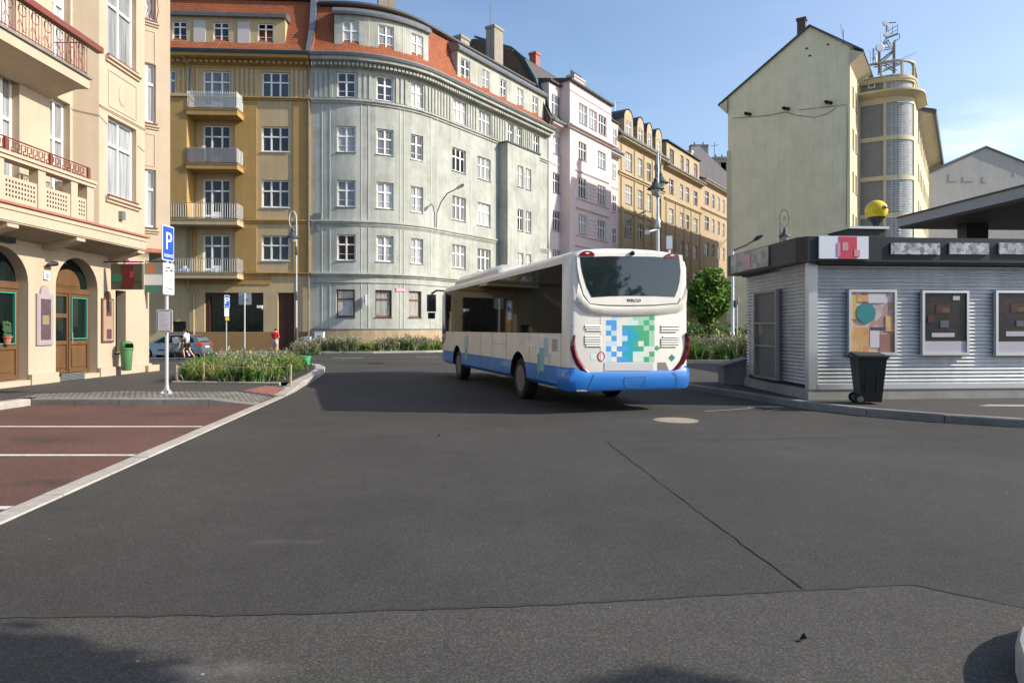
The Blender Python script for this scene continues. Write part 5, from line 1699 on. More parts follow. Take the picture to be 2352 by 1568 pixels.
MB().sweep(Path([(16.95, 30.02), (17.45, 23.0), (18.0, 15.6)]), 0, 14.4, [(-.04, cz + .44), (-.04, cz + .54), (.06, cz + .54), (.06, cz + .49)]).build('roof_edge', M['zinc_dark'], can)
for x, y in ((19.3, 28.6), (24.5, 28.9), (30, 29)): MB().box(x - .45, x + .45, y - .3, y + .3, .1, cz + .02).build('pillar', M['anthracite'], can)

# ------------------------------------------------------------------ kiosk
ki = thing('kiosk', 'corrugated aluminium kiosk with a dark sign band and framed posters', 'kiosk', (9.5, 16.3, PZ))
KF = Path([(6.34, 14.55), (15.5, 14.55)])
KS = Path([(6.52, 18.1), (6.34, 14.55)])
KSP = Path([(6.21, 18.08), (6.34, 14.55)])                  # the flank as it stands after the kiosk is turned
MB().add([(6.30, 14.52, .10), (15.6, 14.52, .10), (15.6, 18.2, .10), (6.50, 18.2, .10), (6.30, 14.52, .36), (15.6, 14.52, .36), (15.6, 18.2, .36), (6.50, 18.2, .36)], MB.BOXF).build('plinth', M['concrete'], ki)
def corrug(F, a, b, z0, z1, holes=(), per=.079, amp=.019):
    mb = MB()
    n = int((z1 - z0) / per * 8)
    prof = [(amp * math.sin(2 * math.pi * (i / 8)) - amp, z0 + (z1 - z0) * i / n) for i in range(n + 1)]
    ss = sorted({a, b} | {h[0] for h in holes} | {h[1] for h in holes})
    for p, q in zip(ss, ss[1:]):
        mb.sweep(F, p, q, prof, caps=False)
    return mb
corrug(KF, .16, KF.L, .44, 3.06).build('corrugated_wall', M['alu'], ki, smooth=60)
corrug(KS, 0, KS.L - .02, .44, 3.06).build('corrugated_wall', M['alu'], ki, smooth=60)
MB().box(6.30, 6.50, 14.505, 14.66, .36, 3.08).build('corner_post', M['alu_trim'], ki)
MB().box(6.50, 15.5, 14.50, 14.56, .36, .47).build('base_rail', M['alu_trim'], ki)
MB().box(6.62, 15.5, 14.64, 18.15, .36, 3.08).build('core', M['charcoal'], ki)
fasc = MB()
fo = [(6.10, 18.3), (6.02, 14.52), (6.16, 14.29), (15.8, 14.29), (15.8, 18.4)]
k = len(fo)
fasc.add([(x, y, 3.06) for x, y in fo] + [(x, y, 3.585) for x, y in fo], [tuple(range(k)), tuple(range(2 * k - 1, k - 1, -1))] + [(i, (i + 1) % k, k + (i + 1) % k, k + i) for i in range(k)])
fb = fasc.build('fascia', M['anthracite'], ki)
MB().box(6.45, 15.7, 14.34, 18.2, 3.02, 3.058).build('soffit', M['charcoal'], ki)
KR = rad(5)                                               # the kiosk stands turned by this much about its front corner
def kx(x, y, Y0):                                         # survey point on the (turned) kiosk front -> unturned X and height
    u = U(x)
    s_ = (u * Y0 - 6.34) / (math.cos(KR) - u * math.sin(KR))
    return 6.34 + s_, EYE + (HZ - y) / FPX * (Y0 + s_ * math.sin(KR))
def sign_panel(x0, x1, y0, y1, bits, base, name='sign_panel'):
    Yf = 14.29
    X0, Z1 = kx(x0, y0, Yf); X1, _ = kx(x1, y0, Yf); _, Z0 = kx(x0, y1, Yf)
    o = MB().box(X0, X1, Yf - .04, Yf - .003, Z0, Z1).build(name, base, ki)
    for i, (u0, u1, v0, v1, mt) in enumerate(bits):
        MB().box(X0 + (X1 - X0) * u0, X0 + (X1 - X0) * u1, Yf - .047 - .002 * i, Yf - .041, Z0 + (Z1 - Z0) * v0, Z0 + (Z1 - Z0) * v1).build('printed_panel', mt, o)
pinkish = pm('pale red print', (.56, .28, .34), .45)
sign_panel(1877, 1990, 542, 594, [(.40, .76, .0, .98, M['sign_red']), (.36, .42, .1, .7, pinkish), (.46, .58, .35, .72, pinkish), (.70, .82, .1, .4, pinkish)], M['sign_white'])
mist = print_mat('worn pale lettering', [(.26, .28, .32), (.40, .42, .46), (.16, .18, .21), (.52, .53, .57), (.33, .35, .39)], 11)
for x0, x1 in ((2042, 2154), (2176, 2266), (2290, 2400)):
    sign_panel(x0, x1, 558, 584, [], mist, 'lettering_strip')
# side sign on the left flank of the fascia
SF = Path([(6.10, 18.3), (6.02, 14.52)])
mb = MB(); mb.fbox(SF, .3, 2.5, 0.003, .035, 3.10, 3.56); o = mb.build('sign_panel', print_mat('grey side sign', [(.30, .28, .28), (.36, .33, .32), (.22, .22, .22), (.40, .36, .35)], 5), ki)
MB().fbox(SF, 1.25, 1.55, .036, .045, 3.14, 3.50).build('printed_panel', pinkish, o)
# framed posters
def poster(x0, x1, y0, y1, label, bg, bits):
    Yw = 14.55
    F = Path([(0, Yw), (20, Yw)])
    X0, Z1 = kx(x0, y0, Yw); X1, _ = kx(x1, y0, Yw); _, Z0 = kx(x0, y1, Yw)
    t = thing('poster_case', label, 'poster', (X0, Yw, Z0))
    mb = MB()
    w = .055
    mb.box(X0, X0 + w, Yw - .085, Yw - .005, Z0, Z1); mb.box(X1 - w, X1, Yw - .085, Yw - .005, Z0, Z1)
    mb.box(X0 + w, X1 - w, Yw - .085, Yw - .005, Z1 - w, Z1); mb.box(X0 + w, X1 - w, Yw - .085, Yw - .005, Z0, Z0 + w)
    mb.build('frame', M['alu_trim'], t)
    MB().box(X0 + w, X1 - w, Yw - .055, Yw - .02, Z0 + w, Z1 - w).build('print', bg, t)
    kk = 0
    for u0, u1, v0, v1, mt in bits:
        kk += .0012
        MB().box(X0 + w + (X1 - X0 - 2 * w) * u0, X0 + w + (X1 - X0 - 2 * w) * u1, Yw - .060 - kk, Yw - .054, Z0 + w + (Z1 - Z0 - 2 * w) * v0, Z0 + w + (Z1 - Z0 - 2 * w) * v1).build('printed_panel', mt, t)
    return t
c_p = print_mat('dusty pink print', [(.52, .36, .33), (.56, .44, .42), (.46, .33, .34), (.60, .42, .26), (.40, .24, .22), (.55, .50, .54), (.58, .34, .16)], 6); c_o = print_mat('orange print', [(.60, .30, .11), (.56, .34, .16), (.50, .25, .13), (.62, .38, .20)], 8)
c_t = pm('teal print', (.02, .22, .24), .6, var=.15); c_w = pm('pale print', (.58, .55, .60), .6, var=.1); c_n = pm('navy print', (.05, .05, .12), .6); c_y = pm('yellow print', (.56, .40, .14), .6, var=.1); c_m = pm('brown print', (.28, .13, .11), .6, var=.2)
pt = poster(1945, 2055, 665, 815, 'framed poster with a teal round shape on orange and pink', c_p, [(.0, .42, .0, .42, c_o), (.46, .78, .37, .42, c_n), (.44, .66, .08, .36, c_w), (.66, 1, .0, .3, c_m), (.0, .14, .55, .95, c_y), (.8, 1, .35, .6, c_o), (.4, .8, .82, .98, c_w), (.14, .40, .84, .95, c_o)])
nt_ = print_mat('near black print', [(.012, .011, .015), (.022, .014, .020), (.014, .014, .02), (.035, .016, .018), (.010, .010, .012)], 7, .3)
dkr = pm('deep red print', (.07, .012, .02), .5, var=.2); oli = pm('olive print', (.10, .07, .02), .5, var=.2); slt = pm('slate print', (.09, .10, .13), .5, var=.2)
pale_strip = pm('pale lilac strip', (.46, .45, .50), .5, var=.08)
def teal_disc(t):
    X0, Z1 = kx(1945, 665, 14.55); X1, _ = kx(2055, 665, 14.55); _, Z0 = kx(1945, 815, 14.55)
    cx_, cz_, r_ = X0 + (X1 - X0) * .36, Z0 + (Z1 - Z0) * .64, (X1 - X0) * .20
    MB().lathe([(r_, 14.475), (r_, 14.485), (0, 14.485)], (cx_, 0, cz_), 24, axis='y').build('printed_disc', c_t, t)
teal_disc(pt)
poster(2113, 2220, 667, 815, 'dark framed poster with a pale strip, second from the left on the kiosk', nt_, [(.0, 1, .0, .19, pale_strip), (.18, .72, .26, .33, pale_strip), (.28, .60, .66, .80, dkr), (.42, .60, .67, .75, oli), (.38, .58, .42, .54, slt), (.68, .84, .88, .95, pale_strip), (.08, .24, .5, .62, dkr)])
poster(2281, 2398, 667, 816, 'dark framed poster cut off by the right edge of the picture', nt_, [(.0, 1, .0, .19, pale_strip), (.18, .72, .28, .36, pale_strip), (.28, .60, .68, .82, dkr), (.44, .62, .69, .76, oli), (.40, .6, .44, .54, slt)])
# barred door in the flank
a, b = KSP.s(1742), KSP.s(1795)
dr = MB()
z0, z1 = .44, 2.58
dr.fbox(KS, a, b, .01, .05, z0, z1)
door = dr.build('door', pm('grey door skin', (.20, .195, .19), .5, .4, var=.1), ki)
mb = MB()
for q in (a, b - .06): mb.fbox(KS, q, q + .06, .05, .12, z0, z1)
for z in (z0, (z0 + z1) / 2 - .3, (z0 + z1) / 2 + .25, z1 - .06): mb.fbox(KS, a + .06, b - .06, .06, .11, z, z + .05)
n = 10
for i in range(1, n): 
    q = a + (b - a) * i / n
    mb.tube([KS.at(q, z0, .09), KS.at(q, z1, .09)], .008, 4)
mb.build('grille', pm('dull grille paint', (.30, .295, .285), .6, .2, var=.1), door)
MB().tube([KS.at(a + .1, 1.15, .14), KS.at(a + .1, 1.42, .16)], .03, 6).build('handle', M['steel_pale'], door)
mb = MB()
q0, q1 = KSP.s(1726), KSP.s(1740)
for i in range(26): mb.fbox(KS, q0, q1, .01, .035, .5 + i * .08, .55 + i * .08)
mb.fbox(KS, q0 - .02, q0 + .02, .01, .05, .45, 2.6)
mb.build('louvre', M['steel_pale'], ki)
mb = MB(); mb.fbox(KS, a + .15, a + .45, .051, .057, 1.5, 1.8); mb.build('sticker', pm('faded yellow sticker', (.36, .32, .10), .6), door)
# rooftop unit
p0, p1 = at(1951, 545, 15.6), at(2036, 524, 15.6)
MB().box(p0.x, p1.x, 15.3, 16.2, 3.585, p1.z - .04).build('roof_unit', M['charcoal'], ki)
MB().box(p0.x - .05, p1.x + .05, 15.25, 16.25, p1.z - .04, p1.z + .015).build('roof_unit_lid', M['steel_pale'], ki)
# yellow ball sign on its stalk
c = at(2033, 481, 15.6)
bs = thing('ball_sign', 'yellow ball sign on a black funnel stalk above the kiosk roof', 'sign', (c.x, c.y, 3.585))
r = 24.5 / FPX * 15.6
MB().ball(c, r, 24).build('ball', M['yellow'], bs, smooth=60)
MB().lathe([(.05, 3.58), (.05, c.z - r * 1.55), (.07, c.z - r * 1.35), (r * .55, c.z - r * .88), (r * .80, c.z - r * .62), (r * .70, c.z - r * .60), (.0, c.z - r * .8)], (c.x, c.y, 0), 18).build('stalk', M['charcoal'], bs, smooth=50)
mb = MB()
def onball(u, v): 
    x, z = u * r, v * r
    y = -math.sqrt(max(0, r * r * 1.012 - x * x - z * z))
    return c + Vector((x, y, z))
mb.tube([onball(.18 + .17 * math.cos(k * math.pi / 8), .18 + .22 * math.sin(k * math.pi / 8)) for k in range(16)], .008, 4, closed=True)
mb.tube([onball(.18 + .07 * math.cos(k * math.pi / 4), .18 + .1 * math.sin(k * math.pi / 4)) for k in range(8)], .008, 4, closed=True)
mb.tube([onball(.42 + k * .06, .17 + (.05 if k % 2 else -.03)) for k in range(8)], .010, 4)
mb.build('emblem', M['iron'], bs)
for o in [q for q in COL.objects if q.parent is None and q.name.split('.')[0] in ('kiosk', 'poster_case', 'ball_sign')]:
    v = Vector((o.location.x - 6.34, o.location.y - 14.55, 0))
    o.location.x = 6.34 + v.x * math.cos(KR) - v.y * math.sin(KR)
    o.location.y = 14.55 + v.x * math.sin(KR) + v.y * math.cos(KR)
    o.rotation_euler.z = KR
# sloping concrete wing wall beside the kiosk
ww = thing('wing_wall', 'low dark concrete wall with a sloping top behind the kiosk corner', 'wall', (6.0, 18.9, PZ))
mb = MB()
p = [(5.72, 18.45), (6.30, 18.35), (6.4, 19.1), (5.8, 19.2)]
zt = [.46, .66, .66, .46]
mb.add([(x, y, .1) for x, y in p] + [(x, y, PZ + z) for (x, y), z in zip(p, zt)], MB.BOXF)
mb.build('block', M['granite_dark'], ww)
mb = MB(); mb.add([(x + (.04 if i in (1, 2) else -.05), y + (-.05 if i < 2 else .05), PZ + z + .003) for i, ((x, y), z) in enumerate(zip(p, zt))] + [(x + (.04 if i in (1, 2) else -.05), y + (-.05 if i < 2 else .05), PZ + z + .07) for i, ((x, y), z) in enumerate(zip(p, zt))], MB.BOXF)
mb.build('coping', M['granite_dark'], ww)
# ------------------------------------------------------------------ lettering helper
def text_mb(txt, size, fn, depth=.004):
    cu = bpy.data.curves.new('letters', 'FONT')
    cu.body = txt; cu.size = size; cu.extrude = depth; cu.align_x = 'CENTER'; cu.resolution_u = 3
    ob = bpy.data.objects.new('letters', cu)
    COL.objects.link(ob)
    bpy.context.view_layer.update()
    me = bpy.data.meshes.new_from_object(ob.evaluated_get(bpy.context.evaluated_depsgraph_get()))
    mb = MB()
    mb.add([fn(*v.co) for v in me.vertices], [tuple(p.vertices) for p in me.polygons])
    bpy.data.objects.remove(ob, do_unlink=True)
    bpy.data.curves.remove(cu); bpy.data.meshes.remove(me)
    return mb

# ------------------------------------------------------------------ the city bus
BA = rad(17.6)
bf, br = Vector((-math.sin(BA), math.cos(BA), 0)), Vector((math.cos(BA), math.sin(BA), 0))
BO = Vector((1.10, 13.10, 0))
BM = Matrix(((bf.x, br.x, 0, BO.x), (bf.y, br.y, 0, BO.y), (0, 0, 1, 0), (0, 0, 0, 1)))
BW = 2.62
def rear(x, y):                                          # survey point on the rear face -> (across, height)
    u = U(x)
    b = (u * BO.y - BO.x) / (br.x - u * br.y)
    return b, EYE + (HZ - y) / FPX * (BO.y + br.y * b)
def side(x, y):                                          # survey point on the left flank -> (along, height)
    u = U(x)
    l = (u * BO.y - BO.x) / (bf.x - u * bf.y)
    return l, EYE + (HZ - y) / FPX * (BO.y + bf.y * l)
bus = thing('city_bus', 'white and blue low floor city bus turning away with a dark side window band', 'bus', BO + br * 1.31 + bf * 6)
b_white = pm('bus white paint', (.76, .73, .67), .30, var=.03, vs=1.5, coat=.4, spec=.5, streak=.05, blot=.06)
b_blue = pm('bus blue paint', (.02, .17, .56), .34, var=.06, vs=2, coat=.3, spec=.5, blot=.14)
M['rim_steel'] = pm('worn wheel steel', (.16, .155, .15), .55, .4, var=.25, vs=8)
b_dark = pm('bus underside', (.012, .012, .012), .8, var=.2)
b_glass = pm('bus tinted glass', (.006, .006, .0055), .03, var=.3, vs=1.1, spec=.16)
b_screen = pm('bus rear screen glass', (.012, .018, .022), .03, var=.3, vs=1.1, spec=1.0)
b_line = pm('bus seam', (.10, .10, .10), .7, var=.05)
b_red = pm('red lamp lens', (.16, .006, .012), .15, var=.1, coat=.6)
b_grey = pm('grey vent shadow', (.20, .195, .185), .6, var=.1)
prof = [(1.22, .46), (1.31, .55), (1.31, .90), (1.31, 1.58), (1.30, 2.90), (1.265, 3.02), (1.16, 3.13), (.95, 3.20), (.5, 3.235), (0, 3.245)]
full = [(1.31 - y, z) for y, z in prof] + [(1.31 + y, z) for y, z in reversed(prof[:-1])]
st_ = [(0, .115, .07), (.012, .07, .045), (.04, .03, .022), (.09, .008, .006), (.18, 0, 0), (2.0, 0, 0), (5, 0, 0), (9, 0, 0), (11.4, 0, 0), (11.9, .02, .02), (12.15, .09, .07), (12.3, .22, .16)]
mb = MB(BM)
k = len(full)
vs = []
for l, ins, top in st_:
    for y, z in full:
        c = (y - 1.31) * (1 - ins / 1.31) + 1.31
        vs.append((l, c, z - top * max(0, (z - 1.6) / 1.6)))
mb.v = [tuple(BM @ Vector(p)) for p in vs]
for i in range(len(st_) - 1):
    for j in range(k):
        j2 = (j + 1) % k
        za, zb = full[j][1], full[j2][1]
        mi = 1 if max(za, zb) <= .901 else 0
        if j2 == 0: mi = 2
        mb.f.append((i * k + j, i * k + j2, (i + 1) * k + j2, (i + 1) * k + j)); mb.m.append(mi)
mb.f += [tuple(range(k)), tuple((len(st_) - 1) * k + j for j in reversed(range(k)))]; mb.m += [0, 0]
body = mb.build('body', [b_white, b_blue, b_dark], bus, smooth=32)
# wheel arches are cut out of the flanks
cut = MB(BM)
for lx in (3.17, 9.55):
    for y0, y1 in ((-.2, .46), (BW - .46, BW + .2)):
        cut.lathe([(.62, y0), (.62, y1)], (lx, 0, .50), 28, 2, axis='y')
cutter = cut.build('cutter', [b_white, b_blue, b_dark], bus)
bo = body.modifiers.new('arches', 'BOOLEAN')
bo.operation = 'DIFFERENCE'; bo.object = cutter; bo.solver = 'EXACT'
bpy.context.view_layer.update()
dg = bpy.context.evaluated_depsgraph_get()
nm_ = bpy.data.meshes.new_from_object(body.evaluated_get(dg))
body.modifiers.clear()
body.data = nm_
bpy.data.objects.remove(cutter, do_unlink=True)
nm_.set_sharp_from_angle(angle=rad(32))
def rprism(poly, name, mat, out=.02, inn=-.02, par=None, smooth=None):      # polygon in survey points, raised from the rear face
    mb = MB(BM); mb.prism([rear(x, y) for x, y in poly], lambda u, v, w: (-w, u, v), inn, out)
    return mb.build(name, mat, par or bus, smooth)
def rline(pts, name, mat, r=.006, off=.004, par=None, closed=False):
    mb = MB(BM); mb.tube([(-off, *rear(x, y)) for x, y in pts], r, 5, closed=closed)
    return mb.build(name, mat, par or bus)
def sprism(poly, name, mat, out, inn):                    # the screen leans: flush at its top, proud at its foot
    mb = MB(BM); mb.prism([rear(x, y) for x, y in poly], lambda u, v, w: (-w - max(0, (3.08 - v)) * .05 * (1 if w > 0 else 0), u, v), inn, out)
    return mb.build(name, mat, bus)
# rear screen with the moulded surround
scr = [(1331, 590.5), (1400, 588.5), (1500, 589.5), (1559, 594), (1561, 622), (1558, 648), (1553, 666), (1546, 682), (1500, 680), (1440, 679.5), (1395, 680.5), (1356, 683), (1345, 660), (1337, 632), (1333, 612)]
sprism([(1324, 583), (1400, 580), (1500, 581), (1566, 586), (1569, 622), (1566, 652), (1561, 676), (1552, 696), (1500, 700), (1440, 701), (1385, 700), (1352, 697), (1338, 676), (1329, 640), (1325, 612)], 'screen_surround', b_white, .018, -.03)
sprism(scr, 'rear_window', b_screen, .024, -.02)
lip = MB(BM)
tl = [rear(x, y) for x, y in ((1326, 650), (1336, 680), (1352, 699), (1385, 703), (1440, 704), (1500, 703), (1554, 698), (1564, 680), (1570, 655))]
ml = [rear(x, y) for x, y in ((1322, 668), (1334, 696), (1352, 710), (1385, 714), (1440, 716), (1500, 714), (1556, 708), (1568, 692), (1574, 668))]
bl = [rear(x, y) for x, y in ((1320, 700), (1334, 714), (1352, 722), (1385, 726), (1440, 728), (1500, 726), (1556, 720), (1570, 712), (1577, 694))]
n = len(tl)
lip.add([(-.062, *p) for p in tl] + [(-.082, *p) for p in ml] + [(.004, *p) for p in bl], [(r_ * n + i, r_ * n + i + 1, (r_ + 1) * n + i + 1, (r_ + 1) * n + i) for r_ in range(2) for i in range(n - 1)])
lip.build('rear_lip', b_white, bus, smooth=60)
for cx_, cy_ in ((1347, 588), (1541, 593)):
    pl = [(cx_ - 17, cy_)] + [(cx_ - 17 * math.cos(math.pi * i / 10), cy_ - 12 * math.sin(math.pi * i / 10)) for i in range(1, 10)] + [(cx_ + 17, cy_)]
    lm = rprism(pl, 'marker_light', b_red, .045, -.02)
    rprism([(cx_ - 6, cy_ - 6.5), (cx_, cy_ - 8.5), (cx_ + 6, cy_ - 6.5), (cx_, cy_ - 4)], 'lens', b_white, .052, .04, lm)
lb, lz = rear(1453, 690)
text_mb('IVECO', .085, lambda x, y, z: BM @ Vector((-.066 - z, lb + x * 1.25, lz - .03 + y))).build('lettering', M['charcoal'], bus)
mb = MB(BM); p = rear(1450, 582); mb.ball((-.05, *p), (.07, .045, .05), 10); mb.build('rear_camera', M['charcoal'], bus, smooth=60)
# engine cover vents
for (x0, x1, y0, y1, ns, fl) in ((1343, 1381, 746, 761, 3, 0), (1343, 1381, 770, 797, 5, 0), (1518, 1559, 746, 764, 3, 1), (1518, 1559, 771, 798, 5, 1)):
    c = 9
    corners = [(x0, y0), (x1, y0), (x1, y1), (x0 + c, y1), (x0 + 3, y1 - 3), (x0, y1 - c)] if not fl else ([(x0, y0), (x1, y0), (x1, y1 - c), (x1 - 3, y1 - 3), (x1 - c, y1), (x0, y1)] if y0 < 760 else [(x0, y0 + c), (x0 + 3, y0 + 3), (x0 + c, y0), (x1, y0), (x1, y1 - c), (x1 - 3, y1 - 3), (x1 - c, y1), (x0, y1)])
    v = rprism(corners, 'vent', b_grey, .004, -.02)
    mb = MB(BM)
    h = (y1 - y0) / ns
    for i in range(ns):
        xa = x0 + (3 if i == ns - 1 and not fl else 0) + (4 if (fl and i == 0 and y0 > 760) else 0)
        xb = x1 - (4 if i == ns - 1 and fl else 0)
        a, b, c2, d = rear(xa, y0 + h * i), rear(xb, y0 + h * i), rear(xb, y0 + h * (i + .62)), rear(xa, y0 + h * (i + .62))
        mb.add([(-.006, *a), (-.006, *b), (-.022, *c2), (-.022, *d), (-.004, *d), (-.004, *c2)], [(0, 1, 2, 3), (3, 2, 5, 4)])
    mb.build('slats', b_white, v)
# coloured splash on the engine cover
cell, gx0, gy0 = 12.4, 1379, 711
cols_ = {'b': pm('splash blue', (.07, .30, .66), .4, var=.06), 't': pm('splash teal', (.02, .34, .44), .4, var=.08), 'g': pm('splash green', (.06, .37, .19), .4, var=.08), 'e': pm('splash pale green', (.33, .57, .40), .4, var=.06),
         's': pm('splash pale blue', (.46, .62, .76), .4, var=.05), 'm': pm('splash mist', (.56, .68, .66), .4, var=.05), 'l': pm('splash grey', (.52, .52, .53), .5, var=.05)}
cols_['w'] = b_white
art = ["wwwwwmeegw", "wwsmwmeeeg", "wbbwwmmege", "wsbwttggeg", "wbswbttgge", "wwbwsttgge", "wsswttgwge", "wbwbbttgwm", "wsbwttmmwg", "wswbbtwmge"]
mb = MB(BM)
keys = list(cols_)
nc, nr = 10, len(art)
mb.add([(-.0055, *rear(gx0 + c_ * cell, gy0 + r_ * 12.0)) for r_ in range(nr + 1) for c_ in range(nc + 1)], [])
for r_ in range(nr):
    for c_ in range(nc):
        mb.f.append((r_ * (nc + 1) + c_, r_ * (nc + 1) + c_ + 1, (r_ + 1) * (nc + 1) + c_ + 1, (r_ + 1) * (nc + 1) + c_)); mb.m.append(keys.index(art[r_][c_]))
mb.build('graphic', [cols_[k_] for k_ in keys], bus)
rprism([(1388, 833), (1500, 833), (1500, 851), (1388, 851)], 'number_plate', cols_['l'], .010, -.01)
ring = [(1381 + 7.5 * math.cos(i * math.pi / 10), 818 + 10.5 * math.sin(i * math.pi / 10)) for i in range(20)]
rline(ring, 'sticker', M['sign_red'], .010, .004, closed=True)
rprism([(1356, 812), (1368, 812), (1368, 825), (1356, 825)], 'sticker', cols_['m'], .0035, -.01)
rprism([(1543, 813), (1551, 821), (1543, 830), (1535, 821)], 'sticker', pm('diamond sticker', (.03, .22, .25), .5), .004, -.01)
rprism([(1503, 797), (1509, 793), (1517, 800), (1509, 805), (1503, 803)], 'sticker', cols_['g'], .0035, -.01)
rp_ = rprism([(1510, 832), (1529, 832), (1536, 850), (1510, 850)], 'handle_recess', b_grey, .003, -.01)
# tail lights wrap the corners as long curved blades
for pts_o, pts_i in ((((1317, 770), (1312, 785), (1311, 800), (1315, 820), (1323, 838), (1334, 850), (1347, 858)), ((1322, 768), (1321, 785), (1323, 800), (1328, 818), (1336, 833), (1346, 846), (1358, 857))),
                     (((1578, 764), (1584, 780), (1584, 798), (1579, 818), (1571, 834), (1561, 846), (1549, 850)), ((1573, 764), (1574, 782), (1572, 800), (1567, 816), (1560, 830), (1550, 843), (1541, 851)))):
    mb = MB(BM)
    o_, i_ = [rear(*p) for p in pts_o], [rear(*p) for p in pts_i]
    n = len(o_)
    dep = lambda p: .10 if p[0] < .03 else (.05 if p[0] < .06 else 0)
    vs = [(-.004 + .0, *p) for p in i_] + [(-.05, (p[0] * .5 + q[0] * .5), (p[1] + q[1]) / 2) for p, q in zip(o_, i_)] + [(-.012, *p) for p in o_] + [(.08, *p) for p in o_] + [(.08, *p) for p in i_]
    fs = [(r_ * n + i, r_ * n + i + 1, (r_ + 1) * n + i + 1, (r_ + 1) * n + i) for r_ in range(4) for i in range(n - 1)]
    mb.add(vs, fs)
    mb.build('tail_light', b_red, bus, smooth=50)
# rear bumper
mb = MB(BM)
bz = [(.445, 0), (.50, .035), (.66, .05), (.78, .045), (.815, .02)]
plan = [(.55, .005), (.25, .0), (.10, .012), (.03, .05), (-.0, .13), (-.02, .35), (-.03, 1.31), (-.02, 2.27), (0, 2.49), (.03, 2.57), (.10, 2.608), (.25, 2.62), (.55, 2.615)]
n = len(plan)
vs = []
for z, o_ in bz:
    for (l, y) in plan:
        ang = (y - 1.31) / 1.31
        sy = o_ * (1 if abs(ang) > .93 else 0) * (1 if ang > 0 else -1)
        vs.append((l - (o_ if abs(ang) < .985 else 0), y + sy, z + (.055 if abs(ang) > .9 and z > .7 else 0)))
mb.add(vs, [(r_ * n + i, r_ * n + i + 1, (r_ + 1) * n + i + 1, (r_ + 1) * n + i) for r_ in range(len(bz) - 1) for i in range(n - 1)])
bump = mb.build('bumper', b_blue, bus, smooth=50)
rline([(1430, 866), (1430, 875), (1437, 888), (1470, 889), (1477, 878), (1478, 864), (1430, 866)], 'cover_seam', b_line, .004, .082, bump)
rline([(1362, 858), (1357, 868), (1350, 892)], 'cover_seam', b_line, .005, .080, bump)
rline([(1543, 853), (1550, 864), (1556, 884)], 'cover_seam', b_line, .005, .080, bump)
mb = MB(BM); mb.tube([(-.04, *rear(1322, 897)), (-.04, *rear(1346, 897))], .020, 6); mb.build('exhaust', M['granite_dark'], bus)
# panel seams
rline([(1318, 749), (1312, 749)], 'panel_seam', b_line, .004, .0)
# flank: glazing band, seams, markers
y_ = -.006
l0 = side(1302, 700)[0] if False else .38
panes = [(.40, 2.0), (2.03, 3.95), (3.98, 5.9), (5.93, 7.85), (7.88, 9.7), (9.73, 11.25)]
for sgn in (0, 1):
    for i, (a, b) in enumerate(panes):
        yb, yo = (.0, -.008) if sgn == 0 else (BW, BW + .008)
        zb = 1.57
        tp = 2.92
        mb = MB(BM)
        mb.add([(a, yo, zb), (b, yo, zb), (b, yo + (.010 if sgn == 0 else -.010), tp), (a, yo + (.010 if sgn == 0 else -.010), tp), (a, yb + (.05 if sgn == 0 else -.05), zb), (b, yb + (.05 if sgn == 0 else -.05), zb), (b, yb + (.05 if sgn == 0 else -.05), tp), (a, yb + (.05 if sgn == 0 else -.05), tp)], [(0, 1, 2, 3), (0, 4, 5, 1), (1, 5, 6, 2), (2, 6, 7, 3), (3, 7, 4, 0)])
        mb.build('side_window', b_glass, bus)
mb = MB(BM)
mb.add([(.39, -.003, 1.56), (11.28, -.003, 1.56), (11.28, .006, 2.93), (.39, .006, 2.93)], [(0, 1, 2, 3)])
mb.add([(.39, BW + .003, 1.56), (11.28, BW + .003, 1.56), (11.28, BW - .006, 2.93), (.39, BW - .006, 2.93)], [(0, 1, 2, 3)])
mb.build('window_seal', M['rubber'], bus)
# door glazing / driver window at the front
for yo in (-.008, BW + .008):
    mb = MB(BM)
    mb.add([(11.3, yo, 1.30), (12.0, yo + (.02 if yo < 0 else -.02), 1.05), (12.05, yo + (.05 if yo < 0 else -.05), 2.86), (11.3, yo + (.012 if yo < 0 else -.012), 2.9)], [(0, 1, 2, 3)])
    mb.build('driver_window', b_glass, bus)
mb = MB(BM); mb.add([(12.31, .35, 1.1), (12.31, 2.27, 1.1), (12.20, 2.2, 2.95), (12.20, .42, 2.95)], [(0, 1, 2, 3)]); mb.build('windscreen', b_glass, bus)
for y in (.42, 2.2):
    mb = MB(BM); mb.ball((12.27, y, .8), (.06, .14, .1), 10); mb.build('headlight', M['white'], bus)
mb = MB(BM)
for l in (.42, 2.35, 4.1, 5.35, 6.6, 8.4): mb.box(l, l + .008, -.0035, .01, .9, 1.56)
for l in (1.6, 4.4, 6.6): mb.box(l, l + .008, -.0035, .01, .5, .9)
mb.box(4.1, 5.35, -.0035, .01, 1.26, 1.268)
mb.build('panel_seam', b_line, bus)
mb = MB(BM)
for i in range(9): mb.box(.62, .92, -.006, .01, 1.20 + i * .028, 1.215 + i * .028)
mb.build('side_grille', b_grey, bus)
for l, z in ((.33, .70), (2.05, .60), (4.0, .60), (5.2, .60)):
    mb = MB(BM); mb.box(l - .05, l + .05, -.016, .01, z - .03, z + .03); mb.build('side_marker', pm('amber lens', (.42, .10, .02), .3) if l > 1 else b_red, bus)
mb = MB(BM); mb.box(.30, .40, -.012, .01, .52, .68); mb.build('reflector', b_red, bus)
sh_ = {k_: pm('flank print ' + k_, c_, .4, var=.06) for k_, c_ in {'s': (.36, .50, .60), 't': (.20, .42, .52), 'm': (.52, .56, .50), 'g': (.18, .36, .24), 'e': (.34, .46, .34)}.items()}
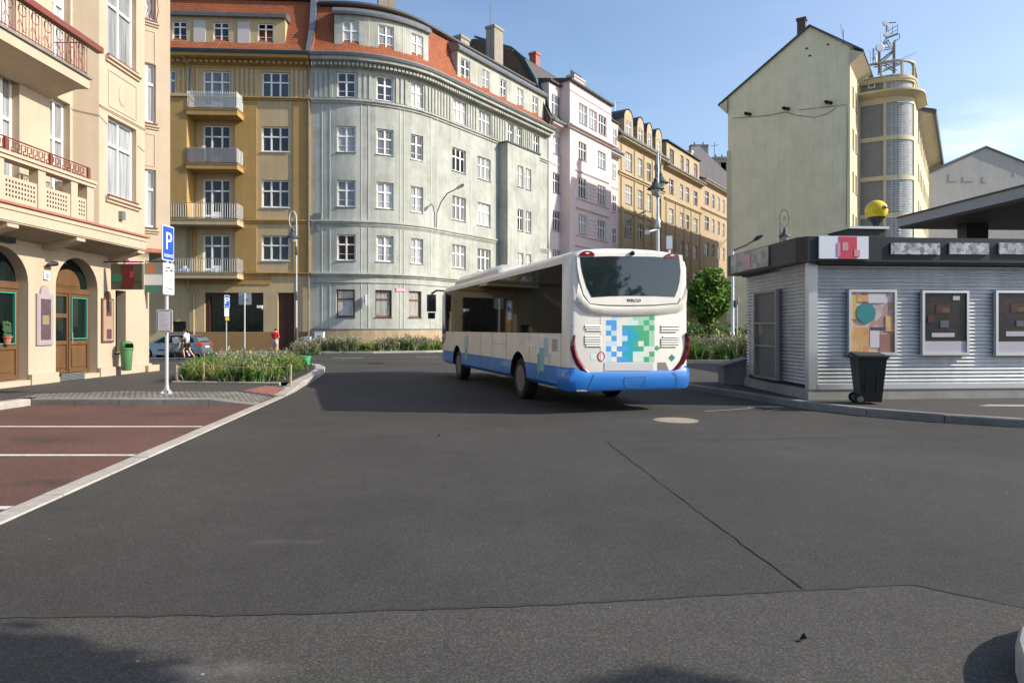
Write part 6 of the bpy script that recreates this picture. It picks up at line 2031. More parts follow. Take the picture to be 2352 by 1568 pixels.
for i, (l, z, w, h, ch) in enumerate(((1.15, 1.05, .24, .42, 's'), (1.38, .75, .3, .5, 't'), (1.0, .92, .2, .22, 'm'), (1.62, .70, .18, .42, 'g'), (8.0, 1.0, .3, .45, 'e'), (8.35, 1.05, .25, .34, 's'), (8.15, .70, .3, .36, 'g'))):
    MB(BM).box(l, l + w, -.0045 - .0006 * (i % 4), .01, z, z + h).build('graphic', sh_[ch], bus)
# roof equipment
mb = MB(BM)
def roof_box(l0, l1, y0, y1, z1, r=.14):
    pts = [(y0, 3.1), (y0, z1 - r), (y0 + r, z1), (y1 - r, z1), (y1, z1 - r), (y1, 3.1)]
    rows_ = [(l0, .0), (l0 + .25, 1.0), (l1 - .25, 1.0), (l1, .0)]
    vs = [(l, y, 3.1 + (z - 3.1) * (k * 1.0 if k else .25)) for l, k in rows_ for y, z in pts]
    m_ = len(pts)
    mb.add(vs, [(i * m_ + j, i * m_ + j + 1, (i + 1) * m_ + j + 1, (i + 1) * m_ + j) for i in range(3) for j in range(m_ - 1)] + [tuple(range(m_)), tuple(3 * m_ + j for j in reversed(range(m_)))])
roof_box(5.4, 10.9, .22, 2.40, 3.40)
roof_box(1.2, 4.2, .5, 2.12, 3.30)
mb.build('roof_pod', b_white, bus, smooth=40)
# wheels
for lx in (3.17, 9.55):
    for y0, sg in ((.05, 1), (BW - .05, -1)):
        mb = MB(BM)
        R0 = .485
        mb.lathe([(.30, y0 + sg * .02), (.42, y0 - sg * .0), (.465, y0 + sg * .03), (R0, y0 + sg * .07), (R0, y0 + sg * .25), (.45, y0 + sg * .30), (.28, y0 + sg * .30)], (lx, 0, R0 + .0), 36, axis='y')
        w = mb.build('wheel', M['rubber'], bus, smooth=35)
        mb = MB(BM)
        mb.lathe([(.315, y0 + sg * .005), (.30, y0 + sg * .03), (.27, y0 + sg * .15), (.19, y0 + sg * .17), (.17, y0 + sg * .06), (.11, y0 + sg * .05), (.10, y0 - sg * .0), (.0, y0 - sg * .005)], (lx, 0, R0), 28, axis='y')
        rim = mb.build('rim', M['rim_steel'], w, smooth=35)
        mb = MB(BM)
        for i in range(10):
            a = i * math.pi / 5
            mb.ball((lx + .165 * math.cos(a), y0 + sg * .03, R0 + .165 * math.sin(a)), .018, 6)
        mb.build('wheel_nuts', M['iron'], rim)
# mirrors
for y, sg in ((-.10, -1), (BW + .10, 1)):
    mb = MB(BM)
    mb.tube([(12.1, y - sg * .2, 3.02), (12.45, y, 3.05), (12.5, y + sg * .18, 2.92)], .035, 6)
    mb.box(12.38, 12.58, y + sg * .18 - .15, y + sg * .18 + .15, 2.28, 2.9)
    mb.box(12.40, 12.54, y + sg * .18 - .12, y + sg * .18 + .12, 2.02, 2.24)
    mb.build('mirror', M['charcoal'], bus)

# ------------------------------------------------------------------ signs
def rrect(w, h, r, n=4):
    out = []
    for cx_, cy_, a0 in ((w / 2 - r, h / 2 - r, 0), (-w / 2 + r, h / 2 - r, 90), (-w / 2 + r, -h / 2 + r, 180), (w / 2 - r, -h / 2 + r, 270)):
        for i in range(n + 1):
            a = rad(a0 + 90 * i / n)
            out.append((cx_ + r * math.cos(a), cy_ + r * math.sin(a)))
    return out

def plate(par, name, c, w, h, ang, base, edge=None, r=.03, th=.02):
    """flat sign plate centred at c, its face turned by ang from the viewer; returns (object, mapper)"""
    ax = Vector((math.cos(ang), math.sin(ang), 0)); nz = Vector((math.sin(ang), -math.cos(ang), 0))
    fn = lambda u, v, q: Vector(c) + ax * u + Vector((0, 0, v)) + nz * q
    o = MB().prism(rrect(w, h, r), fn, 0, th).build(name, edge or base, par)
    if edge: MB().prism(rrect(w - .045, h - .045, r), fn, th, th + .004).build('face', base, o)
    return o, fn

def p_sign(par, c, w, h, ang, word=True):
    o, fn = plate(par, 'parking_sign', c, w, h, ang, M['sign_blue'], M['sign_white'])
    s_ = h * .72
    text_mb('P', s_, lambda x, y, z: fn(x, y - h * .18, .030 + z)).build('letter', M['sign_white'], o)
    if word: text_mb('RESERVÉ', w * .20, lambda x, y, z: fn(x, y - h * .40, .030 + z)).build('lettering', M['sign_white'], o)
    return o, fn

# foreground sign post with parking sign and text board
b = on_ground(383, 904, PZ)
sp = thing('sign_post', 'tall parking sign post with a lower text board standing on the cobbled strip', 'sign', b)
k = b.y / FPX
zt = lambda y: EYE + (HZ - y) * k
mb = MB(); mb.lathe([(.038, PZ), (.038, zt(560))], (b.x, b.y, 0), 12); mb.build('pole', M['steel_pale'], sp, smooth=50)
mb = MB(); mb.lathe([(.15, PZ), (.15, PZ + .02), (.06, PZ + .03), (.055, PZ + .16), (.045, PZ + .18)], (b.x, b.y, 0), 12)
for i in range(4):
    a = rad(45 + 90 * i)
    mb.add([(b.x + .04 * math.cos(a), b.y + .04 * math.sin(a), PZ + .02), (b.x + .13 * math.cos(a), b.y + .13 * math.sin(a), PZ + .02), (b.x + .04 * math.cos(a), b.y + .04 * math.sin(a), PZ + .14)], [(0, 1, 2)])
    mb.ball((b.x + .11 * math.cos(a + .6), b.y + .11 * math.sin(a + .6), PZ + .03), .018, 6)
mb.build('foot', M['steel'], sp, smooth=40)
ang = rad(88)
c = Vector((b.x + .04, b.y - .05, (zt(518) + zt(601)) / 2))
p_sign(sp, c, .50, zt(520) - zt(600), ang)
c = Vector((b.x + .05, b.y - .04, (zt(606) + zt(676)) / 2))
o, fn = plate(sp, 'supplementary_plate', c, .48, zt(604) - zt(676), ang, M['sign_white'], M['steel_pale'])
mb = MB()
for (u, v, w, h) in ((-.05, .26, .2, .03), (.1, .20, .1, .05), (-.12, .18, .08, .04), (.06, .02, .02, .22), (.12, .02, .02, .22), (0, -.22, .3, .02)):
    mb.prism([(u - w / 2, v - h / 2), (u + w / 2, v - h / 2), (u + w / 2, v + h / 2), (u - w / 2, v + h / 2)], fn, .0245, .027)
mb.build('print', M['charcoal'], o)
c = Vector((b.x - .02, b.y - .06, (zt(711) + zt(763)) / 2))
o, fn = plate(sp, 'text_board', c, 36 * k, 53 * k, rad(4), M['charcoal'], M['steel_pale'], .05)
MB().prism(rrect(.285, .46, .01), fn, .0245, .028).build('paper', pm('notice paper', (.62, .58, .64), .6, var=.03), o)
mb = MB()
for i in range(15):
    w = R.uniform(.12, .24) if i not in (0,) else .22
    mb.prism([(-.12, .20 - i * .029), (-.12 + w, .20 - i * .029), (-.12 + w, .207 - i * .029), (-.12, .207 - i * .029)], fn, .0285, .0295)
mb.build('print', pm('faint print', (.34, .30, .36), .6), o)

# the two thin sign posts across the bed
def post(name, label, x, yb, ytop, Y, z0, r=.03):
    X = U(x) * Y
    t = thing(name, label, 'sign', (X, Y, z0))
    MB().lathe([(r, z0), (r, EYE + (HZ - ytop) / FPX * Y)], (X, Y, 0), 8).build('pole', M['steel_pale'], t, smooth=50)
    return t, X, lambda y: EYE + (HZ - y) / FPX * Y
t, X, zf = post('sign_post', 'thin post with a small blue parking sign and a yellow tag by the shop window', 520, 815, 682, 41.5, .05, .03)
p_sign(t, (X + .05, 41.44, (zf(678) + zf(707)) / 2), .30, zf(678) - zf(707), rad(38))
o, fn = plate(t, 'supplementary_plate', (X + .04, 41.44, (zf(707.5) + zf(727)) / 2), .26, zf(708) - zf(727), rad(38), M['sign_white'])
mb = MB()
for i in range(4): mb.prism([(-.09, .14 - i * .08), (.09, .14 - i * .08), (.09, .17 - i * .08), (-.09, .17 - i * .08)], fn, .021, .024)
mb.build('print', M['steel'], o)
plate(t, 'yellow_tag', (X + .08, 41.44, zf(732)), .22, .22, rad(20), pm('yellow tag', (.75, .45, .02), .5))
t, X, zf = post('sign_post', 'post with the grey back of a square sign in front of the shop window', 562, 818, 673, 40.5, .05, .04)
o, fn = plate(t, 'sign_back', (X - .0, 40.56, (zf(673) + zf(699)) / 2), .74, .70, rad(2), pm('galvanised sign back', (.42, .44, .45), .5, .5, var=.08), None, .04)
MB().box(X - .3, X + .3, 40.50, 40.54, zf(686) - .02, zf(686) + .02).build('clamp', M['steel'], t)

# ------------------------------------------------------------------ street lamps
def lantern(par, c, s, name='lantern'):
    """bell shaped lantern hanging from c"""
    x, y, z = c
    mb = MB()
    mb.lathe([(.03 * s, z), (.06 * s, z - .06 * s), (.10 * s, z - .08 * s), (.11 * s, z - .16 * s), (.05 * s, z - .18 * s), (.14 * s, z - .26 * s), (.20 * s, z - .40 * s), (.36 * s, z - .50 * s), (.37 * s, z - .53 * s), (.18 * s, z - .50 * s)], (x, y, 0), 14)
    o = mb.build(name, M['zinc_dark'], par, smooth=40)
    MB().lathe([(.20 * s, z - .50 * s), (.22 * s, z - .58 * s), (.17 * s, z - .74 * s), (.06 * s, z - .82 * s), (0, z - .83 * s)], (x, y, 0), 12).build('glass', pm('frosted lamp glass', (.42, .42, .38), .3, var=.05), o, smooth=60)
    return o
def hoop_lamp(label, x, ybase, ytop, Y, z0, sgn=-1, mat=None, s=1.25, hw=.24, hh=.54):
    X = U(x) * Y
    H = EYE + (HZ - ytop) / FPX * Y
    t = thing('street_lamp', label, 'street lamp', (X, Y, z0))
    r = .055
    mat = mat or M['steel_pale']
    mb = MB()
    mb.lathe([(.16, z0), (.16, z0 + .2), (.11, z0 + .35), (.12, z0 + .9), (.085, z0 + 1.5), (.09, z0 + 1.6), (r, z0 + 1.65)], (X, Y, 0), 12)
    mb.build('base', M['zinc_dark'], t, smooth=40)
    for f in (.40, .72): 
        z = z0 + (H - z0) * f
        MB().lathe([(r, z - .3), (r * 1.7, z - .2), (r * 1.2, z), (r * 1.7, z + .2), (r, z + .3)], (X, Y, 0), 10).build('collar', M['zinc_dark'], t, smooth=40)
    mb = MB()
    mb.tube([(X, Y, z0 + 1.6), (X, Y, z0 + (H - z0) * .55), (X, Y, H - hh)], [r, r * .9, r * .75], 8)
    pts = []
    for i in range(25):
        a = math.pi * (-.12 + 1.95 * i / 24)
        pts.append((X + sgn * hw * (1 - math.cos(a)), Y, H - hh + hh * math.sin(a)))
    mb.tube(pts, [.04] * 15 + [.032] * 10, 6)
    mb.tube([(X + sgn * (hw + .10 * math.cos(k * .6) * (1 - k / 22)), Y, H - hh - .05 + .18 * math.sin(k * .6) * (1 - k / 22)) for k in range(16)], .02, 5)
    mb.build('pole', mat, t, smooth=50)
    lantern(t, (X + sgn * (hw + .0), Y, H - 2 * hh - .02), s)
    return t
hoop_lamp('slim street lamp with a hooped crook and bell lantern beside the ochre entrance door', 681, 805, 485, 45.2, .1, -1)
hoop_lamp('dark hooped street lamp rising behind the kiosk in front of the windowless gable', 1792, 700, 481, 46, 0, 1, M['granite_dark'], 1.15, .30, .60)

# double lantern rising above the bus roof
Y = 31.0
X = U(1511) * Y
t = thing('street_lamp', 'ornate two lantern street lamp towering above the bus roof', 'street lamp', (X, Y, 0))
zf = lambda y: EYE + (HZ - y) / FPX * Y
mb = MB()
mb.tube([(X, Y, 0), (X, Y, zf(520)), (X, Y, zf(352))], [.10, .07, .045], 10)
for y in (514, 441): mb.lathe([(.07, zf(y) - .25), (.14, zf(y) - .15), (.10, zf(y)), (.13, zf(y) + .12), (.06, zf(y) + .25)], (X, Y, 0), 10)
mb.build('pole', M['steel'], t, smooth=50)
for sg, top, ly_ in ((-1, 362, 412), (1, 350, 387)):
    mb = MB()
    a = Vector((X, Y, zf(430)))
    lx_ = X + sg * (.20 if sg < 0 else .22)
    e = Vector((lx_, Y + sg * .5, zf(ly_)))
    pts = []
    for i in range(15):
        f = i / 14
        pts.append((X + (lx_ - X) * math.sin(f * math.pi / 2) * 1.0, Y + sg * .5 * f, zf(420) + (zf(top) - zf(420)) * math.sin(min(1, f * 1.35) * math.pi / 2) - max(0, f - .74) * (zf(top) - zf(ly_)) / .26))
    mb.tube(pts, .035, 6)
    mb.tube([(X + sg * .12 + .08 * math.cos(k * .7), Y + sg * .2, zf(top + 26) + .16 * math.sin(k * .7)) for k in range(10)], .022, 4, closed=True)
    mb.tube([(X + sg * .10 + .05 * math.cos(k * .7), Y + sg * .15, zf(top + 42) + .12 * math.sin(k * .7)) for k in range(10)], .02, 4, closed=True)
    mb.build('arm', M['zinc_dark'], t)
    lantern(t, (lx_, Y + sg * .5, zf(ly_)), 1.05)
mb = MB(); mb.tube([(X, Y, zf(527)), (X - .5, Y - .3, zf(535))], .05, 6); mb.box(X - .62, X - .44, Y - .4, Y - .2, zf(541), zf(531)); mb.build('traffic_camera', M['steel'], t)
# slim white box beside it
Y = 34.0; X = U(1537) * Y
t = thing('equipment_box', 'white box on a post just showing above the bus roof beside the lamp', 'box', (X, Y, 0))
zf = lambda y: EYE + (HZ - y) / FPX * Y
MB().tube([(X, Y, 0), (X, Y, zf(560))], .06, 6).build('post', M['steel_pale'], t)
MB().box(X - .14, X + .14, Y - .1, Y + .1, zf(572), zf(542)).build('housing', M['sign_white'], t)
# white lamp pole at the kiosk's left with a box and an arm lamp
Y = 38.0; X = U(1683) * Y
t = thing('street_lamp', 'white street lamp pole beside the kiosk with a slanting arm lamp', 'street lamp', (X, Y, 0))
zf = lambda y: EYE + (HZ - y) / FPX * Y
MB().lathe([(.14, 0), (.12, 1.4), (.085, 1.5), (.07, zf(575))], (X, Y, 0), 10).build('pole', M['sign_white'], t, smooth=50)
MB().tube([(X, Y, zf(576)), (U(1706) * Y, Y - .4, zf(566)), (U(1722) * Y, Y - .7, zf(556))], .045, 6).build('arm', M['granite_dark'], t)
MB().tube([(U(1720) * Y, Y - .7, zf(557)), (U(1727) * Y, Y - .8, zf(551)), (U(1737) * Y, Y - 1, zf(546))], [.05, .13, .05], 8).build('lamp_head', M['zinc_dark'], t)
MB().box(X + .0, X + .16, Y - .25, Y - .12, zf(706), zf(690)).build('control_box', M['zinc_dark'], t)
# give way sign seen from the side
Y = 37.0; X = U(1693) * Y
t = thing('road_sign', 'red edged triangular road sign seen almost edge on beside the white pole', 'sign', (X, Y, 0))
zf = lambda y: EYE + (HZ - y) / FPX * Y
MB().tube([(X, Y, 0), (X, Y, zf(682))], .03, 6).build('pole', M['steel'], t)
ax = Vector((math.cos(rad(70)), math.sin(rad(70)), 0)); nz = Vector((ax.y, -ax.x, 0))
tri = [(-.42, zf(682)), (.42, zf(682)), (0, zf(700))]
MB().prism(tri, lambda u, v, w: Vector((X + .04, Y - .05, v)) + ax * u + nz * w, 0, .02).build('border', M['sign_red'], t)
tri2 = [(-.28, zf(682) - .06), (.28, zf(682) - .06), (0, zf(700) + .12)]
MB().prism(tri2, lambda u, v, w: Vector((X + .04, Y - .05, v)) + ax * u + nz * w, .02, .025).build('face', M['sign_white'], t)
# arm lights on the far street facades
for x, y0, y1, F, lab in ((1434, 545, 484, F2, 'thin arm street light on the yellow house with round dormers'),):
    wall_light(F, x, 0, y0, y1 + 10, lab)
Y = 70; X = U(1655) * Y
wall_light(F4, 1655, 0, 556, 545, 'small arm street light on the last golden house')

# ------------------------------------------------------------------ bins, cabinets, small furniture
b = Vector((-12.62, 22.35, PZ + .15))
t = thing('litter_bin', 'green plastic litter bin with a domed hood hung on the peach house wall', 'bin', b)
mb = MB(); mb.lathe([(.13, 0), (.145, .02), (.19, .66), (.21, .68), (.21, .73), (.18, .74), (.16, .60), (.0, .55)], b, 20); mb.build('bucket', M['bin_green'], t, smooth=35)
mb = MB()
n = 20
hood = [(.205, .735), (.205, .80), (.19, .88), (.14, .94), (.06, .965)]
for i in range(len(hood) - 1):
    for j in range(n):
        a0, a1 = 2 * math.pi * j / n, 2 * math.pi * (j + 1) / n
        am = (a0 + a1) / 2
        if i in (0, 1) and math.cos(am - rad(-20)) > .72: continue
        p = [(hood[i][0] * math.cos(a0), hood[i][0] * math.sin(a0), hood[i][1]), (hood[i][0] * math.cos(a1), hood[i][0] * math.sin(a1), hood[i][1]), (hood[i + 1][0] * math.cos(a1), hood[i + 1][0] * math.sin(a1), hood[i + 1][1]), (hood[i + 1][0] * math.cos(a0), hood[i + 1][0] * math.sin(a0), hood[i + 1][1])]
        mb.add([Vector(q) + b for q in p], [(0, 1, 2, 3)])
mb.lathe([(.06, .964), (.0, .966)], b, n)
mb.build('hood', M['bin_green'], t, smooth=35)
MB().tube([b + Vector((-.2, 0, .55)), b + Vector((-.40, 0, .55))], .03, 6).build('bracket', M['iron'], t)
# wheelie bin
b = Vector((7.22, 13.85, PZ))
t = thing('wheelie_bin', 'black wheelie bin with its lid slightly open in front of the kiosk posters', 'bin', b)
BMx = Matrix.Translation(b) @ Matrix.Rotation(rad(-12), 4, 'Z')
mb = MB(BMx)
lo, hi = (.20, .24), (.27, .33)
def ring4(hx, hy, z, oy=0): return [(-hx, -hy + oy, z), (hx, -hy + oy, z), (hx, hy + oy, z), (-hx, hy + oy, z)]
lv = [ring4(.19, .22, .05), ring4(.20, .23, .12), ring4(.265, .30, .90), ring4(.285, .32, .91), ring4(.285, .32, .95)]
vs = [p for r_ in lv for p in r_]
mb.add(vs, [(i * 4 + j, i * 4 + (j + 1) % 4, (i + 1) * 4 + (j + 1) % 4, (i + 1) * 4 + j) for i in range(4) for j in range(4)] + [(0, 3, 2, 1), (16, 17, 18, 19)])
for s_ in (-.1, .1): mb.box(s_ - .015, s_ + .015, -.285, -.235, .25, .8)
mb.build('body', M['charcoal'], t)
mb = MB(BMx)
L0 = [(-.29, -.34, .958), (.31, -.34, .955), (.31, .34, .965), (-.29, .34, .970), (-.28, -.33, .985), (.30, -.33, .98), (.27, .30, 1.03), (-.26, .30, 1.04)]
mb.add(L0, MB.BOXF)
mb.build('lid', M['charcoal'], t)
mb = MB(BMx); mb.tube([(-.31, .20, .93), (-.40, .2, .96), (-.40, -.2, .96), (-.31, -.2, .93)], .018, 6); mb.build('handle', M['charcoal'], t)
for y in (-.20, .24):
    mb = MB(BMx)
    mb.lathe([(.05, y - .03), (.095, y - .032), (.105, y - .02), (.105, y + .02), (.095, y + .032), (.0, y + .03)], (-.20, 0, .105), 18, axis='y')
    w = mb.build('wheel', M['rubber'], t, smooth=40)
    mb = MB(BMx); mb.lathe([(.062, y - .034), (.062, y - .026), (.05, y - .030), (.0, y - .028)], (-.20, 0, .105), 16, axis='y'); mb.build('hub', M['granite_dark'], w)
# white electrical cabinets by the house corner
def cabinet(x0, x1, y0, y1, Y, label):
    X0, X1 = U(x0) * Y, U(x1) * Y
    Z1 = EYE + (HZ - y0) / FPX * Y
    t = thing('electrical_cabinet', label, 'cabinet', ((X0 + X1) / 2, Y, .1))
    MB().box(X0, X1, Y, Y + .32, .12, Z1).build('housing', M['sign_white'], t)
    mb = MB(); mb.box(X0 - .02, X1 + .02, Y - .02, Y + .34, Z1, Z1 + .04); mb.build('lid', M['sign_white'], t)
    mb = MB(); mb.box(X0 + .05, X1 - .05, Y - .008, Y - .0, .3, Z1 - .08); d = mb.build('door', pm('cabinet door', (.66, .66, .64), .5), t)
    mb = MB(); mb.box((X0 + X1) / 2 - .1, (X0 + X1) / 2 + .1, Y - .014, Y - .009, Z1 - .35, Z1 - .2); mb.build('vent', M['granite_dark'], d)
cabinet(697, 712, 775, 800, 46.6, 'small white cabinet beside the bigger one by the grey green house')
cabinet(722, 743, 763, 795, 47.2, 'larger white electrical cabinet against the sandstone plinth')
p = on_ground(700, 838, .15)
t = thing('green_bucket', 'bright green bucket at the back corner of the flower bed', 'bucket', p)
MB().lathe([(.17, 0), (.25, .34), (.26, .34), (.26, .37), (.23, .37), (.2, .2), (0, .15)], p, 16).build('body', pm('bright green plastic', (.05, .42, .16), .4), t, smooth=40)
MB().tube([(p.x - .25, p.y, p.z + .35), (p.x - .15, p.y - .1, p.z + .25), (p.x + .1, p.y - .22, p.z + .22), (p.x + .25, p.y, p.z + .35)], .01, 4).build('handle', M['steel'], t)

# ------------------------------------------------------------------ parked cars
def car(name, label, X, Y, z0, paint, k=1.0, flip=False, ang=0):
    t = thing(name, label, 'car', (X, Y, z0))
    T = Matrix.Translation((X, Y, z0)) @ Matrix.Rotation(ang, 4, 'Z') @ Matrix.Scale(k, 4)
    W = .85                                           # rear at 0, nose at -x; near flank at y = 0
    side_ = [(0.02, .30), (-.02, .55), (.0, .78), (-.06, .92), (-.30, 1.22), (-.52, 1.38), (-.8, 1.43), (-1.5, 1.47), (-2.1, 1.43), (-2.45, 1.30), (-3.05, .98), (-3.7, .84), (-4.05, .70), (-4.12, .50), (-4.10, .30), (-3.9, .22)]
    arch_ = []
    for cx_ in (-3.35, -.78):
        arch_.append([(cx_ + .36 * math.cos(math.pi - math.pi * i / 8), .28 + .36 * math.sin(math.pi * i / 8)) for i in range(9)])
    outline = side_ + [(-3.75, .22)] + arch_[0][0:] + [(-2.9, .20), (-1.25, .20)] + arch_[1] + [(-.3, .24)]
    def fn(u, v, w):
        tum = 0 if v < .88 else (v - .88) * .34
        end = .10 * max(0, min(1, (abs(u + 2.05) - 1.6) / .45)) ** 2
        yy = W - max(tum, 0) - end
        return T @ Vector((u, W + w * yy, v))
    MB().prism(outline, fn, -1, 1).build('body', paint, t, smooth=28)
    glass = M['pane_shop']
    for sg in (-1.012, 1.012):
        for poly in ([(-.45, .96), (-.55, 1.22), (-.85, 1.36), (-1.1, 1.38), (-1.1, .95)], [(-1.18, .95), (-1.18, 1.39), (-1.95, 1.38), (-1.95, .94)], [(-2.02, .94), (-2.02, 1.37), (-2.35, 1.27), (-2.85, .98)]):
            MB().prism(poly, fn, sg, sg * .99).build('side_window', glass, t)
    def strip(p0, p1, i0, i1, name, mat, o=.012):
        a0, a1 = fn(p0[0], p0[1], -i0), fn(p0[0], p0[1], i0)
        b0, b1 = fn(p1[0], p1[1], -i1), fn(p1[0], p1[1], i1)
        d = T.to_3x3() @ Vector((o, 0, o * .7))
        MB().quad(a0 + d, a1 + d, b1 + d, b0 + d).build(name, mat, t)
    strip((-.10, .96), (-.46, 1.34), .86, .88, 'rear_window', glass)
    d_ = Vector((0, 0, 0))
    strip((-2.45, 1.28), (-3.0, .98), .9, .86, 'windscreen', glass, -.02)
    for sg in (-1, 1):
        mb = MB(); c = [fn(-.02, .72, sg), fn(-.03, .94, sg), fn(-.03, .94, sg * .66), fn(.0, .72, sg * .66)]
        dd_ = T.to_3x3() @ Vector((.03, 0, 0)); sd = T.to_3x3() @ Vector((0, .012 * sg, 0))
        s1, s2 = fn(-.26, .74, sg) + sd, fn(-.30, .92, sg) + sd
        mb.add([c[0] + dd_ + sd, c[1] + dd_ + sd, c[2] + dd_, c[3] + dd_, s1, s2], [(0, 1, 2, 3), (0, 4, 5, 1)])
        mb.build('tail_light', pm('car lamp', (.50, .03, .03), .2, coat=.5), t)
        mb = MB(); c = [fn(-4.07, .62, sg), fn(-3.78, .80, sg), fn(-3.85, .78, sg * .7), fn(-4.09, .62, sg * .7)]
        mb.add([p + T.to_3x3() @ Vector((-.02, .008 * sg, .006)) for p in c], [(0, 1, 2, 3)]); mb.build('headlight', M['sign_white'], t)
    mb = MB(T); mb.box(.015, .03, W - .27, W + .27, .62, .73); mb.build('number_plate', M['sign_white'], t)
    mb = MB(T); mb.box(-.05, .05, W - .72, W + .72, .34, .52); mb.build('bumper', paint, t)
    mb = MB(T)
    for sg, y in ((-1, -.005), (1, 2 * W + .005)): mb.box(-2.62, -1.0, y - .006, y + .006, .46, .54); 
    for y in (-.12, 2 * W + .12): mb.ball((-2.7, y, .98), (.09, .10, .07), 8)
    mb.build('trim', M['charcoal'], t)
    for cx_ in (-3.35, -.78):
        for y, sg in ((.02, 1), (2 * W - .02, -1)):
            mb = MB(T); mb.lathe([(.19, y), (.27, y - .005 * sg), (.30, y + .03 * sg), (.30, y + .17 * sg), (.0, y + .18 * sg)], (cx_, 0, .30), 22, axis='y'); w = mb.build('wheel', M['rubber'], t, smooth=40)
            mb = MB(T)
            for i in range(6):
                a = i * math.pi / 3
                mb.tube([(cx_, y - .0, .30), (cx_ + .19 * math.cos(a), y - .0, .30 + .19 * math.sin(a))], [.035, .028], 4)
            mb.lathe([(.20, y + .01), (.20, y - .012), (.175, y - .012), (.175, y + .01)], (cx_, 0, .30), 20, axis='y')
            mb.build('rim', M['steel'], w)
    return t
car('parked_car', 'silver blue hatchback parked in the side street beyond the flower bed', -17.6, 38.6, 0, pm('silver blue car paint', (.20, .245, .275), .28, .55, var=.03, coat=.5), .92)
car('parked_car', 'dark blue car half hidden behind the hedge right of the bus', 16.6, 58, .1, pm('dark blue car paint', (.03, .09, .22), .28, .2, var=.03, coat=.5), 1.0)
# ------------------------------------------------------------------ planting
def leafmat(name, col, tr=.25):
    m, n, l, b = nt(name)
    b.inputs['Roughness'].default_value = .55
    b.inputs['Specular IOR Level'].default_value = .3
    tc = n.new('ShaderNodeTexCoord'); no = n.new('ShaderNodeTexNoise')
    no.inputs['Scale'].default_value = 2.5
    l.new(tc.outputs['Object'], no.inputs['Vector'])
    mx = n.new('ShaderNodeMixRGB')
    mx.inputs['Color1'].default_value = (*[c * .55 for c in col], 1); mx.inputs['Color2'].default_value = (*[c * 1.45 for c in col], 1)
    l.new(no.outputs['Fac'], mx.inputs['Fac']); l.new(mx.outputs['Color'], b.inputs['Base Color'])
    if tr:
        t = n.new('ShaderNodeBsdfTranslucent'); ms = n.new('ShaderNodeMixShader'); ms.inputs['Fac'].default_value = tr
        l.new(mx.outputs['Color'], t.inputs['Color'])
        out = n['Material Output']
        l.new(b.outputs['BSDF'], ms.inputs[1]); l.new(t.outputs['BSDF'], ms.inputs[2]); l.new(ms.outputs[0], out.inputs['Surface'])
    return m
L_ = dict(dark=leafmat('dark leaf', (.035, .085, .018)), mid=leafmat('leaf', (.085, .18, .03)), lite=leafmat('light leaf', (.19, .32, .05)), grass=leafmat('yellow green grass', (.30, .34, .09)),
          grey=leafmat('grey green stalk', (.20, .24, .13)), lav=leafmat('lavender spike', (.22, .19, .20), .1), straw=leafmat('straw stalk', (.36, .30, .17), .1), yel=leafmat('yellow blossom', (.55, .45, .08), .1), bark=pm('bark', (.10, .075, .055), .9, var=.3, vs=6, bump=.6))
LK = list(L_.keys()); LM = [L_[k] for k in LK]; LI = {k: i for i, k in enumerate(LK)}

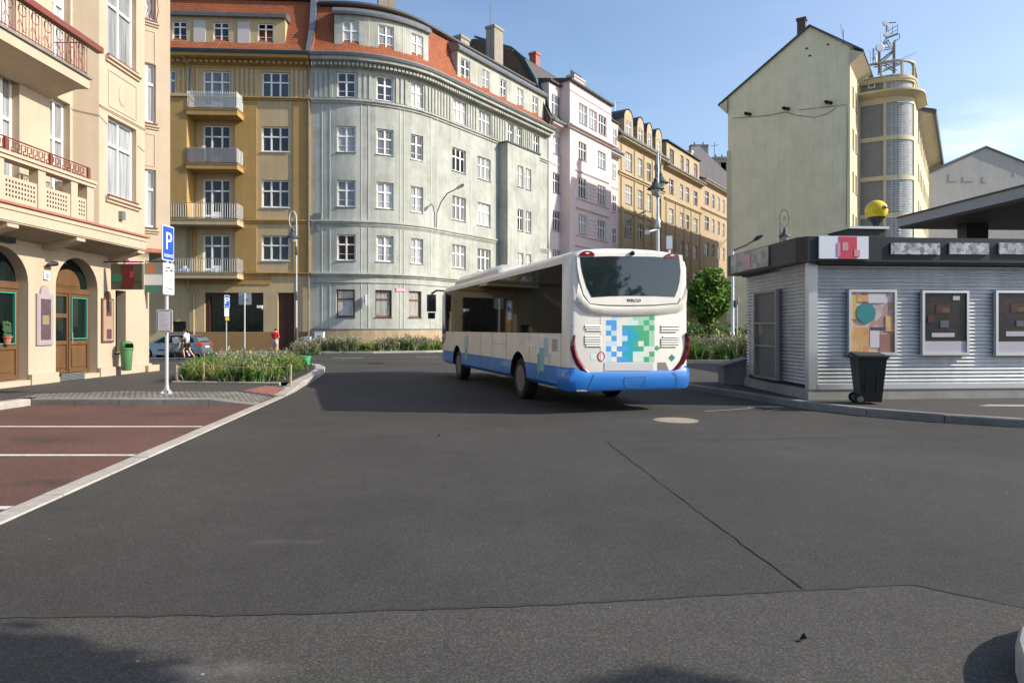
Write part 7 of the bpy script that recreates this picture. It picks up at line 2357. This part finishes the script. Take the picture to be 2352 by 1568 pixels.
def inside(p, poly):
    c = False
    j = len(poly) - 1
    for i in range(len(poly)):
        if (poly[i][1] > p[1]) != (poly[j][1] > p[1]) and p[0] < (poly[j][0] - poly[i][0]) * (p[1] - poly[i][1]) / (poly[j][1] - poly[i][1]) + poly[i][0]: c = not c
        j = i
    return c
def blade(mb, p, h, w, lean, m, bend=.5):
    a = R.uniform(0, 6.283)
    d = Vector((math.cos(lean[1]), math.sin(lean[1]), 0)) * lean[0]
    s = Vector((math.cos(a), math.sin(a), 0)) * w / 2
    p = Vector(p)
    q = p + d * h * .35 + Vector((0, 0, h * .6)); e = p + d * h * (.6 + bend) + Vector((0, 0, h * (1 - .25 * lean[0])))
    mb.add([p - s, p + s, q + s * .8, q - s * .8, e], [(0, 1, 2, 3), (3, 2, 4)], LI[m])
    return e, q
def clump(mb, c, kind, s=1.0, wk=1.0):
    if kind == 'green':
        for i in range(34):
            l = (R.uniform(.05, .7), R.uniform(0, 6.283))
            p = (c[0] + R.gauss(0, .13) * s, c[1] + R.gauss(0, .13) * s, c[2])
            e, q = blade(mb, p, R.uniform(.35, .72) * s, R.uniform(.02, .045) * wk, l, R.choice(['mid', 'mid', 'lite', 'dark']))
            for k in range(3):
                f = p if k == 0 else q
                v = Vector(p).lerp(e, R.uniform(.3, 1)) + Vector((R.gauss(0, .04), R.gauss(0, .04), R.gauss(0, .03)))
                u = Vector((R.uniform(-1, 1), R.uniform(-1, 1), R.uniform(-.4, .6))) * .05 * wk; w = Vector((-u.y, u.x, R.uniform(-.02, .03))) * .5
                mb.add([v - u, v + w, v + u, v - w], [(0, 1, 2, 3)], LI[R.choice(['mid', 'lite', 'mid', 'dark'])])
    elif kind == 'lav':
        for i in range(30):
            l = (R.uniform(.1, .6), R.uniform(0, 6.283))
            p = (c[0] + R.gauss(0, .14) * s, c[1] + R.gauss(0, .14) * s, c[2])
            h = R.uniform(.5, .95) * s
            e, q = blade(mb, p, h, .016 * wk, l, R.choice(['grey', 'grey', 'straw', 'mid']), .2)
            d = (e - q).normalized()
            m = R.choice(['lav', 'grey', 'grey', 'straw'])
            for k in range(3):
                v = e - d * .05 * k; u = Vector((R.uniform(-1, 1), R.uniform(-1, 1), 0)) * .026 * wk
                mb.add([v - u, v + u, v + u * .6 + d * .07, v - u * .6 + d * .07], [(0, 1, 2, 3)], LI[m])
        for i in range(16):
            l = (R.uniform(.2, .8), R.uniform(0, 6.283))
            blade(mb, (c[0] + R.gauss(0, .12), c[1] + R.gauss(0, .12), c[2]), R.uniform(.2, .42) * s, .028 * wk, l, R.choice(['grey', 'dark', 'mid']))
    elif kind == 'grass':
        for i in range(46):
            l = (R.uniform(.2, 1.0), R.uniform(0, 6.283))
            blade(mb, (c[0] + R.gauss(0, .06), c[1] + R.gauss(0, .06), c[2]), R.uniform(.45, .85) * s, .016 * wk, l, R.choice(['grass', 'grass', 'lite', 'straw']), .6)
    elif kind == 'low':
        for i in range(30):
            l = (R.uniform(.2, .9), R.uniform(0, 6.283))
            blade(mb, (c[0] + R.gauss(0, .17), c[1] + R.gauss(0, .17), c[2]), R.uniform(.12, .32) * s, .04 * wk, l, R.choice(['dark', 'mid', 'grey', 'dark']))
def bed(name, poly, z, n, weights, s=1.0, wk=1.0, sfn=None):
    mb = MB()
    xs, ys = [p[0] for p in poly], [p[1] for p in poly]
    k = 0
    kinds = [q for q, w in weights for _ in range(w)]
    seeds = [(R.uniform(min(xs), max(xs)), R.uniform(min(ys), max(ys)), R.choice(kinds)) for _ in range(max(6, n // 9))]
    while k < n:
        p = (R.uniform(min(xs), max(xs)), R.uniform(min(ys), max(ys)))
        if not inside(p, poly): continue
        kd = min(seeds, key=lambda q: (q[0] - p[0]) ** 2 + (q[1] - p[1]) ** 2)[2] if R.random() < .75 else R.choice(kinds)
        clump(mb, (p[0], p[1], z), kd, s * R.uniform(.62, 1.32) * (sfn(p) if sfn else 1), wk)
        clump(mb, (p[0] + R.uniform(-.2, .2), p[1] + R.uniform(-.2, .2), z), 'low', s, wk)
        k += 1
    o = mb.build(name, LM, weld=False)
    o['kind'] = 'stuff'
    return o
# near flower bed inside the kerb bend
BED = [(-9.3, 19.0), (-6.35, 18.6), (-6.55, 20.2), (-6.85, 22.0), (-7.2, 24.0), (-7.55, 25.6), (-8.1, 27.6), (-8.8, 29.2), (-10.2, 30.2), (-12.6, 30.6), (-12.0, 28.0), (-10.9, 24.4)]
sheet('soil', BED, PZ + .02, M['soil'])
inner = [(-9.2, 19.15), (-6.75, 18.9), (-7.0, 20.6), (-7.3, 22.6), (-7.8, 25), (-8.4, 27.2), (-9.2, 28.9), (-10.4, 29.9), (-12.4, 30.3), (-11.9, 28), (-10.8, 24.4)]
bed('flower_bed_plants', inner, PZ + .03, 430, [('lav', 2), ('green', 10), ('grass', 4)], .95, 1.0, lambda p: .85 if p[1] < 21 else max(.52, .95 - (p[1] - 21) * .055))
kerb('kerb', [(-9.45, 18.95), (-6.3, 18.5)], .08, PZ + .06, M['granite'], 1, 1.0)
kerb('kerb', [(-12.7, 30.7), (-12.1, 28.0), (-11.0, 24.4), (-9.4, 19.0)], .08, PZ + .06, M['granite'], 1, 1.0)
# stakes and string round the bed
tops = []
for i, (x, y, h, lab) in enumerate(((-9.35, 19.05, .50, 'weathered wooden stake at the left front corner of the flower bed'), (-8.55, 18.92, .58, 'wooden stake second from the left along the flower bed front'),
                                    (-5.98, 18.42, .55, 'wooden stake at the right front corner of the flower bed by the kerb'), (-10.95, 24.3, .55, 'wooden stake on the far left side of the flower bed'))):
    o = MB().tube([(x, y, PZ - .05), (x + R.uniform(-.02, .02), y, PZ + h)], [.035, .03], 7).build('garden_stake', M['rope'])
    tag(o, lab, 'stake', 'stakes round the flower bed')
    tops.append(Vector((x, y, PZ + h - .06)))
def sag(a, b, n=8, s=.05): return [a.lerp(b, i / n) + Vector((0, 0, -s * math.sin(math.pi * i / n))) for i in range(n + 1)]
mb = MB(); mb.tube(sag(tops[3], tops[0]) + sag(tops[0], tops[1])[1:] + sag(tops[1], tops[2])[1:], .009, 4)
tag(mb.build('string_fence', M['rope']), 'thin pale string tied between the stakes of the flower bed', 'string')
# beds across the road
farbed = [(-15.2, 46.5), (-13.5, 46.3), (-9.5, 46.5), (-6.5, 47.8), (-3.5, 50.5), (.8, 56.9), (.2, 57.4), (-4.2, 51.2), (-7, 48.7), (-9.8, 47.3), (-15.2, 47.3)]
bed('flower_bed_plants', farbed, .12, 330, [('green', 5), ('lav', 3), ('grass', 3)], .92, 1.7)
bed('flower_bed_plants', [(-13.9, 43.3), (-12.4, 43.3), (-12.6, 44.6), (-13.9, 44.6)], .05, 16, [('lav', 5), ('green', 2), ('grass', 1)], .75, 1.4)
rb = [(5.2, 34.2), (15, 34.2), (15, 38.5), (5.2, 38.5)]
bed('flower_bed_plants', rb, .12, 260, [('green', 4), ('lav', 4), ('grass', 2)], 1.25, 1.6)
def shrub(name, label, c, rx, ry, h, n, leaf=.10, mats=('dark', 'mid', 'mid', 'lite'), group=None):
    t = thing(name, label, 'shrub', c, group)
    mb = MB()
    lumps = [(Vector((R.uniform(-rx, rx) * .75, R.uniform(-ry, ry) * .7, R.uniform(.35, .85) * h)), R.uniform(.35, .6)) for _ in range(12)]
    for i in range(n):
        q, rr = R.choice(lumps)
        v = Vector((R.gauss(0, 1), R.gauss(0, 1), R.gauss(0, 1))).normalized() * R.uniform(.6, 1.05) * rr
        p = Vector(c) + q + Vector((v.x * rx * .9, v.y * ry, v.z * h * .55))
        if p.z < c[2] + .02: p.z = c[2] + R.uniform(.02, .4)
        leafquad(mb, p, leaf, R.choice(mats))
    mb.build('foliage', LM, t, weld=False)
    mb = MB()
    for i in range(5): mb.tube([Vector(c) + Vector((R.uniform(-.2, .2) * rx, R.uniform(-.2, .2) * ry, -.05)), Vector(c) + Vector((R.uniform(-.7, .7) * rx, R.uniform(-.5, .5) * ry, h * .7))], [.035, .012], 5)
    mb.build('stem', LM[LI['bark']], t)
    return t
def leafquad(mb, p, s, m):
    s *= R.uniform(.6, 1.35)
    u = Vector((R.uniform(-1, 1), R.uniform(-1, 1), R.uniform(-.8, .8))).normalized() * s
    w = Vector((R.uniform(-1, 1), R.uniform(-1, 1), R.uniform(-1, 1)))
    w = (w - u * (w.dot(u) / u.dot(u))).normalized() * s * .55
    mb.add([p - u, p - u * .1 + w, p + u, p - u * .1 - w], [(0, 1, 2, 3)], LI[m])
for x, y, rx, h, lab in ((11.4, 43.5, 1.6, 2.0, 'dense green hedge shrub beside the bus under the small tree'), (14.2, 44.2, 1.7, 1.9, 'hedge shrub right of the tree trunk behind the flower bed'), (13.0, 41.6, 1.1, 1.35, 'low rounded shrub at the foot of the white lamp pole'),
                         (8.6, 44, 1.7, 1.9, 'hedge shrub hidden mostly behind the rear of the bus'), (15.2, 40.8, 1.1, 1.9, 'yellow flowering shrub between the white pole and the kiosk')):
    shrub('hedge_shrub', lab, (x, y, .1), rx, .9, h, 1700, .10, ('dark', 'mid', 'mid', 'lite') if 'yellow' not in lab else ('mid', 'lite', 'yel', 'dark', 'grass'), 'shrubs behind the far flower bed')
def tree(name, label, base, H, clumps, n, leaf, r0=.12, lean=(0, 0), mats=('dark', 'mid', 'mid', 'lite')):
    t = thing(name, label, 'tree', base)
    b = Vector(base)
    top = b + Vector((lean[0], lean[1], H * .55))
    mb = MB()
    mb.tube([b + Vector((0, 0, -.1)), b + Vector((0, 0, .3)), b.lerp(top, .5) + Vector((.05, 0, 0)), top], [r0 * 1.5, r0, r0 * .8, r0 * .5], 9)
    for c, rr in clumps:
        s = b.lerp(top, R.uniform(.6, 1))
        e = Vector(c)
        mb.tube([s, s.lerp(e, .5) + Vector((R.uniform(-.2, .2), R.uniform(-.2, .2), .15)), e], [r0 * .4, r0 * .2, r0 * .06], 6)
    mb.build('trunk', LM[LI['bark']], t, smooth=50)
    mb = MB()
    tot = sum(rr ** 2 for _, rr in clumps)
    for c, rr in clumps:
        for i in range(int(n * rr ** 2 / tot)):
            v = Vector((R.gauss(0, 1), R.gauss(0, 1), R.gauss(0, 1))).normalized() * rr * R.uniform(.25, 1) ** .5
            if R.random() < .22: v *= R.uniform(1.1, 1.5)
            leafquad(mb, Vector(c) + Vector((v.x, v.y, v.z * .85)), leaf, R.choice(mats))
    mb.build('crown', LM, t, weld=False)
    return t
# small tree right of the bus
Y = 41.0
def tp(x, y, dy=0): return at(x, y, Y + dy)
cl = [(tp(1628, 632), .50), (tp(1618, 645, .4), .62), (tp(1645, 650, -.4), .62), (tp(1605, 662, -.3), .66), (tp(1632, 668, .5), .75), (tp(1656, 672, .2), .62), (tp(1600, 690, .3), .66), (tp(1625, 692, -.5), .75),
      (tp(1652, 694, -.2), .62), (tp(1608, 714, 0), .62), (tp(1635, 716, .3), .62), (tp(1655, 712, .4), .45), (tp(1652, 622, 0), .22), (tp(1590, 676), .4), (tp(1622, 734), .45)]
tree('broadleaf_tree', 'small bushy green tree between the bus and the kiosk', (tp(1628, 0).x, Y, .1), 5.3, cl, 4300, .15, mats=('dark', 'mid', 'lite', 'lite', 'mid'))
# street tree outside the frame: its crown shades the lower edge of the picture
sh = []
def over(X, Yg, z): return (X + (z) / math.tan(SUN_EL) * math.cos(SUN_AZ), Yg + z / math.tan(SUN_EL) * math.sin(SUN_AZ), z)
for X, Yg, z, rr in ((-2.55, 3.40, 5.0, .30), (-2.2, 3.28, 5.1, .30), (-1.75, 3.05, 5.2, .26), (-2.9, 3.15, 4.8, .42), (-3.5, 3.2, 4.9, .45), (.75, 2.98, 6.4, .30), (.45, 2.85, 6.3, .34), (1.15, 2.88, 6.5, .30), (-.6, 2.3, 6.0, .5), (-1.5, 2.0, 5.8, .7), (-2.6, 2.2, 5.2, .7), (.6, 1.9, 6.6, .8), (-.5, 1.0, 6.8, 1.0), (-2, .8, 6.4, 1.0)):
    sh.append((over(X, Yg, z), rr))
tree('broadleaf_tree', 'street tree standing out of view to the right whose shadow falls on the front asphalt', (9.6, -.4, 0), 7.0, sh, 5200, .11, .16)

# railing behind the far bed
t = thing('railing', 'thin metal railing in front of the hedge right of the bus', 'railing', (11, 40.4, .1))
mb = MB()
for z in (.55, 1.05): mb.tube([(4.5, 40.4, z), (17.5, 40.4, z)], .025, 5)
for i in range(8): mb.tube([(4.8 + i * 1.8, 40.4, .05), (4.8 + i * 1.8, 40.4, 1.05)], .03, 5)
mb.build('rails', M['steel'], t)

# ------------------------------------------------------------------ people
skin_m = pm('skin', (.50, .29, .20), .55, var=.05)
hair_m = pm('dark hair', (.03, .018, .012), .6, var=.3, vs=20)
def skinned(name, pts, edges, rads, T, mat, parent, root=0, sub=1):
    me = bpy.data.meshes.new(name)
    me.from_pydata([T @ Vector(p) for p in pts], edges, [])
    o = bpy.data.objects.new(name, me)
    COL.objects.link(o)
    sk = o.modifiers.new('skin', 'SKIN')
    sk.use_smooth_shade = True
    for i, v in enumerate(me.skin_vertices[0].data):
        r = rads[i]
        v.radius = r if isinstance(r, tuple) else (r, r)
        v.use_root = i == root
    sb = o.modifiers.new('sub', 'SUBSURF'); sb.levels = sb.render_levels = sub
    bpy.context.view_layer.update()
    m2 = bpy.data.meshes.new_from_object(o.evaluated_get(bpy.context.evaluated_depsgraph_get()))
    o.modifiers.clear()
    L = root_loc(parent)
    for v in m2.vertices: v.co = v.co - L
    o.data = m2
    m2.materials.clear(); m2.materials.append(mat)
    for p in m2.polygons: p.use_smooth = True; p.material_index = 0
    o.parent = parent
    return o
def person(label, loc, heading, shirt, shorts, pose=None, h=1.72, hair=True, shoe=None, long_hair=False):
    """heading: direction the figure faces, radians from +X"""
    t = thing('person', label, 'person', loc)
    k = h / 1.74
    T = Matrix.Translation(loc) @ Matrix.Rotation(heading - math.pi / 2, 4, 'Z') @ Matrix.Scale(k, 4)
    J = dict(pel=(0, 0, .96), spi=(0, .01, 1.16), che=(0, .0, 1.36), nek=(0, .01, 1.49), hed=(0, .03, 1.57), top=(0, .02, 1.68), nos=(0, .125, 1.60), chi=(0, .085, 1.525))
    for s, q in ((-1, 'l'), (1, 'r')):
        J.update({'sh' + q: (s * .18, 0, 1.42), 'el' + q: (s * .24, -.02, 1.13), 'wr' + q: (s * .25, .06, .88), 'pa' + q: (s * .25, .085, .81),
                  'hi' + q: (s * .095, 0, .92), 'kn' + q: (s * .10, .02, .50), 'an' + q: (s * .10, -.02, .09), 'to' + q: (s * .12, .13, .035)})
    J.update(pose or {})
    names = list(J)
    E = [('pel', 'spi'), ('spi', 'che'), ('che', 'nek'), ('nek', 'hed'), ('hed', 'top'), ('hed', 'nos'), ('hed', 'chi')]
    for q in 'lr': E += [('che', 'sh' + q), ('sh' + q, 'el' + q), ('el' + q, 'wr' + q), ('wr' + q, 'pa' + q), ('pel', 'hi' + q), ('hi' + q, 'kn' + q), ('kn' + q, 'an' + q), ('an' + q, 'to' + q)]
    rr = dict(pel=(.15, .11), spi=(.13, .10), che=(.15, .11), nek=.058, hed=.088, top=.075, nos=.018, chi=.04)
    for q in 'lr': rr.update({'sh' + q: .068, 'el' + q: .043, 'wr' + q: .030, 'pa' + q: .036, 'hi' + q: .092, 'kn' + q: .062, 'an' + q: .040, 'to' + q: .036})
    # five fingers on each hand, of different length and bend
    for q, s in (('l', -1), ('r', 1)):
        w, p = Vector(J['wr' + q]), Vector(J['pa' + q])
        d = (p - w).normalized()
        sidev = Vector((0, 1, 0)) if abs(d.z) > .6 else Vector((1, 0, 0))
        for i, (off, ln) in enumerate(((-.028, .075), (-.010, .085), (.010, .08), (.028, .062))):
            a = p + d * .03 + sidev * off; b = a + d * ln * .55; c = b + d * ln * .4 + Vector((-s * .018, 0, -.01))
            for nm, pt in zip('abc', (a, b, c)): J[f'f{q}{i}{nm}'] = tuple(pt); rr[f'f{q}{i}{nm}'] = .010 if nm != 'c' else .008
            E += [('pa' + q, f'f{q}{i}a'), (f'f{q}{i}a', f'f{q}{i}b'), (f'f{q}{i}b', f'f{q}{i}c')]
        a = w.lerp(p, .6) + sidev * .045; b = a + d * .04 + sidev * .018
        J[f'f{q}4a'], J[f'f{q}4b'] = tuple(a), tuple(b); rr[f'f{q}4a'] = .012; rr[f'f{q}4b'] = .010
        E += [('pa' + q, f'f{q}4a'), (f'f{q}4a', f'f{q}4b')]
    names = list(J); ix = {n_: i for i, n_ in enumerate(names)}
    body = skinned('body', [J[n_] for n_ in names], [(ix[a], ix[b]) for a, b in E], [rr[n_] for n_ in names], T, skin_m, t)
    def sub(name, ns, es, rads, mat):
        return skinned(name, [n_ if isinstance(n_, tuple) else J[n_] for n_ in ns], es, rads, T, mat, t)
    mid = lambda a, b, f: tuple(Vector(J[a]).lerp(Vector(J[b]), f))
    sub('shirt', [mid('pel', 'spi', .15), 'spi', 'che', mid('che', 'nek', .55), 'shl', mid('shl', 'ell', .75), 'shr', mid('shr', 'elr', .75)], [(0, 1), (1, 2), (2, 3), (2, 4), (4, 5), (2, 6), (6, 7)],
        [(.175, .135), (.165, .13), (.18, .135), .075, .092, .072, .092, .072], shirt)
    sub('shorts', [mid('pel', 'spi', .25), 'pel', 'hil', mid('hil', 'knl', .72), 'hir', mid('hir', 'knr', .72)], [(0, 1), (1, 2), (2, 3), (1, 4), (4, 5)], [(.165, .125), (.175, .13), .115, .092, .115, .092], shorts)
    for q in 'lr':
        sub('shoe', ['an' + q, mid('an' + q, 'to' + q, .6), 'to' + q], [(0, 1), (1, 2)], [.052, .05, .044], shoe or M['charcoal'])
    if hair:
        mb = MB(T)
        hx, hy, hz = J['hed']
        mb.ball((hx, hy - .022, hz + .075), (.092, .105, .095), 12)
        if long_hair: mb.tube([(hx, hy - .09, hz + .08), (hx, hy - .15, hz + .0), (hx, hy - .14, hz - .2)], [.06, .06, .02], 8)
        mb.build('hair', hair_m, t, smooth=60)
    mb = MB(T)
    hx, hy, hz = J['hed']
    for s in (-.032, .032): mb.ball((hx + s, hy + .083, hz + .045), .011, 6)
    mb.build('eyes', M['iron'], t)
    return t
red_m = pm('red cotton', (.62, .035, .035), .85, var=.08, vs=5); pale_m = pm('pale grey cotton', (.42, .44, .46), .85, var=.06); white_m = pm('white cotton', (.72, .71, .72), .85, var=.05)
black_m = pm('black cotton', (.015, .014, .016), .85, var=.1); lime_m = pm('lime green cotton', (.34, .48, .12), .85, var=.08)
p = on_ground(632, 816)
person('man in a red shirt and pale shorts by the ochre entrance door', (p.x, p.y, 0), rad(75), red_m, pale_m,
       dict(hed=(0, .09, 1.55), top=(0, .12, 1.65), nos=(0, .19, 1.57), chi=(0, .14, 1.50), ell=(-.25, .02, 1.14), wrl=(-.12, .22, 1.08), pal=(-.06, .27, 1.08), elr=(.25, .02, 1.14), wrr=(.12, .22, 1.10), par=(.06, .27, 1.10)), 1.70)
p = on_ground(431, 825)
person('woman in a white top and black shorts pushing a grey pram to the left', (p.x, p.y, 0), rad(182), white_m, black_m,
       dict(spi=(0, .04, 1.15), che=(0, .08, 1.35), nek=(0, .11, 1.48), hed=(0, .14, 1.55), top=(0, .14, 1.66), nos=(0, .24, 1.57), chi=(0, .2, 1.50), shl=(-.17, .08, 1.41), shr=(.17, .08, 1.41),
            ell=(-.22, .14, 1.14), wrl=(-.19, .38, 1.05), pal=(-.18, .44, 1.04), elr=(.22, .14, 1.14), wrr=(.19, .38, 1.05), par=(.18, .44, 1.04),
            knl=(-.1, .22, .52), anl=(-.1, .12, .14), tol=(-.1, .27, .08), knr=(.1, -.06, .50), anr=(.1, -.34, .12), tor=(.1, -.26, .035)), 1.70, long_hair=True)
# the pram in front of her
wx, wy = p.x - .62, p.y
t = thing('pram', 'grey pram with a folding hood pushed by the woman in the white top', 'pram', (wx, wy, 0))
pg = pm('grey pram cloth', (.27, .25, .24), .85, var=.08); pgl = pm('light pram hood', (.42, .40, .37), .85, var=.06)
T = Matrix.Translation((wx, wy, 0))
mb = MB(T)
for y in (-.27, .27):
    mb.tube([(.42, y, 1.02), (.05, y, .62), (-.42, y, .24)], .016, 6); mb.tube([(.30, y, .24), (-.15, y, .56)], .016, 6)
mb.tube([(.42, -.27, 1.02), (.46, -.24, 1.05), (.46, .24, 1.05), (.42, .27, 1.02)], .02, 6); mb.tube([(.30, -.27, .24), (.30, .27, .24)], .014, 5); mb.tube([(-.42, -.27, .24), (-.42, .27, .24)], .014, 5)
mb.build('chassis', M['charcoal'], t)
mb = MB(T); mb.prism([(-.48, .86), (-.44, .56), (-.32, .48), (.16, .48), (.26, .60), (.28, .86)], lambda u, v, w: (u, w, v), -.22, .22); mb.build('carrycot', pg, t)
mb = MB(T)
hp = [(.30, .84)] + [(-.02 + .33 * math.cos(rad(a)), .86 + .34 * math.sin(rad(a))) for a in range(0, 126, 18)] + [(-.06, .86)]
mb.prism(hp, lambda u, v, w: (u, w, v), -.235, .235); mb.build('hood', pgl, t)
mb = MB(T); mb.box(-.36, .24, -.22, .22, .26, .40); mb.build('basket', M['charcoal'], t)
for x, r in ((-.42, .15), (.30, .20)):
    for y in (-.31, .31):
        mb = MB(T); mb.lathe([(r - .035, y - .02), (r, y - .02), (r, y + .02), (r - .035, y + .02), (r - .035, y - .02)], (x, 0, r), 20, axis='y')
        for i in range(6):
            a = i * math.pi / 3; mb.tube([(x, y, r), (x + (r - .03) * math.cos(a), y, r + (r - .03) * math.sin(a))], .008, 4)
        mb.build('wheel', M['rubber'], t)
p = at(1655, 800, 40.0)
person('person in a lime green top and black shorts beside the white pole', (p.x, 40.9, .12), rad(200), lime_m, black_m, None, 1.7)
# someone in red at the open dormer window of the ochre house
q = FY.s(606, -.25)
c = FY.at(q, 0, -.62); zc = FY.z(606, 101, -.2)
person('person in red leaning at the open dormer window of the ochre house', (c.x, c.y, zc - .95), rad(-85), red_m, black_m,
       dict(ell=(-.3, .12, 1.12), wrl=(-.12, .25, 1.08), pal=(-.06, .27, 1.08), elr=(.3, .12, 1.12), wrr=(.12, .25, 1.08), par=(.06, .27, 1.08)), 1.62)
# ------------------------------------------------------------------ behind the viewer: a mirrored tree, plus unseen tree and houses added for reflections
for x, y, h, lab in ((30, -18, 11, 'street tree behind the viewer mirrored in the rear window of the bus'), (3, -24, 11, 'tall unseen tree added behind the viewer to be mirrored in the shop windows')):
    cl = [((x + R.uniform(-2.6, 2.6), y + R.uniform(-2.6, 2.6), h * R.uniform(.42, .92)), R.uniform(.9, 1.5)) for _ in range(14)]
    tree('broadleaf_tree', lab, (x, y, 0), h, cl, 1500, .30, .2)
for x0, x1, y, h, mm, lab in ((-34, -6, -44, 17, 'plaster_cream', 'unseen cream apartment house added behind the viewer for reflections with rows of dark windows'), (24, 60, -46, 19, 'plaster_grey', 'unseen grey apartment house added behind the viewer for reflections with rows of dark windows')):
    F = Path([(x1, y), (x0, y)])
    hh = thing('apartment_house', lab, 'building', ((x0 + x1) / 2, y, 0))
    ops = [(1.5 + i * 3, 2.9 + i * 3, 1.6 + j * 3.8, 3.6 + j * 3.8) for i in range(int((x1 - x0 - 2) / 3)) for j in range(4)]
    mb = MB(); wall(mb, F, 0, F.L, 0, h, ops, 0, .2)
    mb.add([(x0, y, h), (x1, y, h), (x1, y - 10, h), (x0, y - 10, h), (x0, y, 0), (x1, y, 0), (x1, y - 10, 0), (x0, y - 10, 0)], [(0, 3, 7, 4), (1, 5, 6, 2), (2, 6, 7, 3)])
    mb.build('wall', M[mm], hh)
    MB().fbox(F, -.01, F.L + .01, -.3, -.21, 1, h - .5).build('window_glazing', M['pane'], hh)
    MB().add([(x0 - .4, y + .5, h), (x1 + .4, y + .5, h), (x1 + .4, y - 5, h + 4), (x0 - .4, y - 5, h + 4), (x1 + .4, y - 10.5, h), (x0 - .4, y - 10.5, h)], [(0, 1, 2, 3), (3, 2, 4, 5), (1, 4, 2), (0, 3, 5)]).build('roof', M['tiles'], hh)
